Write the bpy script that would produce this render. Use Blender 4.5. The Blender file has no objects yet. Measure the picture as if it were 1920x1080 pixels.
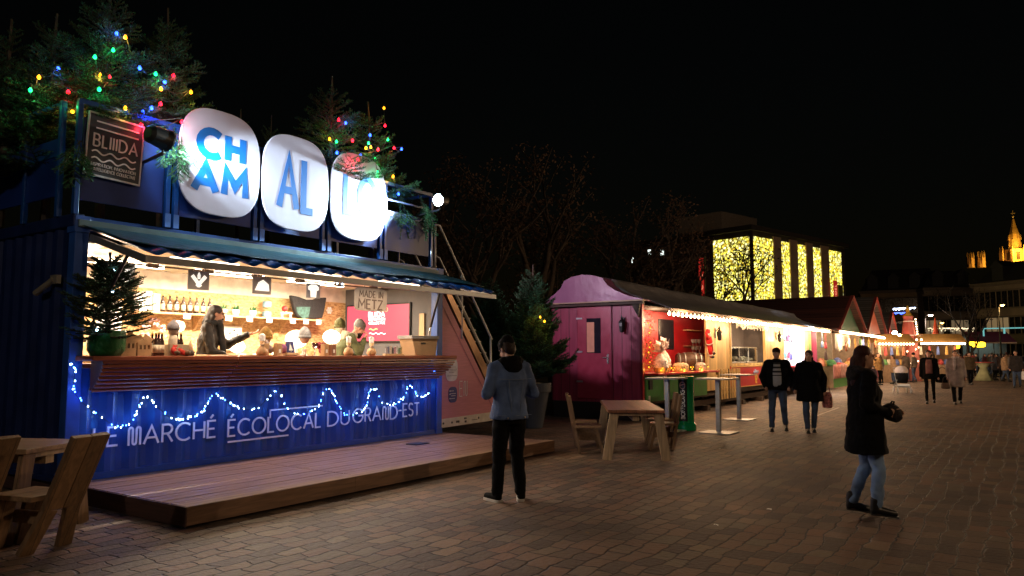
import bpy, bmesh, math, random
from mathutils import Vector, Matrix, noise
R = math.radians
PI = math.pi
C = bpy.context.scene.collection
SC = bpy.context.scene
rnd = random.Random(7)

# ---------------------------------------------------------------- camera
CAM_H = 1.6
PITCH = math.atan(125 / 1400)
cam = bpy.data.cameras.new("camera"); camo = bpy.data.objects.new("camera", cam); C.objects.link(camo)
cam.sensor_width = 36; cam.lens = 36 * 1400 / 1920; cam.clip_start = 0.05; cam.clip_end = 2000
camo.location = (0, 0, CAM_H); camo.rotation_euler = (PI / 2 + PITCH, 0, 0)
SC.camera = camo

# ---------------------------------------------------------------- night sky, exposure
w = bpy.data.worlds.new("World"); SC.world = w; w.use_nodes = True
nt = w.node_tree; bg = nt.nodes["Background"]
sky = nt.nodes.new("ShaderNodeTexSky"); sky.sky_type = 'NISHITA'; sky.sun_disc = False
sky.sun_elevation = R(1.0); sky.sun_rotation = R(200)
nt.links.new(sky.outputs[0], bg.inputs[0]); bg.inputs[1].default_value = 0.0007
SC.view_settings.view_transform = 'Standard'; SC.view_settings.look = 'None'
SC.view_settings.exposure = 0.8; SC.view_settings.gamma = 1
SC.render.engine = 'CYCLES'
SC.cycles.use_denoising = True
SC.cycles.sample_clamp_indirect = 4.0
SC.cycles.max_bounces = 6
SC.cycles.use_light_tree = True
SC.render.resolution_x = 1024; SC.render.resolution_y = 576

# ---------------------------------------------------------------- frames of reference
ANG = math.atan2(0.8257796, 0.5639929)        # the stalls all stand in rows at this angle
AX = Vector((0.5639929, 0.8257796, 0)); BX = Vector((-0.8257796, 0.5639929, 0))
ORG = Vector((-4.697798, 8.555776, 0))
def W(u, v, z=0.0): return ORG + AX * u + BX * v + Vector((0, 0, z))
cP, sP = math.cos(PITCH), math.sin(PITCH)
def ray(x, y):
    q = 540 - y
    return Vector((x - 960, 1400 * cP - q * sP, 1400 * sP + q * cP))
def at(x, y, z=0.0):                           # survey: point of the horizontal plane z seen at a pixel
    d = ray(x, y); t = (z - CAM_H) / d.z
    return Vector((d.x * t, d.y * t, z))
def uz(x, y, v=0.0):                           # survey: (u, z) in a vertical plane parallel to the stall row
    d = ray(x, y); o = ORG + BX * v
    t = (o.x * BX.x + o.y * BX.y) / (d.x * BX.x + d.y * BX.y)
    p = d * t
    return ((p.x - o.x) * AX.x + (p.y - o.y) * AX.y, CAM_H + p.z)
def far(x, y, dist):                           # survey: point at ground distance dist (along Y)
    d = ray(x, y); t = dist / d.y
    return Vector((d.x * t, dist, CAM_H + d.z * t))

# ---------------------------------------------------------------- materials
MATS = {}
def nodes_of(name):
    m = bpy.data.materials.new(name); m.use_nodes = True
    return m, m.node_tree, m.node_tree.nodes["Principled BSDF"]
def mat(name, col, rough=0.6, metal=0.0, var=0.18, scale=6.0, bump=0.15, bscale=None, stretch=(1, 1, 1), detail=6, coat=0.0, trans=0.0, rvar=0.12, bdist=0.01, spec=0.5):
    if name in MATS: return MATS[name]
    m, t, b = nodes_of(name); L = t.links.new
    tc = t.nodes.new("ShaderNodeTexCoord"); mp = t.nodes.new("ShaderNodeMapping"); mp.inputs[3].default_value = stretch
    L(tc.outputs["Object"], mp.inputs[0])
    n = t.nodes.new("ShaderNodeTexNoise"); n.inputs["Scale"].default_value = scale; n.inputs["Detail"].default_value = detail
    L(mp.outputs[0], n.inputs[0])
    rp = t.nodes.new("ShaderNodeValToRGB")
    c = Vector(col)
    rp.color_ramp.elements[0].position = .3; rp.color_ramp.elements[1].position = .7
    rp.color_ramp.elements[0].color = (*(c * (1 - var)), 1); rp.color_ramp.elements[1].color = (*[min(1, x * (1 + var)) for x in c], 1)
    L(n.outputs[0], rp.inputs[0]); L(rp.outputs[0], b.inputs["Base Color"])
    mr = t.nodes.new("ShaderNodeMapRange"); mr.inputs[3].default_value = max(.03, rough - rvar); mr.inputs[4].default_value = min(1, rough + rvar)
    L(n.outputs[0], mr.inputs[0]); L(mr.outputs[0], b.inputs["Roughness"])
    b.inputs["Metallic"].default_value = metal
    b.inputs["Specular IOR Level"].default_value = spec
    if coat: b.inputs["Coat Weight"].default_value = coat
    if trans: b.inputs["Transmission Weight"].default_value = trans
    if bump:
        n2 = t.nodes.new("ShaderNodeTexNoise"); n2.inputs["Scale"].default_value = bscale or scale * 4; n2.inputs["Detail"].default_value = 5
        L(mp.outputs[0], n2.inputs[0])
        bp = t.nodes.new("ShaderNodeBump"); bp.inputs["Strength"].default_value = bump; bp.inputs["Distance"].default_value = bdist
        L(n2.outputs[0], bp.inputs["Height"]); L(bp.outputs[0], b.inputs["Normal"])
    MATS[name] = m; return m
def emis(name, col, strength, base=None):
    if name in MATS: return MATS[name]
    m, t, b = nodes_of(name)
    b.inputs["Base Color"].default_value = (*(base or col), 1)
    b.inputs["Emission Color"].default_value = (*col, 1); b.inputs["Emission Strength"].default_value = strength
    MATS[name] = m; return m
def glass(name, col=(.9, .95, .95), rough=.03, trans=1.0):
    if name in MATS: return MATS[name]
    m, t, b = nodes_of(name)
    b.inputs["Base Color"].default_value = (*col, 1); b.inputs["Roughness"].default_value = rough
    b.inputs["Transmission Weight"].default_value = trans; b.inputs["IOR"].default_value = 1.45
    MATS[name] = m; return m
def wood(name, col, axis=0, plank=0.0, paxis=1, rough=.6, var=.3, bump=.25, gap=0.03):
    """wood grain along axis; plank > 0 adds board joints of that width across paxis"""
    if name in MATS: return MATS[name]
    m, t, b = nodes_of(name); L = t.links.new
    tc = t.nodes.new("ShaderNodeTexCoord"); mp = t.nodes.new("ShaderNodeMapping")
    s = [14, 14, 14]; s[axis] = 1.1; mp.inputs[3].default_value = s
    L(tc.outputs["Object"], mp.inputs[0])
    n = t.nodes.new("ShaderNodeTexNoise"); n.inputs["Scale"].default_value = 2.2; n.inputs["Detail"].default_value = 7; n.inputs["Distortion"].default_value = .6
    L(mp.outputs[0], n.inputs[0])
    rp = t.nodes.new("ShaderNodeValToRGB"); c = Vector(col)
    rp.color_ramp.elements[0].position = .32; rp.color_ramp.elements[1].position = .68
    rp.color_ramp.elements[0].color = (*(c * (1 - var)), 1); rp.color_ramp.elements[1].color = (*[min(1, x * (1 + var)) for x in c], 1)
    L(n.outputs[0], rp.inputs[0])
    out = rp.outputs[0]; h = n.outputs[0]
    if plank:
        sx = t.nodes.new("ShaderNodeSeparateXYZ"); L(tc.outputs["Object"], sx.inputs[0])
        dv = t.nodes.new("ShaderNodeMath"); dv.operation = 'DIVIDE'; dv.inputs[1].default_value = plank; L(sx.outputs[paxis], dv.inputs[0])
        fl = t.nodes.new("ShaderNodeMath"); fl.operation = 'FLOOR'; L(dv.outputs[0], fl.inputs[0])
        fr = t.nodes.new("ShaderNodeMath"); fr.operation = 'FRACT'; L(dv.outputs[0], fr.inputs[0])
        wn = t.nodes.new("ShaderNodeTexWhiteNoise"); wn.noise_dimensions = '1D'; L(fl.outputs[0], wn.inputs["W"])
        mr = t.nodes.new("ShaderNodeMapRange"); mr.inputs[3].default_value = .65; mr.inputs[4].default_value = 1.2; L(wn.outputs[0], mr.inputs[0])
        hs = t.nodes.new("ShaderNodeHueSaturation"); L(out, hs.inputs["Color"]); L(mr.outputs[0], hs.inputs["Value"])
        lt = t.nodes.new("ShaderNodeMath"); lt.operation = 'GREATER_THAN'; lt.inputs[1].default_value = gap; L(fr.outputs[0], lt.inputs[0])
        mx = t.nodes.new("ShaderNodeMixRGB"); mx.inputs[1].default_value = (*(c * .12), 1); L(lt.outputs[0], mx.inputs[0]); L(hs.outputs[0], mx.inputs[2])
        out = mx.outputs[0]
        ml = t.nodes.new("ShaderNodeMath"); ml.operation = 'MULTIPLY'; L(n.outputs[0], ml.inputs[0]); L(lt.outputs[0], ml.inputs[1]); h = ml.outputs[0]
    L(out, b.inputs["Base Color"]); b.inputs["Roughness"].default_value = rough
    bp = t.nodes.new("ShaderNodeBump"); bp.inputs["Strength"].default_value = bump; bp.inputs["Distance"].default_value = .01
    L(h, bp.inputs["Height"]); L(bp.outputs[0], b.inputs["Normal"])
    MATS[name] = m; return m

# ---------------------------------------------------------------- geometry helpers
class G:
    def __init__(s): s.v = []; s.f = []
    def add(s, vs, fs, M=None):
        o = len(s.v)
        s.v += [tuple(M @ Vector(p)) for p in vs] if M is not None else [tuple(p) for p in vs]
        s.f += [tuple(i + o for i in f) for f in fs]; return s
    def box(s, c, d, M=None, rot=None):
        """box centred at c with size d"""
        x, y, z = d[0] / 2, d[1] / 2, d[2] / 2
        vs = [Vector((i * x, j * y, k * z)) for i in (-1, 1) for j in (-1, 1) for k in (-1, 1)]
        if rot is not None: vs = [rot @ q for q in vs]
        vs = [q + Vector(c) for q in vs]
        return s.add(vs, [(0, 1, 3, 2), (4, 6, 7, 5), (0, 4, 5, 1), (2, 3, 7, 6), (0, 2, 6, 4), (1, 5, 7, 3)], M)
    def b2(s, a, b, M=None):
        """box between corners"""
        return s.box([(a[i] + b[i]) / 2 for i in range(3)], [abs(b[i] - a[i]) for i in range(3)], M)
    def bar(s, p, q, w, h=None, up=(0, 0, 1)):
        """square bar from p to q"""
        p, q = Vector(p), Vector(q); d = q - p; L = d.length
        if L < 1e-6: return s
        z = d / L; x = Vector(up).cross(z)
        if x.length < 1e-4: x = Vector((1, 0, 0)).cross(z)
        x.normalize(); y = z.cross(x); h = h or w
        rot = Matrix((x, y, z)).transposed()
        return s.box((p + q) / 2, (w, h, L), rot=rot)
    def cyl(s, p, q, r0, r1=None, n=12, caps=True):
        p, q = Vector(p), Vector(q); r1 = r0 if r1 is None else r1
        z = (q - p).normalized(); x = z.orthogonal().normalized(); y = z.cross(x)
        vs = []
        for c, r in ((p, r0), (q, r1)):
            for i in range(n):
                a = 2 * PI * i / n; vs.append(c + x * (r * math.cos(a)) + y * (r * math.sin(a)))
        fs = [(i, (i + 1) % n, n + (i + 1) % n, n + i) for i in range(n)]
        if caps: fs += [tuple(range(n))[::-1], tuple(range(n, 2 * n))]
        return s.add(vs, fs)
    def tube(s, pts, r, n=6):
        pts = [Vector(p) for p in pts]; rs = r if isinstance(r, (list, tuple)) else [r] * len(pts)
        vs = []; x = None
        for i, p in enumerate(pts):
            d = (pts[min(i + 1, len(pts) - 1)] - pts[max(i - 1, 0)]).normalized()
            if x is None: x = d.orthogonal().normalized()
            else: x = (x - d * x.dot(d)).normalized()
            y = d.cross(x)
            vs += [p + x * (rs[i] * math.cos(2 * PI * k / n)) + y * (rs[i] * math.sin(2 * PI * k / n)) for k in range(n)]
        fs = []
        for i in range(len(pts) - 1):
            for k in range(n):
                fs.append((i * n + k, i * n + (k + 1) % n, (i + 1) * n + (k + 1) % n, (i + 1) * n + k))
        fs += [tuple(range(n))[::-1], tuple(range((len(pts) - 1) * n, len(pts) * n))]
        return s.add(vs, fs)
    def ell(s, c, r, n=12, m=8, rot=None):
        """ellipsoid"""
        c = Vector(c); r = r if hasattr(r, '__len__') else (r, r, r); vs = []
        def P(a, b):
            q = Vector((r[0] * math.cos(a) * math.cos(b), r[1] * math.sin(a) * math.cos(b), r[2] * math.sin(b)))
            return c + (rot @ q if rot is not None else q)
        vs.append(P(0, -PI / 2))
        for j in range(1, m):
            for i in range(n): vs.append(P(2 * PI * i / n, -PI / 2 + PI * j / m))
        vs.append(P(0, PI / 2)); fs = []
        for i in range(n): fs.append((0, 1 + (i + 1) % n, 1 + i))
        for j in range(m - 2):
            for i in range(n):
                a = 1 + j * n + i; b = 1 + j * n + (i + 1) % n; fs.append((a, b, b + n, a + n))
        t = len(vs) - 1; o = 1 + (m - 2) * n
        for i in range(n): fs.append((o + i, o + (i + 1) % n, t))
        return s.add(vs, fs)
    def cap(s, p, q, r0, r1, n=12):
        """tapered capsule"""
        s.cyl(p, q, r0, r1, n); s.ell(p, r0, n, 8); s.ell(q, r1, n, 8); return s
    def rings(s, rs, n=20, close=True):
        """loft of ellipses: (cx, cy, z, rx, ry)"""
        vs = []
        for cx, cy, z, rx, ry in rs:
            for i in range(n):
                a = 2 * PI * i / n; vs.append((cx + rx * math.cos(a), cy + ry * math.sin(a), z))
        fs = []
        for j in range(len(rs) - 1):
            for i in range(n): fs.append((j * n + i, j * n + (i + 1) % n, (j + 1) * n + (i + 1) % n, (j + 1) * n + i))
        if close: fs += [tuple(range(n))[::-1], tuple(range((len(rs) - 1) * n, len(rs) * n))]
        return s.add(vs, fs)
    def lathe(s, prof, c=(0, 0, 0), n=16):
        return s.rings([(c[0], c[1], c[2] + z, r, r) for r, z in prof], n)
    def prism(s, poly, y0, y1, M=None):
        """outline in x,z extruded from y0 to y1"""
        n = len(poly); vs = [(x, y0, z) for x, z in poly] + [(x, y1, z) for x, z in poly]
        fs = [tuple(range(n)), tuple(range(n, 2 * n))[::-1]] + [(i, i + n, (i + 1) % n + n, (i + 1) % n) for i in range(n)]
        return s.add(vs, fs, M)
    def corr(s, x0, x1, z0, z1, y, depth=.035, pitch=.28, th=.02):
        """trapezoid corrugated sheet in the x,z plane, facing -y"""
        xs = []; x = x0; k = 0
        pat = [(0, 0), (.25, 0), (.5, 1), (.75, 1)]
        while x < x1 - 1e-6:
            for f, h in pat:
                xx = x + f * pitch * 1.0
                if xx < x1: xs.append((xx, h * depth))
            x += pitch
        xs.append((x1, 0))
        front = [(a, y + b) for a, b in xs]; back = [(a, y + b + th) for a, b in xs]
        vs = [];
        for a, b in front: vs += [(a, b, z0), (a, b, z1)]
        for a, b in back: vs += [(a, b, z0), (a, b, z1)]
        n = len(front); fs = []
        for i in range(n - 1):
            fs.append((2 * i, 2 * i + 2, 2 * i + 3, 2 * i + 1)); o = 2 * n
            fs.append((o + 2 * i, o + 2 * i + 1, o + 2 * i + 3, o + 2 * i + 2))
            fs.append((2 * i, o + 2 * i, o + 2 * i + 2, 2 * i + 2)); fs.append((2 * i + 1, 2 * i + 3, o + 2 * i + 3, o + 2 * i + 1))
        return s.add(vs, fs)
    def xf(s, M):
        s.v = [tuple(M @ Vector(p)) for p in s.v]; return s
    def build(s, name, m, parent=None, smooth=False, bevel=0.0, fix=True, loc=None):
        me = bpy.data.meshes.new(name); me.from_pydata(s.v, [], s.f)
        if fix:
            bm = bmesh.new(); bm.from_mesh(me); bmesh.ops.recalc_face_normals(bm, faces=bm.faces); bm.to_mesh(me); bm.free()
        me.materials.append(m)
        if smooth:
            for p in me.polygons: p.use_smooth = True
        o = bpy.data.objects.new(name, me); C.objects.link(o)
        if parent is not None: o.parent = parent
        if loc is not None: o.location = loc
        if bevel:
            b = o.modifiers.new("bevel", 'BEVEL'); b.width = bevel; b.segments = 2; b.limit_method = 'ANGLE'
        return o
ORD = ["first", "second", "third", "fourth", "fifth", "sixth", "seventh", "eighth", "ninth", "tenth"]
def each(name, boxes, m, parent, bevel=0.0):
    """one object per box, given by two corners"""
    return [G().b2(a, b).build(name, m, parent, bevel=bevel) for a, b in boxes]
def tag(o, label, cat, group=None, kind=None):
    if label: o["label"] = label
    if cat: o["category"] = cat
    if group: o["group"] = group
    if kind: o["kind"] = kind
    return o
def thing(name, label, cat, loc=(0, 0, 0), rz=0.0, group=None):
    o = bpy.data.objects.new(name, None); C.objects.link(o); o.empty_display_size = .1
    o.location = loc; o.rotation_euler = (0, 0, rz); return tag(o, label, cat, group)
def struct(o): o["kind"] = "structure"; return o
def copy_tree(o, parent=None):
    c = o.copy(); C.objects.link(c); c.parent = parent
    for ch in list(o.children): copy_tree(ch, c)
    return c
def lamp(kind, loc, energy, col, size=.1, target=None, name="light", spot=None, blend=.5, sy=None):
    l = bpy.data.lights.new(name, kind); l.energy = energy; l.color = col
    o = bpy.data.objects.new(name, l); C.objects.link(o); o.location = loc
    if kind == 'AREA':
        l.size = size
        if sy: l.shape = 'RECTANGLE'; l.size_y = sy
    else: l.shadow_soft_size = size
    if spot: l.spot_size = spot; l.spot_blend = blend
    if target is not None: o.rotation_euler = (Vector(target) - Vector(loc)).to_track_quat('-Z', 'Y').to_euler()
    return o
WARM = (1.0, .72, .42); WARM2 = (1.0, .8, .58); SODIUM = (1.0, .66, .38)

# ---------------------------------------------------------------- stroke lettering
def arc(cx, cy, rx, ry, a0, a1, n=14):
    return [(cx + rx * math.cos(R(a0 + (a1 - a0) * i / n)), cy + ry * math.sin(R(a0 + (a1 - a0) * i / n))) for i in range(n + 1)]
GL = {
 'A': (.82, [[(0, 0), (.41, 1), (.82, 0)], [(.14, .34), (.68, .34)]]),
 'B': (.58, [[(0, 0), (0, 1), (.3, 1)] + arc(.3, .76, .23, .24, 90, -90, 8) + [(0, .52)], [(.3, .52)] + arc(.32, .26, .26, .26, 90, -90, 8) + [(0, 0)]]),
 'C': (.86, [arc(.5, .5, .5, .5, 48, 312)]),
 'D': (.74, [[(0, 0), (0, 1), (.24, 1)] + arc(.24, .5, .5, .5, 90, -90) + [(0, 0)]]),
 'E': (.5, [[(.5, 1), (0, 1), (0, 0), (.5, 0)], [(0, .52), (.42, .52)]]),
 'F': (.5, [[(.5, 1), (0, 1), (0, 0)], [(0, .52), (.42, .52)]]),
 'G': (.98, [arc(.5, .5, .5, .5, 48, 360) + [(.55, .5)]]),
 'H': (.66, [[(0, 0), (0, 1)], [(.66, 0), (.66, 1)], [(0, .5), (.66, .5)]]),
 'I': (.02, [[(.01, 0), (.01, 1)]]),
 'L': (.46, [[(0, 1), (0, 0), (.46, 0)]]),
 'M': (.86, [[(0, 0), (.06, 1), (.43, .35), (.8, 1), (.86, 0)]]),
 'N': (.68, [[(0, 0), (0, 1), (.68, 0), (.68, 1)]]),
 'O': (1.0, [arc(.5, .5, .5, .5, 0, 360, 24)]),
 'P': (.56, [[(0, 0), (0, 1), (.3, 1)] + arc(.3, .74, .25, .26, 90, -90, 8) + [(0, .48)]]),
 'R': (.58, [[(0, 0), (0, 1), (.3, 1)] + arc(.3, .74, .25, .26, 90, -90, 8) + [(0, .48)], [(.28, .48), (.58, 0)]]),
 'S': (.52, [arc(.27, .75, .24, .25, 30, 270, 10) + arc(.26, .25, .26, .25, 90, -150, 10)]),
 'T': (.6, [[(0, 1), (.6, 1)], [(.3, 1), (.3, 0)]]),
 'U': (.62, [[(0, 1), (0, .3)] + arc(.31, .31, .31, .31, 180, 360, 10) + [(.62, 1)]]),
 'V': (.76, [[(0, 1), (.38, 0), (.76, 1)]]),
 'Z': (.6, [[(0, 1), (.6, 1), (0, 0), (.6, 0)]]),
 '&': (.7, [[(.7, 0), (.2, .7)] + arc(.33, .82, .17, .18, 210, -40, 8) + [(.1, .4)] + arc(.26, .22, .22, .22, 130, 300, 8) + [(.68, .42)]]),
 '-': (.36, [[(0, .5), (.36, .5)]]), ',': (.06, [[(.05, .06), (0, -.14)]]), ' ': (.28, []),
 'm': (.62, [[(0, 0), (0, .84)] + arc(.105, .84, .105, .14, 180, 0, 6) + [(.21, .2)] + arc(.31, .18, .1, .14, 180, 360, 6) + [(.41, .84)] + arc(.515, .84, .105, .14, 180, 0, 6) + [(.62, 0)]]),
 'n': (.6, [[(0, 0), (0, .82)] + arc(.15, .82, .15, .17, 180, 0, 6) + [(.3, .18)] + arc(.45, .18, .15, .17, 180, 360, 6) + [(.6, 1)]]),
 'Q': (.5, [[(.5, 1), (0, 1), (0, 0), (.5, 0)], [(0, .52), (.42, .52)], [(.16, 1.16), (.34, 1.36)]]),
}
def ribbon(g, pts, wd, y0, th, k=[0]):
    k[0] += 1; y0 = y0 - (k[0] % 5) * .0004
    pts = [Vector((a, 0, b)) for a, b in pts]
    closed = (pts[0] - pts[-1]).length < 1e-5
    if closed: pts = pts[:-1]
    n = len(pts); L = []; Rr = []
    for i in range(n):
        if closed: a, b, c = pts[i - 1], pts[i], pts[(i + 1) % n]
        else: a, b, c = pts[max(i - 1, 0)], pts[i], pts[min(i + 1, n - 1)]
        d1 = (b - a).normalized() if (b - a).length > 1e-9 else (c - b).normalized()
        d2 = (c - b).normalized() if (c - b).length > 1e-9 else d1
        n1 = Vector((-d1.z, 0, d1.x)); n2 = Vector((-d2.z, 0, d2.x)); m = n1 + n2
        if m.length < .2: m = n1
        m.normalize(); s = min(2.0, 1 / max(.35, m.dot(n1)))
        L.append(b + m * (wd / 2 * s)); Rr.append(b - m * (wd / 2 * s))
    for i in range(n if closed else n - 1):
        j = (i + 1) % n
        q = [L[i], L[j], Rr[j], Rr[i]]
        vs = [(p.x, y0, p.z) for p in q] + [(p.x, y0 + th, p.z) for p in q]
        g.add(vs, [(0, 1, 2, 3), (7, 6, 5, 4), (0, 4, 5, 1), (2, 6, 7, 3)] + ([(0, 3, 7, 4)] if i == 0 and not closed else []) + ([(1, 5, 6, 2)] if i == n - 2 and not closed else []))
def text_w(s, h, sp, cond=1.0): return sum(GL[c][0] * h * cond + sp for c in s) - sp
def write(g, s, x, z, h, wd, y0=0.0, th=.006, sp=None, width=None, cond=1.0, slope=0.0):
    """capital letters of height h from x, baseline z, in the plane y = y0 facing -y"""
    sp = h * .24 if sp is None else sp
    if width: k = (width - 0) / text_w(s, h, sp, cond); cond *= k; sp *= k
    for c in s:
        gw, strokes = GL[c]
        for st in strokes: ribbon(g, [(x + a * h * cond, z + b * h + slope * (x)) for a, b in st], wd, y0, th)
        x += gw * h * cond + sp
    return x
def squircle(a, b, e=3.0, n=56, cx=0, cz=0):
    out = []
    for i in range(n):
        t = 2 * PI * i / n; ct, st = math.cos(t), math.sin(t)
        out.append((cx + a * math.copysign(abs(ct) ** (2 / e), ct), cz + b * math.copysign(abs(st) ** (2 / e), st)))
    return out
def wave(x0, x1, z, amp, n, k=28):
    return [(x0 + (x1 - x0) * i / k, z + amp * math.sin(2 * PI * n * i / k)) for i in range(k + 1)]
# ================================================================ setting: ground
def paving():
    m, t, b = nodes_of("stone_setts"); L = t.links.new
    tc = t.nodes.new("ShaderNodeTexCoord")
    nd = t.nodes.new("ShaderNodeTexNoise"); nd.inputs["Scale"].default_value = 1.7; nd.inputs["Detail"].default_value = 3
    L(tc.outputs["Object"], nd.inputs[0])
    sb = t.nodes.new("ShaderNodeVectorMath"); sb.operation = 'SUBTRACT'; sb.inputs[1].default_value = (.5, .5, .5); L(nd.outputs["Color"], sb.inputs[0])
    sc = t.nodes.new("ShaderNodeVectorMath"); sc.operation = 'SCALE'; sc.inputs["Scale"].default_value = .2; L(sb.outputs[0], sc.inputs[0])
    ne = t.nodes.new("ShaderNodeTexNoise"); ne.inputs["Scale"].default_value = 7; ne.inputs["Detail"].default_value = 2; L(tc.outputs["Object"], ne.inputs[0])
    sf = t.nodes.new("ShaderNodeVectorMath"); sf.operation = 'SUBTRACT'; sf.inputs[1].default_value = (.5, .5, .5); L(ne.outputs["Color"], sf.inputs[0])
    sg = t.nodes.new("ShaderNodeVectorMath"); sg.operation = 'SCALE'; sg.inputs["Scale"].default_value = .055; L(sf.outputs[0], sg.inputs[0])
    sa = t.nodes.new("ShaderNodeVectorMath"); sa.operation = 'ADD'; L(sc.outputs[0], sa.inputs[0]); L(sg.outputs[0], sa.inputs[1]); sc = sa
    ad = t.nodes.new("ShaderNodeVectorMath"); ad.operation = 'ADD'; L(tc.outputs["Object"], ad.inputs[0]); L(sc.outputs[0], ad.inputs[1])
    br = t.nodes.new("ShaderNodeTexBrick"); br.offset = .5; br.squash = 1.35; br.squash_frequency = 3
    br.inputs["Scale"].default_value = 1; br.inputs["Brick Width"].default_value = .25; br.inputs["Row Height"].default_value = .17
    br.inputs["Mortar Size"].default_value = .012; br.inputs["Mortar Smooth"].default_value = .8; br.inputs["Bias"].default_value = -.1
    br.inputs["Color1"].default_value = (0, 0, 0, 1); br.inputs["Color2"].default_value = (1, 1, 1, 1); br.inputs["Mortar"].default_value = (.5, .5, .5, 1)
    L(ad.outputs[0], br.inputs[0])
    rp = t.nodes.new("ShaderNodeValToRGB"); e = rp.color_ramp.elements
    e[0].position = 0; e[0].color = (.075, .048, .034, 1); e[1].position = 1; e[1].color = (.26, .15, .08, 1)
    for p, c in ((.3, (.125, .078, .052, 1)), (.55, (.165, .085, .052, 1)), (.8, (.135, .098, .068, 1))):
        q = e.new(p); q.color = c
    L(br.outputs[0], rp.inputs[0])
    # worn patches
    n2 = t.nodes.new("ShaderNodeTexNoise"); n2.inputs["Scale"].default_value = .45; n2.inputs["Detail"].default_value = 6; L(tc.outputs["Object"], n2.inputs[0])
    mr = t.nodes.new("ShaderNodeMapRange"); mr.inputs[1].default_value = .3; mr.inputs[2].default_value = .7; mr.inputs[3].default_value = .42; mr.inputs[4].default_value = 1.4; L(n2.outputs[0], mr.inputs[0])
    n3 = t.nodes.new("ShaderNodeTexNoise"); n3.inputs["Scale"].default_value = 22; n3.inputs["Detail"].default_value = 8; L(tc.outputs["Object"], n3.inputs[0])
    mr3 = t.nodes.new("ShaderNodeMapRange"); mr3.inputs[3].default_value = .7; mr3.inputs[4].default_value = 1.3; L(n3.outputs[0], mr3.inputs[0])
    mm = t.nodes.new("ShaderNodeMath"); mm.operation = 'MULTIPLY'; L(mr.outputs[0], mm.inputs[0]); L(mr3.outputs[0], mm.inputs[1])
    vm = t.nodes.new("ShaderNodeVectorMath"); vm.operation = 'SCALE'; L(rp.outputs[0], vm.inputs[0]); L(mm.outputs[0], vm.inputs["Scale"])
    mx = t.nodes.new("ShaderNodeMixRGB"); mx.inputs[2].default_value = (.025, .018, .014, 1); L(br.outputs[1], mx.inputs[0]); L(vm.outputs[0], mx.inputs[1])
    L(mx.outputs[0], b.inputs["Base Color"])
    rr = t.nodes.new("ShaderNodeMapRange"); rr.inputs[3].default_value = .5; rr.inputs[4].default_value = .85; L(n3.outputs[0], rr.inputs[0]); L(rr.outputs[0], b.inputs["Roughness"])
    # height: joints low, each sett tilted and domed a little
    iv = t.nodes.new("ShaderNodeMath"); iv.operation = 'SUBTRACT'; iv.inputs[0].default_value = 1; L(br.outputs[1], iv.inputs[1])
    h1 = t.nodes.new("ShaderNodeMath"); h1.operation = 'MULTIPLY_ADD'; h1.inputs[1].default_value = .7; L(br.outputs[0], h1.inputs[0]); L(iv.outputs[0], h1.inputs[2])
    h2 = t.nodes.new("ShaderNodeMath"); h2.operation = 'MULTIPLY_ADD'; h2.inputs[1].default_value = .5; L(n3.outputs[0], h2.inputs[0]); L(h1.outputs[0], h2.inputs[2])
    bp = t.nodes.new("ShaderNodeBump"); bp.inputs["Strength"].default_value = 1.0; bp.inputs["Distance"].default_value = .035
    L(h2.outputs[0], bp.inputs["Height"]); L(bp.outputs[0], b.inputs["Normal"])
    return m
g = G(); g.add([(-400, -400, 0), (400, -400, 0), (400, 400, 0), (-400, 400, 0)], [(0, 1, 2, 3)])
gr = g.build("ground", paving()); gr.rotation_euler = (0, 0, ANG); struct(gr)
# pale painted line on the square in front of the wagons
g = G(); g.box((0, 0, .004), (5.2, .05, .002)); o = g.build("road_marking", mat("line_paint", (.45, .4, .34), .8, var=.4, scale=12))
o.location = (*W(17.4, -4.1)[:2], .002); o.rotation_euler = (0, 0, ANG + .04); struct(o)

# ================================================================ colours used again and again
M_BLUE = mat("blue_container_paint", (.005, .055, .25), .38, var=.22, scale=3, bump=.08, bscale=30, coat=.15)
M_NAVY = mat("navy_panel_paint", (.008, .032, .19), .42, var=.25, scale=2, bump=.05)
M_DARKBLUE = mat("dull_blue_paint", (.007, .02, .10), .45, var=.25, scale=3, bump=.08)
M_TEAL = mat("teal_tarpaulin", (.010, .058, .085), .4, var=.25, scale=3, bump=.5, bscale=5, bdist=.03)
M_GREYM = mat("grey_steel", (.32, .33, .34), .42, .6, var=.15, scale=9)
M_DGREY = mat("dark_grey_wall", (.095, .095, .1), .7, var=.15, scale=4)
M_BLACK = mat("black_plastic", (.012, .012, .013), .45, var=.2)
M_OSB = None
def osb():
    m, t, b = nodes_of("osb_board"); L = t.links.new
    tc = t.nodes.new("ShaderNodeTexCoord"); mp = t.nodes.new("ShaderNodeMapping"); mp.inputs[3].default_value = (9, 9, 22); L(tc.outputs["Object"], mp.inputs[0])
    n = t.nodes.new("ShaderNodeTexNoise"); n.inputs["Scale"].default_value = 1.4; n.inputs["Distortion"].default_value = 2.5; L(mp.outputs[0], n.inputs[0])
    v = t.nodes.new("ShaderNodeTexVoronoi"); v.inputs["Scale"].default_value = 2.0; L(mp.outputs[0], v.inputs[0])
    ml = t.nodes.new("ShaderNodeMixRGB"); ml.inputs[0].default_value = .5; L(n.outputs[0], ml.inputs[1]); L(v.outputs["Color"], ml.inputs[2])
    rp = t.nodes.new("ShaderNodeValToRGB"); e = rp.color_ramp.elements
    e[0].position = .22; e[0].color = (.24, .125, .045, 1); e[1].position = .72; e[1].color = (.66, .46, .23, 1); q = e.new(.45); q.color = (.47, .29, .12, 1)
    L(ml.outputs[0], rp.inputs[0]); L(rp.outputs[0], b.inputs["Base Color"]); b.inputs["Roughness"].default_value = .65
    return m
M_OSB = osb()
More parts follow.
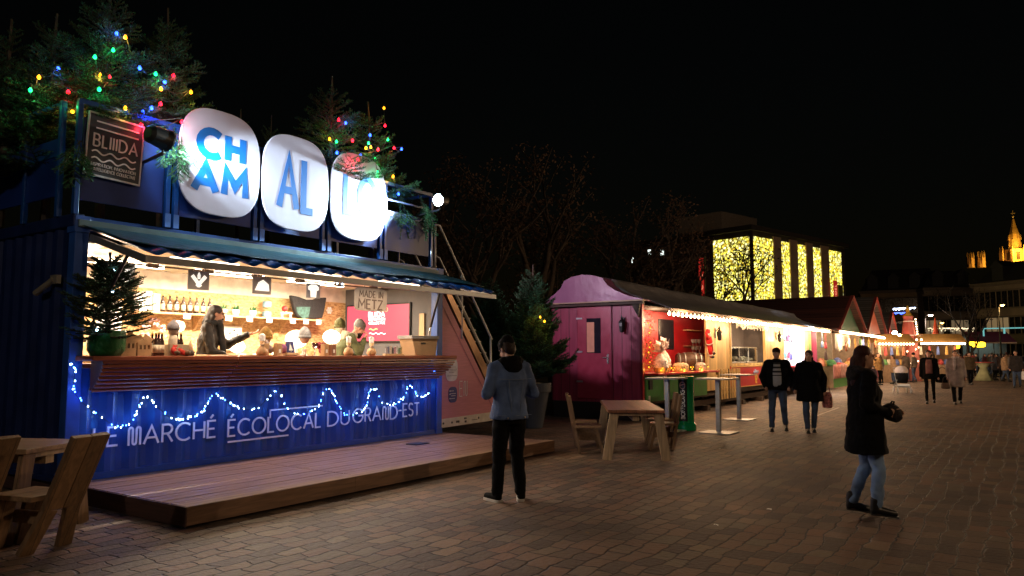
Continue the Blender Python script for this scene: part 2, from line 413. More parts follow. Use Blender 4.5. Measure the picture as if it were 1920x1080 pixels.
M_PINE = wood("pale_pine", (.5, .34, .18), 0, rough=.55)
M_PINEZ = wood("pale_pine_upright", (.5, .34, .18), 2, rough=.55)
M_WHITE = mat("white_paint", (.75, .74, .72), .5, var=.06, bump=.05)
M_PAPER = mat("white_card", (.8, .79, .76), .7, var=.04, bump=0)
M_LETTER = mat("white_lettering", (.82, .8, .82), .5, var=.12, scale=5, bump=0)

# ================================================================ wooden deck in front of the container
deck = thing("wooden_deck", "low reddish brown plank deck along the front of the blue container stall", "deck", W(0, 0), ANG)
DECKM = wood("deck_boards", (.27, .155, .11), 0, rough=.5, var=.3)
g = G(); v = -2.1; k = 0
while v < 2.4:
    for (a, b_) in ((-.28, 1.9), (1.91, 4.0), (4.01, 6.2)):
        g.b2((a + .002, v, .165), (b_, v + .129, .198 - .0015 * (k % 2)))
    v += .145; k += 1
g.build("planks", DECKM, deck)
g = G()
for (a, b_) in ((-.3, .85), (.853, 2.9), (2.903, 5.0), (5.003, 6.22)): g.b2((a, -2.26, .16), (b_, -2.105, .203))
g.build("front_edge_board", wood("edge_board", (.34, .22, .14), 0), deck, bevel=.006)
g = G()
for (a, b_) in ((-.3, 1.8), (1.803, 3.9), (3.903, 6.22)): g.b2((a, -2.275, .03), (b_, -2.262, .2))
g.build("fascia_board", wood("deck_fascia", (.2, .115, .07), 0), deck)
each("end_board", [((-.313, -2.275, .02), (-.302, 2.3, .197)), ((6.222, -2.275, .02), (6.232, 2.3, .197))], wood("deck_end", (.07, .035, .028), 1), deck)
g = G()
for i in range(6): g.b2((-.1 + i * 1.2, -2.15, 0), (.0 + i * 1.2, -.1, .16))
g.build("joist", M_BLACK, deck)
g = G(); g.box((4.6, -.75, .206), (.32, .22, .012)); g.build("floor_hatch", M_BLACK, deck, bevel=.003)

# ================================================================ container stall
ct = thing("container_stall", "two storey blue shipping container turned into a lit market stall with a timber counter", "market stall", W(0, 0), ANG)
ZF, ZT = .2, 3.03
X0, X1, DV = -.35, 6.06, 2.44
g = G(); g.corr(X0 + .16, X1 - .14, ZF + .07, 1.45, 0.0, .04, .29); g.build("front_panel", M_BLUE, ct)
each("front_rail", [((X0, -.012, ZF), (X1, .05, ZF + .075)), ((X0, -.015, ZT - .02), (X1, .1, ZT + .13))], M_BLUE, ct, .006)
MP_ = mat("post_paint", (.02, .08, .34), .45, var=.25, scale=4)
for x in (X0 + .075, X1 - .065):
    each("corner_post", [((x - .075, -.02, ZF), (x + .075, .13, ZT - .061)), ((x - .075, DV - .03, ZF), (x + .075, DV + .06, ZT + .1))], MP_, ct, .008)
    each("corner_casting", [((x - .085, -.028, ZT - .06), (x + .085, .16, ZT + .13)), ((x - .085, -.028, ZF - .02), (x + .085, .16, ZF + .1))], MP_, ct, .008)
def sidewall(y0, y1, z0=ZF + .05, z1=ZT):
    g = G(); g.corr(y0, y1, z0, z1, 0, .035, .26)
    Mx = Matrix(((0, 1, 0, 0), (1, 0, 0, 0), (0, 0, 1, 0), (0, 0, 0, 1)))
    return g.xf(Matrix.Translation((X0, 0, 0)) @ Mx)
gg = sidewall(.13, 1.93); h = sidewall(1.98, DV); gg.add(h.v, h.f); h = sidewall(1.925, 1.985, ZF + .05, .9); gg.add(h.v, h.f); h = sidewall(1.925, 1.985, 2.45, ZT); gg.add(h.v, h.f)
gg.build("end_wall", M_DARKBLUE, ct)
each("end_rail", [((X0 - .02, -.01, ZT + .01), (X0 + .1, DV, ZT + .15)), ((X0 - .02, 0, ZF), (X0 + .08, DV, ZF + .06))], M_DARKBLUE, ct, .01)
g = G(); g.cyl((X0 - .04, .33, 2.45), (X0 - .1, .62, 2.3), .035, n=10); g.b2((X0 - .05, .25, 2.4), (X0, .4, 2.5)); g.build("side_camera", mat("cream_plastic", (.2, .18, .14), .5), ct)
# inside
ZFL = .55; CEI = 2.9
g = G(); g.b2((X0 + .05, DV - .06, ZFL), (X1 - .06, DV - .03, 2.62)); g.build("osb_back_wall", M_OSB, ct)
g = G(); g.b2((X0 + .05, DV - .065, 2.621), (X1 - .06, DV - .035, CEI)); g.build("upper_wall_band", mat("cream_white_band", (.66, .6, .52), .6), ct)
g = G(); g.b2((X0 + .06, .14, ZFL), (X0 + .1, 1.92, CEI)); g.build("inner_end_panel", M_OSB, ct)
g = G(); g.b2((X1 - .12, .05, ZFL), (X1 - .08, DV - .07, CEI)); g.build("grey_end_wall", M_DGREY, ct)
g = G(); g.b2((X1 - .003, 0, ZF), (X1 - .03, DV, ZT)); g.build("outer_end_wall", M_BLUE, ct)
g = G(); g.corr(X0 + .05, X1 - .1, 0.12, DV - .04, 0, .03, .3)
g.xf(Matrix(((1, 0, 0, 0), (0, 0, 1, 0), (0, -1, 0, CEI + .03), (0, 0, 0, 1)))); g.build("ceiling", mat("cream_ceiling", (.7, .63, .5), .5, var=.05), ct)
g = G(); g.b2((X0 + .05, .1, ZFL - .05), (X1 - .1, DV, ZFL)); g.build("inner_floor", mat("stall_floor", (.2, .14, .09), .6), ct)
g = G(); g.b2((X0 + .02, 0, ZT + .03), (X1, DV, ZT + .12)); g.build("container_roof", M_NAVY, ct)
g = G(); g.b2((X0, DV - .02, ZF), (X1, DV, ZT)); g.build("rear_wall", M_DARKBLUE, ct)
g = G(); g.cyl((X0 + .1, 1.15, 2.82), (X1 - .2, 1.15, 2.82), .014, n=8)
for i in range(7): g.b2((.3 + i * .85, 1.12, 2.79), (.46 + i * .85, 1.18, 2.85))
g.build("ceiling_rail", mat("brown_rail", (.06, .04, .03), .5), ct)
g = G(); g.b2((X1 - .18, 1.4, 2.56), (X1 - .13, 1.45, CEI)); g.build("white_pole", M_WHITE, ct)
g = G(); g.b2((X1 - .16, .28, 1.75), (X1 - .122, .4, 2.35)); g.build("wall_batten", M_PINEZ, ct)
# shelves
for (a, b_, z, vd) in ((1.55, 5.15, 2.25, .3), (1.45, 4.0, 1.62, .35), (-.2, 1.4, 1.62, .35)):
    g = G(); g.b2((a, DV - .06 - vd, z - .03), (b_, DV - .061, z)); s_ = g.build("shelf", M_PINE, ct, bevel=.003)
    x = a + .25
    while x < b_:
        g = G(); g.prism([(0, 0), (0, -.24), (.24, 0)], 0, .03, Matrix.Translation((x, DV - .062, z - .031)) @ Matrix.Rotation(R(-90), 4, 'Z')); g.build("bracket", M_PINE, s_); x += .85
# counter
CM = wood("counter_slats", (.24, .06, .026), 0, rough=.35, var=.35)
g = G()
prof = []
for i in range(9):
    a = i / 8; v_ = -.36 + .32 * a ** 1.7; z_ = 1.56 - .36 * a
    prof.append((v_, z_))
for s0, s1 in ((-.28, 1.55), (1.553, 3.72), (3.723, 6.02)):
    g.b2((s0, -.40, 1.53), (s1, .06, 1.585))
g.build("counter_top", CM, ct, bevel=.012)
g = G()
for i, (v_, z_) in enumerate(prof[:8]):
    for s0, s1 in ((-.16 + i * .004, 1.55 - i * .012), (1.56 - i * .012, 3.72 - i * .01), (3.73 - i * .01, 6.02 - i * .02)):
        g.box(((s0 + s1) / 2, v_ + .0, z_ - .045), (s1 - s0, .03, .034), rot=Matrix.Rotation(R(-8 - i * 5), 3, 'X'))
g.build("counter_slats", CM, ct, bevel=.005)
for x in (-.1, 1.0, 2.2, 3.3, 4.5, 5.85): g = G(); g.prism([(-.33, 1.53), (-.0, 1.53), (-.0, 1.2), (-.05, 1.2)], 0, .03, Matrix.Translation((x, 0, 0)) @ Matrix(((0, 1, 0, 0), (1, 0, 0, 0), (0, 0, 1, 0), (0, 0, 0, 1)))); g.build("counter_bracket", wood("bracket_wood", (.12, .035, .02), 2), ct)
g = G(); g.b2((1.4, .06, 1.5), (3.1, .5, 1.6)); g.build("serving_board", M_PINE, ct, bevel=.004)
g = G(); g.b2((-.2, .07, 1.45), (X1 - .2, .45, 1.5)); g.build("inner_counter", M_PINE, ct)
g = G(); g.b2((X0 + .17, .07, ZF + .01), (X1 - .16, .095, 1.449)); g.build("light_stop_panel", M_OSB, ct)  # unseen panel added behind the counter to stop interior light leaking out
# lettering on the blue front
g = G(); y = -.008
for s, xa, xb, zz in (("LE", -.03, .24, .56), ("mARCHQ", .37, 1.51, .54), ("QCOLOCAL", 1.7, 3.27, .53), ("DU", 3.41, 3.84, .53), ("GRAnD", 3.92, 4.92, .54), ("-EST", 4.95, 5.47, .56)):
    write(g, s, xa, zz, .21, .024, y, .012, sp=.045, width=xb - xa)
ribbon(g, [(1.7, .455), (2.68, .46)], .022, y, .012); ribbon(g, [(2.36, .83), (3.3, .84)], .02, y, .012); ribbon(g, [(2.36, .84), (2.36, .72)], .015, y, .012)
g.build("lettering", M_LETTER, ct)
# awning: the lifted side of the container
AL, AR = -.22, 6.02; AV, AZ0, AZ1 = -1.2, 2.97, 2.64
def aw(t): return (-.03 + (AV + .03) * t, AZ0 + (AZ1 - AZ0) * t)
g = G(); n = 180; rows = 6; vs = []
for j in range(rows + 1):
    for i in range(n + 1):
        x = AL + (AR - AL) * i / n; v_, z_ = aw(j / rows); vs.append((x, v_, z_ + .026 * math.sin(2 * PI * x / .3) + .03))
fs = [(j * (n + 1) + i, j * (n + 1) + i + 1, (j + 1) * (n + 1) + i + 1, (j + 1) * (n + 1) + i) for j in range(rows) for i in range(n)]
g.add(vs, fs); aw_o = g.build("awning_panel", M_BLUE, ct, smooth=True)
sm = aw_o.modifiers.new("thick", 'SOLIDIFY'); sm.thickness = .012
g = G(); g.b2((AL, AV - .05, AZ1 - .085), (AR, AV + .0, AZ1 - .01))
for x in (AL + .03, AR - .03): g.bar((x, -.06, AZ0 - .05), (x, AV + .0, AZ1 - .05), .05, .075)
g.build("awning_frame", M_GREYM, ct, bevel=.004)
g = G(); vs = []; n = 120; rows = 10
for j in range(rows + 1):
    for i in range(n + 1):
        x = AL - .06 + (AR - AL + .06) * i / n; t = .8 * j / rows * (1 + .05 * math.sin(x * 2.3) + .03 * math.sin(x * 7))
        v_, z_ = aw(t); sag = .03 * math.sin(x * 4.1 + j * .4) * (j / rows)
        vs.append((x, v_ - .01, z_ + .085 + sag * .35))
fs = [(j * (n + 1) + i, j * (n + 1) + i + 1, (j + 1) * (n + 1) + i + 1, (j + 1) * (n + 1) + i) for j in range(rows) for i in range(n)]
g.add(vs, fs); tp = g.build("awning_tarpaulin", M_TEAL, ct, smooth=True); sm = tp.modifiers.new("thick", 'SOLIDIFY'); sm.thickness = .006
g = G(); g.b2((X0 + .02, -.05, ZT - .0), (X1 - .15, -.016, ZT + .085)); g.build("awning_casing", mat("grey_green_casing", (.07, .12, .13), .5), ct, bevel=.004)
for a, b_ in (((AL + .1, -.75, 2.72), (X0 + .17, -.06, 1.86)), ((5.0, AV + .35, 2.66), (5.56, -.05, 1.72))):
    p, q = Vector(a), Vector(b_); mid = p.lerp(q, .62)
    st = G().cyl(p, mid, .02, n=10).build("gas_strut", M_BLACK, ct, smooth=True); G().cyl(mid, q, .013, n=10).build("piston_rod", mat("steel_rod", (.7, .7, .7), .25, .9), st, smooth=True)
# terrace on the roof
Z2 = 4.47
g = G()
g.bar((X0 - .03, 0, Z2), (5.76, 0, Z2), .055); g.bar((X0 - .03, .35, Z2 + .02), (X0 - .03, DV, Z2 + .05), .05)
g.bar((X0 - .03, .35, 3.9), (X0 - .03, DV, 3.92), .035)
g.bar((4.6, 0, 4.2), (5.76, 0, 4.2), .03); g.bar((4.6, 0, 3.95), (5.76, 0, 3.95), .03)
g.bar((5.74, 0, Z2), (5.74, DV, Z2), .05); g.bar((-.3, DV, Z2), (5.74, DV, Z2), .05)
g.build("terrace_rail", M_BLUE, ct)
each("terrace_post", [((x - .028, -.03, 3.17), (x + .028, .03, Z2)) for x in (X0 - .01, .72, .83, 2.0, 2.11, 3.22, 3.33, 4.45, 4.56, 5.74)] +
     [((X0 - .06, v_ - .03, 3.17), (X0 + .0, v_ + .03, Z2 + .06)) for v_ in (.35, 1.2, 2.4)] + [((x - .03, DV - .03, 3.17), (x + .03, DV + .03, Z2)) for x in (5.74, 2.7)], M_BLUE, ct, .004)
each("post_foot", [((x - .036, -.045, 3.17), (x + .036, -.031, 3.34)) for x in (.72, .83, 2.0, 2.11, 3.22, 3.33, 4.45, 4.56)], mat("pale_blue_foot", (.07, .17, .5), .4), ct)
each("terrace_panel", [((a, .0, 3.34), (b_, .025, 4.3 if a < 4.5 else 4.02)) for a, b_ in ((X0 + .04, .67), (.88, 1.95), (2.16, 3.17), (3.38, 4.4), (4.61, 5.69))] + [((X0 - .035, .4, 3.42), (X0 - .01, 2.35, 4.1))], M_NAVY, ct, .003)

# ---- round signs
M_SIGN = mat("milky_sign_plastic", (.6, .5, .6), .38, var=.06, scale=2.5, bump=.35, bscale=9, bdist=.006)
M_SIGNB = mat("blue_sign_letters", (.0, .10, .36), .45, var=.1, scale=3, bump=.05)
M_SIGNE = mat("sign_edge", (.3, .28, .32), .5)
def rsign(u0, zc, a, b, label, lines):
    t = thing("round_sign", label, "sign", W(u0, -.13, zc), ANG, "row of rounded white signs on the terrace front")
    G().prism(squircle(a, b, 2.9), 0, .03).build("sign_panel", M_SIGN, t, bevel=.01)
    g = G()
    for s, x, z, h, wd, width in lines: write(g, s, x, z, h, wd, -.004, .0035, sp=h * .32, width=width)
    g.build("sign_letters", M_SIGNB, t, bevel=.0)
    G().b2((-.05, .031, -.5), (.05, .09, .5)).b2((-a * .6, .031, -.05), (a * .6, .085, .05)).build("mounting_bracket", M_BLUE, t)
rsign(1.375, 4.1, .605, .70, "largest rounded white sign, with the blue letters CH over AM", [("CH", -.32, .06, .33, .105, .64), ("AM", -.38, -.40, .33, .105, .76)])
rsign(2.61, 4.07, .60, .69, "middle rounded white sign, with the tall blue letters AL", [("AL", -.3, -.38, .74, .105, .6)])
rsign(3.85, 4.08, .60, .69, "right hand rounded white sign, glaring white, with the blue letters LO", [("L", -.3, -.28, .6, .095, .2), ("O", .0, -.28, .6, .1, .36)])

bs = thing("square_sign", "square dark sign with a white frame and three lines, letters and two waves", "sign", W(.025, -.06, 3.99), ANG)
bs.rotation_euler = (0, R(2.5), ANG)
G().b2((-.31, 0, -.36), (.31, .02, .36)).build("sign_panel", mat("slate_board", (.028, .036, .05), .5), bs)
g = G(); g.b2((-.325, -.006, .35), (.325, .024, .37)); g.b2((-.325, -.006, -.37), (.325, .024, -.35)); g.b2((-.325, -.006, -.35), (-.31, .024, .35)); g.b2((.31, -.006, -.35), (.325, .024, .35)); g.build("sign_frame", mat("pale_frame", (.6, .6, .62), .5), bs)
g = G()
for z in (.27, .19): ribbon(g, [(-.235, z), (.26, z)], .016, -.008, .008)
write(g, "BLIIIDA", -.25, -.02, .14, .017, -.008, .008, sp=.04, width=.51)
for z in (-.09, -.17): ribbon(g, wave(-.26, .25, z, .02, 3.0), .016, -.008, .008)
write(g, "INSPIRATION, INNOVATION", -.26, -.25, .034, .0045, -.008, .008, sp=.008, width=.52)
write(g, "& INTELLIGENCE COLLECTIVE", -.26, -.305, .034, .0045, -.008, .008, sp=.008, width=.52)
g.build("sign_lettering", M_LETTER, bs)

# ---- sign floodlights
M_BULBW = emis("floodlight_glow", (.72, .95, 1.0), 60)
def parcan(label, pos, aim, lit=True, sc=1.0):
    """can lamp on an arm, pos in stall coordinates"""
    t = thing("floodlight", label, "floodlight", W(*pos), 0)
    d = (W(*aim) - W(*pos)).normalized()
    q = d.to_track_quat('-Z', 'Y').to_matrix() * sc
    g = G(); g.lathe([(.06, .2), (.095, .17), (.1, .1), (.105, 0), (.118, -.03), (.118, -.05), (.1, -.05), (.09, -.01)], n=24); g.xf(q.to_4x4()); g.build("lamp_housing", M_BLACK, t, smooth=False, bevel=.002)
    if lit:
        g = G(); g.lathe([(0.001, -.049), (.1, -.047), (.1, -.04), (.001, -.041)], n=24); g.xf(q.to_4x4()); g.build("lamp_lens", M_BULBW, t)
    p = W(*pos); v_ = pos[1]
    yk = W(pos[0], pos[1], pos[2] - .17) - p; bk = W(pos[0], 0, pos[2] - .22) - p
    G().bar(Vector((0, 0, -.11)), yk, .02).bar(yk, bk, .03).build("lamp_arm", M_BLACK, t)
    return t, d
t, d = parcan("lit white floodlight on an arm at the right end of the terrace, facing the signs", (5.38, -.5, 4.26), (3.4, -.75, 3.9))
lamp('SPOT', W(5.38, -.5, 4.26) + d * .1, 1350, (.62, .9, 1.0), .07, W(3.45, -.02, 3.8), "floodlight_beam", R(58), 1.0)
t, d = parcan("black can floodlight at the left end of the signs, seen from behind", (.40, -.42, 4.14), (1.9, -.1, 4.0), sc=1.15)
lamp('SPOT', W(.42, -.42, 4.14) + d * .13, 560, (.62, .9, 1.0), .06, W(2.0, -.1, 4.0), "floodlight_beam", R(58), 1.0)
# ---- interior lights
for x in (.9, 2.6, 4.3):
    G().b2((x - .6, 1.31, 2.81), (x + .6, 1.39, 2.86)).build("strip_lamp", emis("strip_lamp_glow", WARM2, 12), ct)
    o = lamp('AREA', W(x, 1.35, 2.80), 85, WARM2, 1.2, W(x, 1.3, 0), "strip_light", sy=.1)
    G().b2((x - .45, -.62, 2.70), (x + .45, -.57, 2.735)).build("awning_lamp", emis("awning_lamp_glow", WARM2, 3), ct)
    lamp('AREA', W(x, -.6, 2.685), 15, (1, .74, .5), .9, W(x, -.62, 0), "awning_light", sy=.06)
lamp('POINT', W(.2, .8, 2.75), 7, WARM2, .08, name="strip_light")
lamp('POINT', W(X0 + .4, 1.95, 1.9), 6, WARM2, .08, name="strip_light")
# ================================================================ fir trees
M_NEEDLE = mat("fir_needles", (.042, .135, .07), .6, var=.45, scale=5, bump=0, spec=.2)
M_NEEDLE2 = mat("pale_fir_needles", (.04, .16, .06), .6, var=.4, scale=5, bump=0, spec=.25)
M_TWIG = mat("green_brown_twig", (.03, .033, .018), .85, var=.35, scale=14, bump=0, spec=.2)
M_BARK = mat("bark", (.07, .05, .035), .85, var=.35, scale=14, bump=.5)
def twig(gn, gb, p, q, rn, nl=.04, nw=.011, dens=130, flat=.6):
    """a twig from p to q with needles"""
    d = q - p; L = d.length
    if L < .01: return
    d = d / L; sd = d.cross(Vector((0, 0, 1)))
    if sd.length < .1: sd = d.orthogonal()
    sd.normalize(); up = sd.cross(d)
    gb.append((p, q))
    n = max(4, int(L * dens))
    for i in range(n):
        b = p + d * (L * (i + rn.random()) / n)
        a = rn.choice((-1, 1)) * rn.uniform(.2, 1.25) * (1 if rn.random() < .72 else .4)
        o = (sd * math.sin(a) + up * math.cos(a) * flat * (1 if rn.random() < .85 else -1))
        tip = b + (o + d * rn.uniform(.35, .8)).normalized() * nl * rn.uniform(.75, 1.2)
        wv = d * (nw / 2)
        k = len(gn.v); gn.v += [tuple(b - wv), tuple(b + wv), tuple(tip)]; gn.f.append((k, k + 1, k + 2))
def branch(gn, gb, p, dr, L, rn, droop=.12, lvl=0, **kw):
    """a flat spray: an axis with side twigs"""
    segs = max(3, int(L / .075)); pts = [p]; d = dr.normalized()
    for i in range(segs):
        d = (d + Vector((rn.uniform(-.07, .07), rn.uniform(-.07, .07), rn.uniform(-.05, .05) - droop * .25 + (.09 if i > segs * .55 else 0)))).normalized()
        pts.append(pts[-1] + d * (L / segs))
    for i in range(segs):
        a, b = pts[i], pts[i + 1]; t = (i + .5) / segs
        if t > .12: twig(gn, gb, a, b, rn, **kw)
        else: gb.append((a, b))
        if t < .15 or lvl > 1: continue
        dd = (b - a).normalized(); sd = dd.cross(Vector((0, 0, 1)))
        if sd.length < .1: sd = dd.orthogonal()
        sd.normalize(); l2 = L * (.5 * (1 - t) + .11) * rn.uniform(.75, 1.15)
        for s in (-1, 1):
            if rn.random() < .08: continue
            sdir = (dd * .75 + sd * s * .75 + Vector((0, 0, rn.uniform(-.12, .12)))).normalized()
            if l2 > .22 and lvl < 1: branch(gn, gb, b, sdir, l2, rn, droop, lvl + 1, **kw)
            else: twig(gn, gb, b, b + sdir * l2, rn, **kw)
def fir_data(h, rad, seed, base=.12, wh=.24, per=6, tipbare=.12, up=.25, droop=.15, bell=0.0, **kw):
    rn = random.Random(seed); gn = G(); gb = []
    z = h * base
    while z < h * (1 - tipbare):
        t = (z - h * base) / (h * (1 - base)); r = rad * (1 - t) ** .85 * (1 - bell * max(0, 1 - t / .35)) + .05
        k = per if t < .8 else 4; a0 = rn.uniform(0, 6.28)
        for i in range(k):
            a = a0 + 2 * PI * i / k + rn.uniform(-.3, .3); L = r * rn.uniform(.72, 1.18)
            e = up + t * .55 + rn.uniform(-.1, .1)
            branch(gn, gb, Vector((0, 0, z + rn.uniform(-.05, .05))), Vector((math.cos(a), math.sin(a), e)), L, rn, droop, **kw)
        z += wh * (1 - .45 * t) * rn.uniform(.85, 1.15)
    twig(gn, gb, Vector((0, 0, h * .9)), Vector((0, 0, h)), rn, dens=40)
    g2 = G()
    for p, q in gb:
        if (q - p).length < .02: continue
        r_ = .004 + .02 * max(0, 1 - math.hypot(p.x, p.y) / rad) * .4
        g2.cyl(p, q, r_, r_ * .7, 4, caps=False)
    gt = G(); gq_ = g2; gt.tube([(rn.uniform(-.01, .01), rn.uniform(-.01, .01), h * i / 8) for i in range(9)], [.012 + .05 * h / 3 * (1 - i / 8) for i in range(9)], 8)
    return gn, gt, g2
def fir(name, label, loc, h, rad, seed, group=None, mat_=None, rz=0, cat="fir tree", **kw):
    gn, gt, g2 = fir_data(h, rad, seed, **kw)
    t = thing(name, label, cat, loc, rz, group)
    gt.build("trunk", M_BARK, t, fix=False); g2.build("branches", M_TWIG, t, fix=False); gn.build("crown", mat_ or M_NEEDLE, t, fix=False)
    return t
GT = "fir trees standing on the container terrace"
f1 = fir("fir_tree", "tallest lit fir on the left of the terrace, straight above the square sign", W(.26, .7, 3.2), 3.05, .95, 3, GT, base=.33, up=.4)
f2 = copy_tree(f1); f2.location = W(1.05, .7, 3.2); f2.rotation_euler = (0, .02, 2.1); f2.scale = (.82, .82, 1.03)
f2["label"] = "fir with a long bare tip, right of the tallest fir"
f3 = fir("fir_tree", "darker fir at the rear left corner of the terrace", W(-.1, 1.3, 3.2), 2.75, .92, 11, GT, base=.2, up=.4)
f4 = copy_tree(f3); f4.location = W(-.35, 1.95, 3.2); f4.rotation_euler = (0, 0, 1.2); f4.scale = (1.05, 1.05, 1.0)
f4["label"] = "leftmost fir of the terrace, cut by the left edge of the photo"
f5 = fir("fir_tree", "left one of the two firs behind the third round sign", W(3.75, .45, 3.2), 2.95, .78, 21, GT, mat_=M_NEEDLE2, base=.36, up=.45)
f6 = copy_tree(f5); f6.location = W(4.88, .6, 3.2); f6.rotation_euler = (0, .05, 4); f6.scale = (.95, .95, .965)
f6["label"] = "fir at the right end of the terrace, with an orange bulb near its tip"
f7 = copy_tree(f3); f7.location = W(2.3, .8, 3.2); f7.rotation_euler = (0, 0, 3); f7.scale = (.5, .5, .75); f7["label"] = "small fir whose tip shows between the CH AM and AL signs, left one"
f8 = copy_tree(f3); f8.location = W(2.85, .8, 3.2); f8.rotation_euler = (0, 0, 5); f8.scale = (.45, .45, .77); f8["label"] = "small fir whose tip shows above the AL sign, right of its twin"
# cut fir boughs hung on the rail
def bough(label, loc, dirs, L, seed, m=None):
    rn = random.Random(seed); gn = G(); gb = []
    for dv in dirs: branch(gn, gb, Vector((rn.uniform(-.1, .1), 0, 0)), Vector(dv), L * rn.uniform(.8, 1.15), rn, .5, dens=110)
    t = thing("fir_bough", label, "fir bough", loc, ANG, "cut fir boughs hung on the terrace rail")
    g2 = G()
    for p, q in gb:
        if (q - p).length > .02: g2.cyl(p, q, .005, .004, 4, caps=False)
    g2.build("stem", M_TWIG, t, fix=False); gn.build("needles", m or M_NEEDLE2, t, fix=False); return t
bough("fir bough hanging left of the square dark sign", W(-.3, -.06, 4.0), [(-.3, -.3, -1), (.1, -.4, -1), (-.5, -.2, -.4), (.3, -.3, -.9)], .5, 1)
bough("fir bough drooping beside the left edge of the CH AM sign", W(.72, -.12, 4.35), [(-.2, -.3, -1), (.1, -.3, -1), (.0, -.2, -.8), (-.3, -.2, -.8)], .55, 2)
bough("bright fir bough hanging right of the LO sign", W(5.0, .03, 4.3), [(.05, -.05, -1), (.2, -.08, -1)], .8, 4)
bough("fir bough at the far right end of the terrace rail", W(5.35, -.08, 4.42), [(.1, -.1, -1), (.5, -.2, -.8)], .7, 5)
bough("fir bough lying over the top of the rail behind the LO sign", W(4.75, .1, 4.55), [(1, .1, .0), (.9, .1, -.4), (.8, .1, -.1)], .5, 6)

# ================================================================ coloured bulb strings
BC = {'r': emis("red_bulb", (1, .01, .03), 3.5), 'g': emis("green_bulb", (.01, .9, .18), 2.6), 'b': emis("blue_bulb", (.02, .08, 1), 5), 'y': emis("amber_bulb", (1, .38, .01), 3)}
M_WIRE = mat("dark_green_wire", (.01, .025, .012), .6)
bulb_proto = {}
def bulb(c, p, parent):
    if c not in bulb_proto:
        o = G().lathe([(.004, -.036), (.02, -.03), (.027, -.012), (.024, .006), (.013, .022), (.012, .028)], n=10).build("bulb", BC[c], parent, smooth=True)
        s = G().cyl((0, 0, .028), (0, 0, .058), .014, n=8).build("socket", M_WIRE, o); bulb_proto[c] = o
    else:
        o = bulb_proto[c].copy(); C.objects.link(o); o.parent = parent
        s = bulb_proto[c].children[0].copy(); C.objects.link(s); s.parent = o
    o.location = p; return o
BLC = {'r': (1, .03, .05), 'g': (.05, 1, .3), 'b': (.05, .15, 1), 'y': (1, .5, .08)}
def string(label, pts, colours, group, glow=1.4, size=.78):
    t = thing("light_string", label, "light string", pts[0], 0, group)
    P = [Vector(p) - Vector(pts[0]) for p in pts]
    g = G(); path = []
    for a, b in zip(P[:-1], P[1:]):
        for i in range(6):
            q = a.lerp(b, i / 6); q.z -= .10 * math.sin(PI * i / 6) - .05; path.append(q)
    path.append(P[-1] + Vector((0, 0, .05))); g.tube(path, .005, 5).build("cable", M_WIRE, t)
    for p, c in zip(P, colours):
        o = bulb(c, p, t); o.scale = (size,) * 3
        if glow: lamp('POINT', Vector(pts[0]) + p + Vector((0, 0, -.06)), glow, BLC[c], .03, name="bulb_light")
    return t
def bl(x, y, v):
    u, z = uz(x, y, v); return W(u, v, z)
pl = [(57, 168, 'g', .6), (73, 144, 'y', .6), (109, 128, 'b', .6), (128, 172, 'r', .5), (186, 167, 'g', .0), (205, 144, 'r', .2), (187, 140, 'y', .2), (178, 106, 'g', .0), (212, 93, 'g', .1), (219, 62, 'b', .2), (235, 69, 'y', .1),
      (262, 127, 'b', .1), (292, 138, 'g', .0), (325, 141, 'r', .1), (309, 153, 'b', .0), (302, 166, 'y', .0), (358, 172, 'y', .2), (301, 194, 'r', -.1), (284, 202, 'b', -.1), (268, 210, 'b', -.1), (235, 202, 'y', -.1), (265, 232, 'r', -.1), (341, 228, 'r', -.25), (136, 208, 'y', .4)]
string("string of coloured bulbs wound through the firs above the square sign", [bl(x, y, v) for x, y, c, v in pl], [p[2] for p in pl], "coloured bulb strings in the terrace firs")
pr = [(720, 202, 'y', .3), (722, 235, 'r', .1), (635, 224, 'r', .2), (648, 230, 'b', .1), (631, 265, 'g', .1), (618, 260, 'y', .2), (661, 263, 'r', .0), (694, 253, 'b', .0), (691, 268, 'g', .0), (686, 277, 'y', .0), (695, 275, 'y', .1), (709, 280, 'r', .0), (727, 261, 'g', .1), (753, 279, 'b', .1), (739, 277, 'r', .1),
      (632, 286, 'b', .1), (671, 298, 'r', -.25), (676, 291, 'b', -.1), (704, 297, 'g', -.1), (708, 322, 'g', -.25), (737, 330, 'y', -.1), (747, 363, 'b', -.1)]
string("string of coloured bulbs in the two firs behind the LO sign", [bl(x, y, v) for x, y, c, v in pr], [p[2] for p in pr], "coloured bulb strings in the terrace firs")
string("faint pair of amber bulbs in the potted fir beside the red wagon", [far(1013, 594, 15.9), far(1021, 602, 15.8)], "yy", "coloured bulb strings in the terrace firs")["group"] = "amber bulbs in the potted fir"

# ================================================================ blue white garland under the counter
gt = thing("led_garland", "string of tiny cold white and blue lamps swagged across the blue front under the counter", "light garland", W(-.24, -.06, 1.1), ANG)
sw = [(-.36, 1.5), (-.3, 1.4), (-.31, 1.22), (-.24, 1.11), (-.1, .98), (.06, .86), (.22, .77), (.37, .85), (.47, 1.07), (.52, 1.09), (.69, .96), (.87, .82), (1.05, .82), (1.26, .89), (1.41, 1.09), (1.6, 1.0), (1.89, .87), (2.1, .88), (2.27, 1.0), (2.34, 1.09), (2.47, 1.04), (2.6, .83), (2.83, .76), (3.13, .82), (3.25, 1.05), (3.38, 1.06), (3.54, .83), (3.76, .66), (4.1, .76), (4.21, 1.02), (4.39, 1.02), (4.45, .83), (4.83, .80), (5.05, .95), (5.11, 1.09), (5.29, .96), (5.43, .87), (5.63, .93), (5.78, 1.1), (5.85, 1.2), (5.75, 1.32)]
path = []
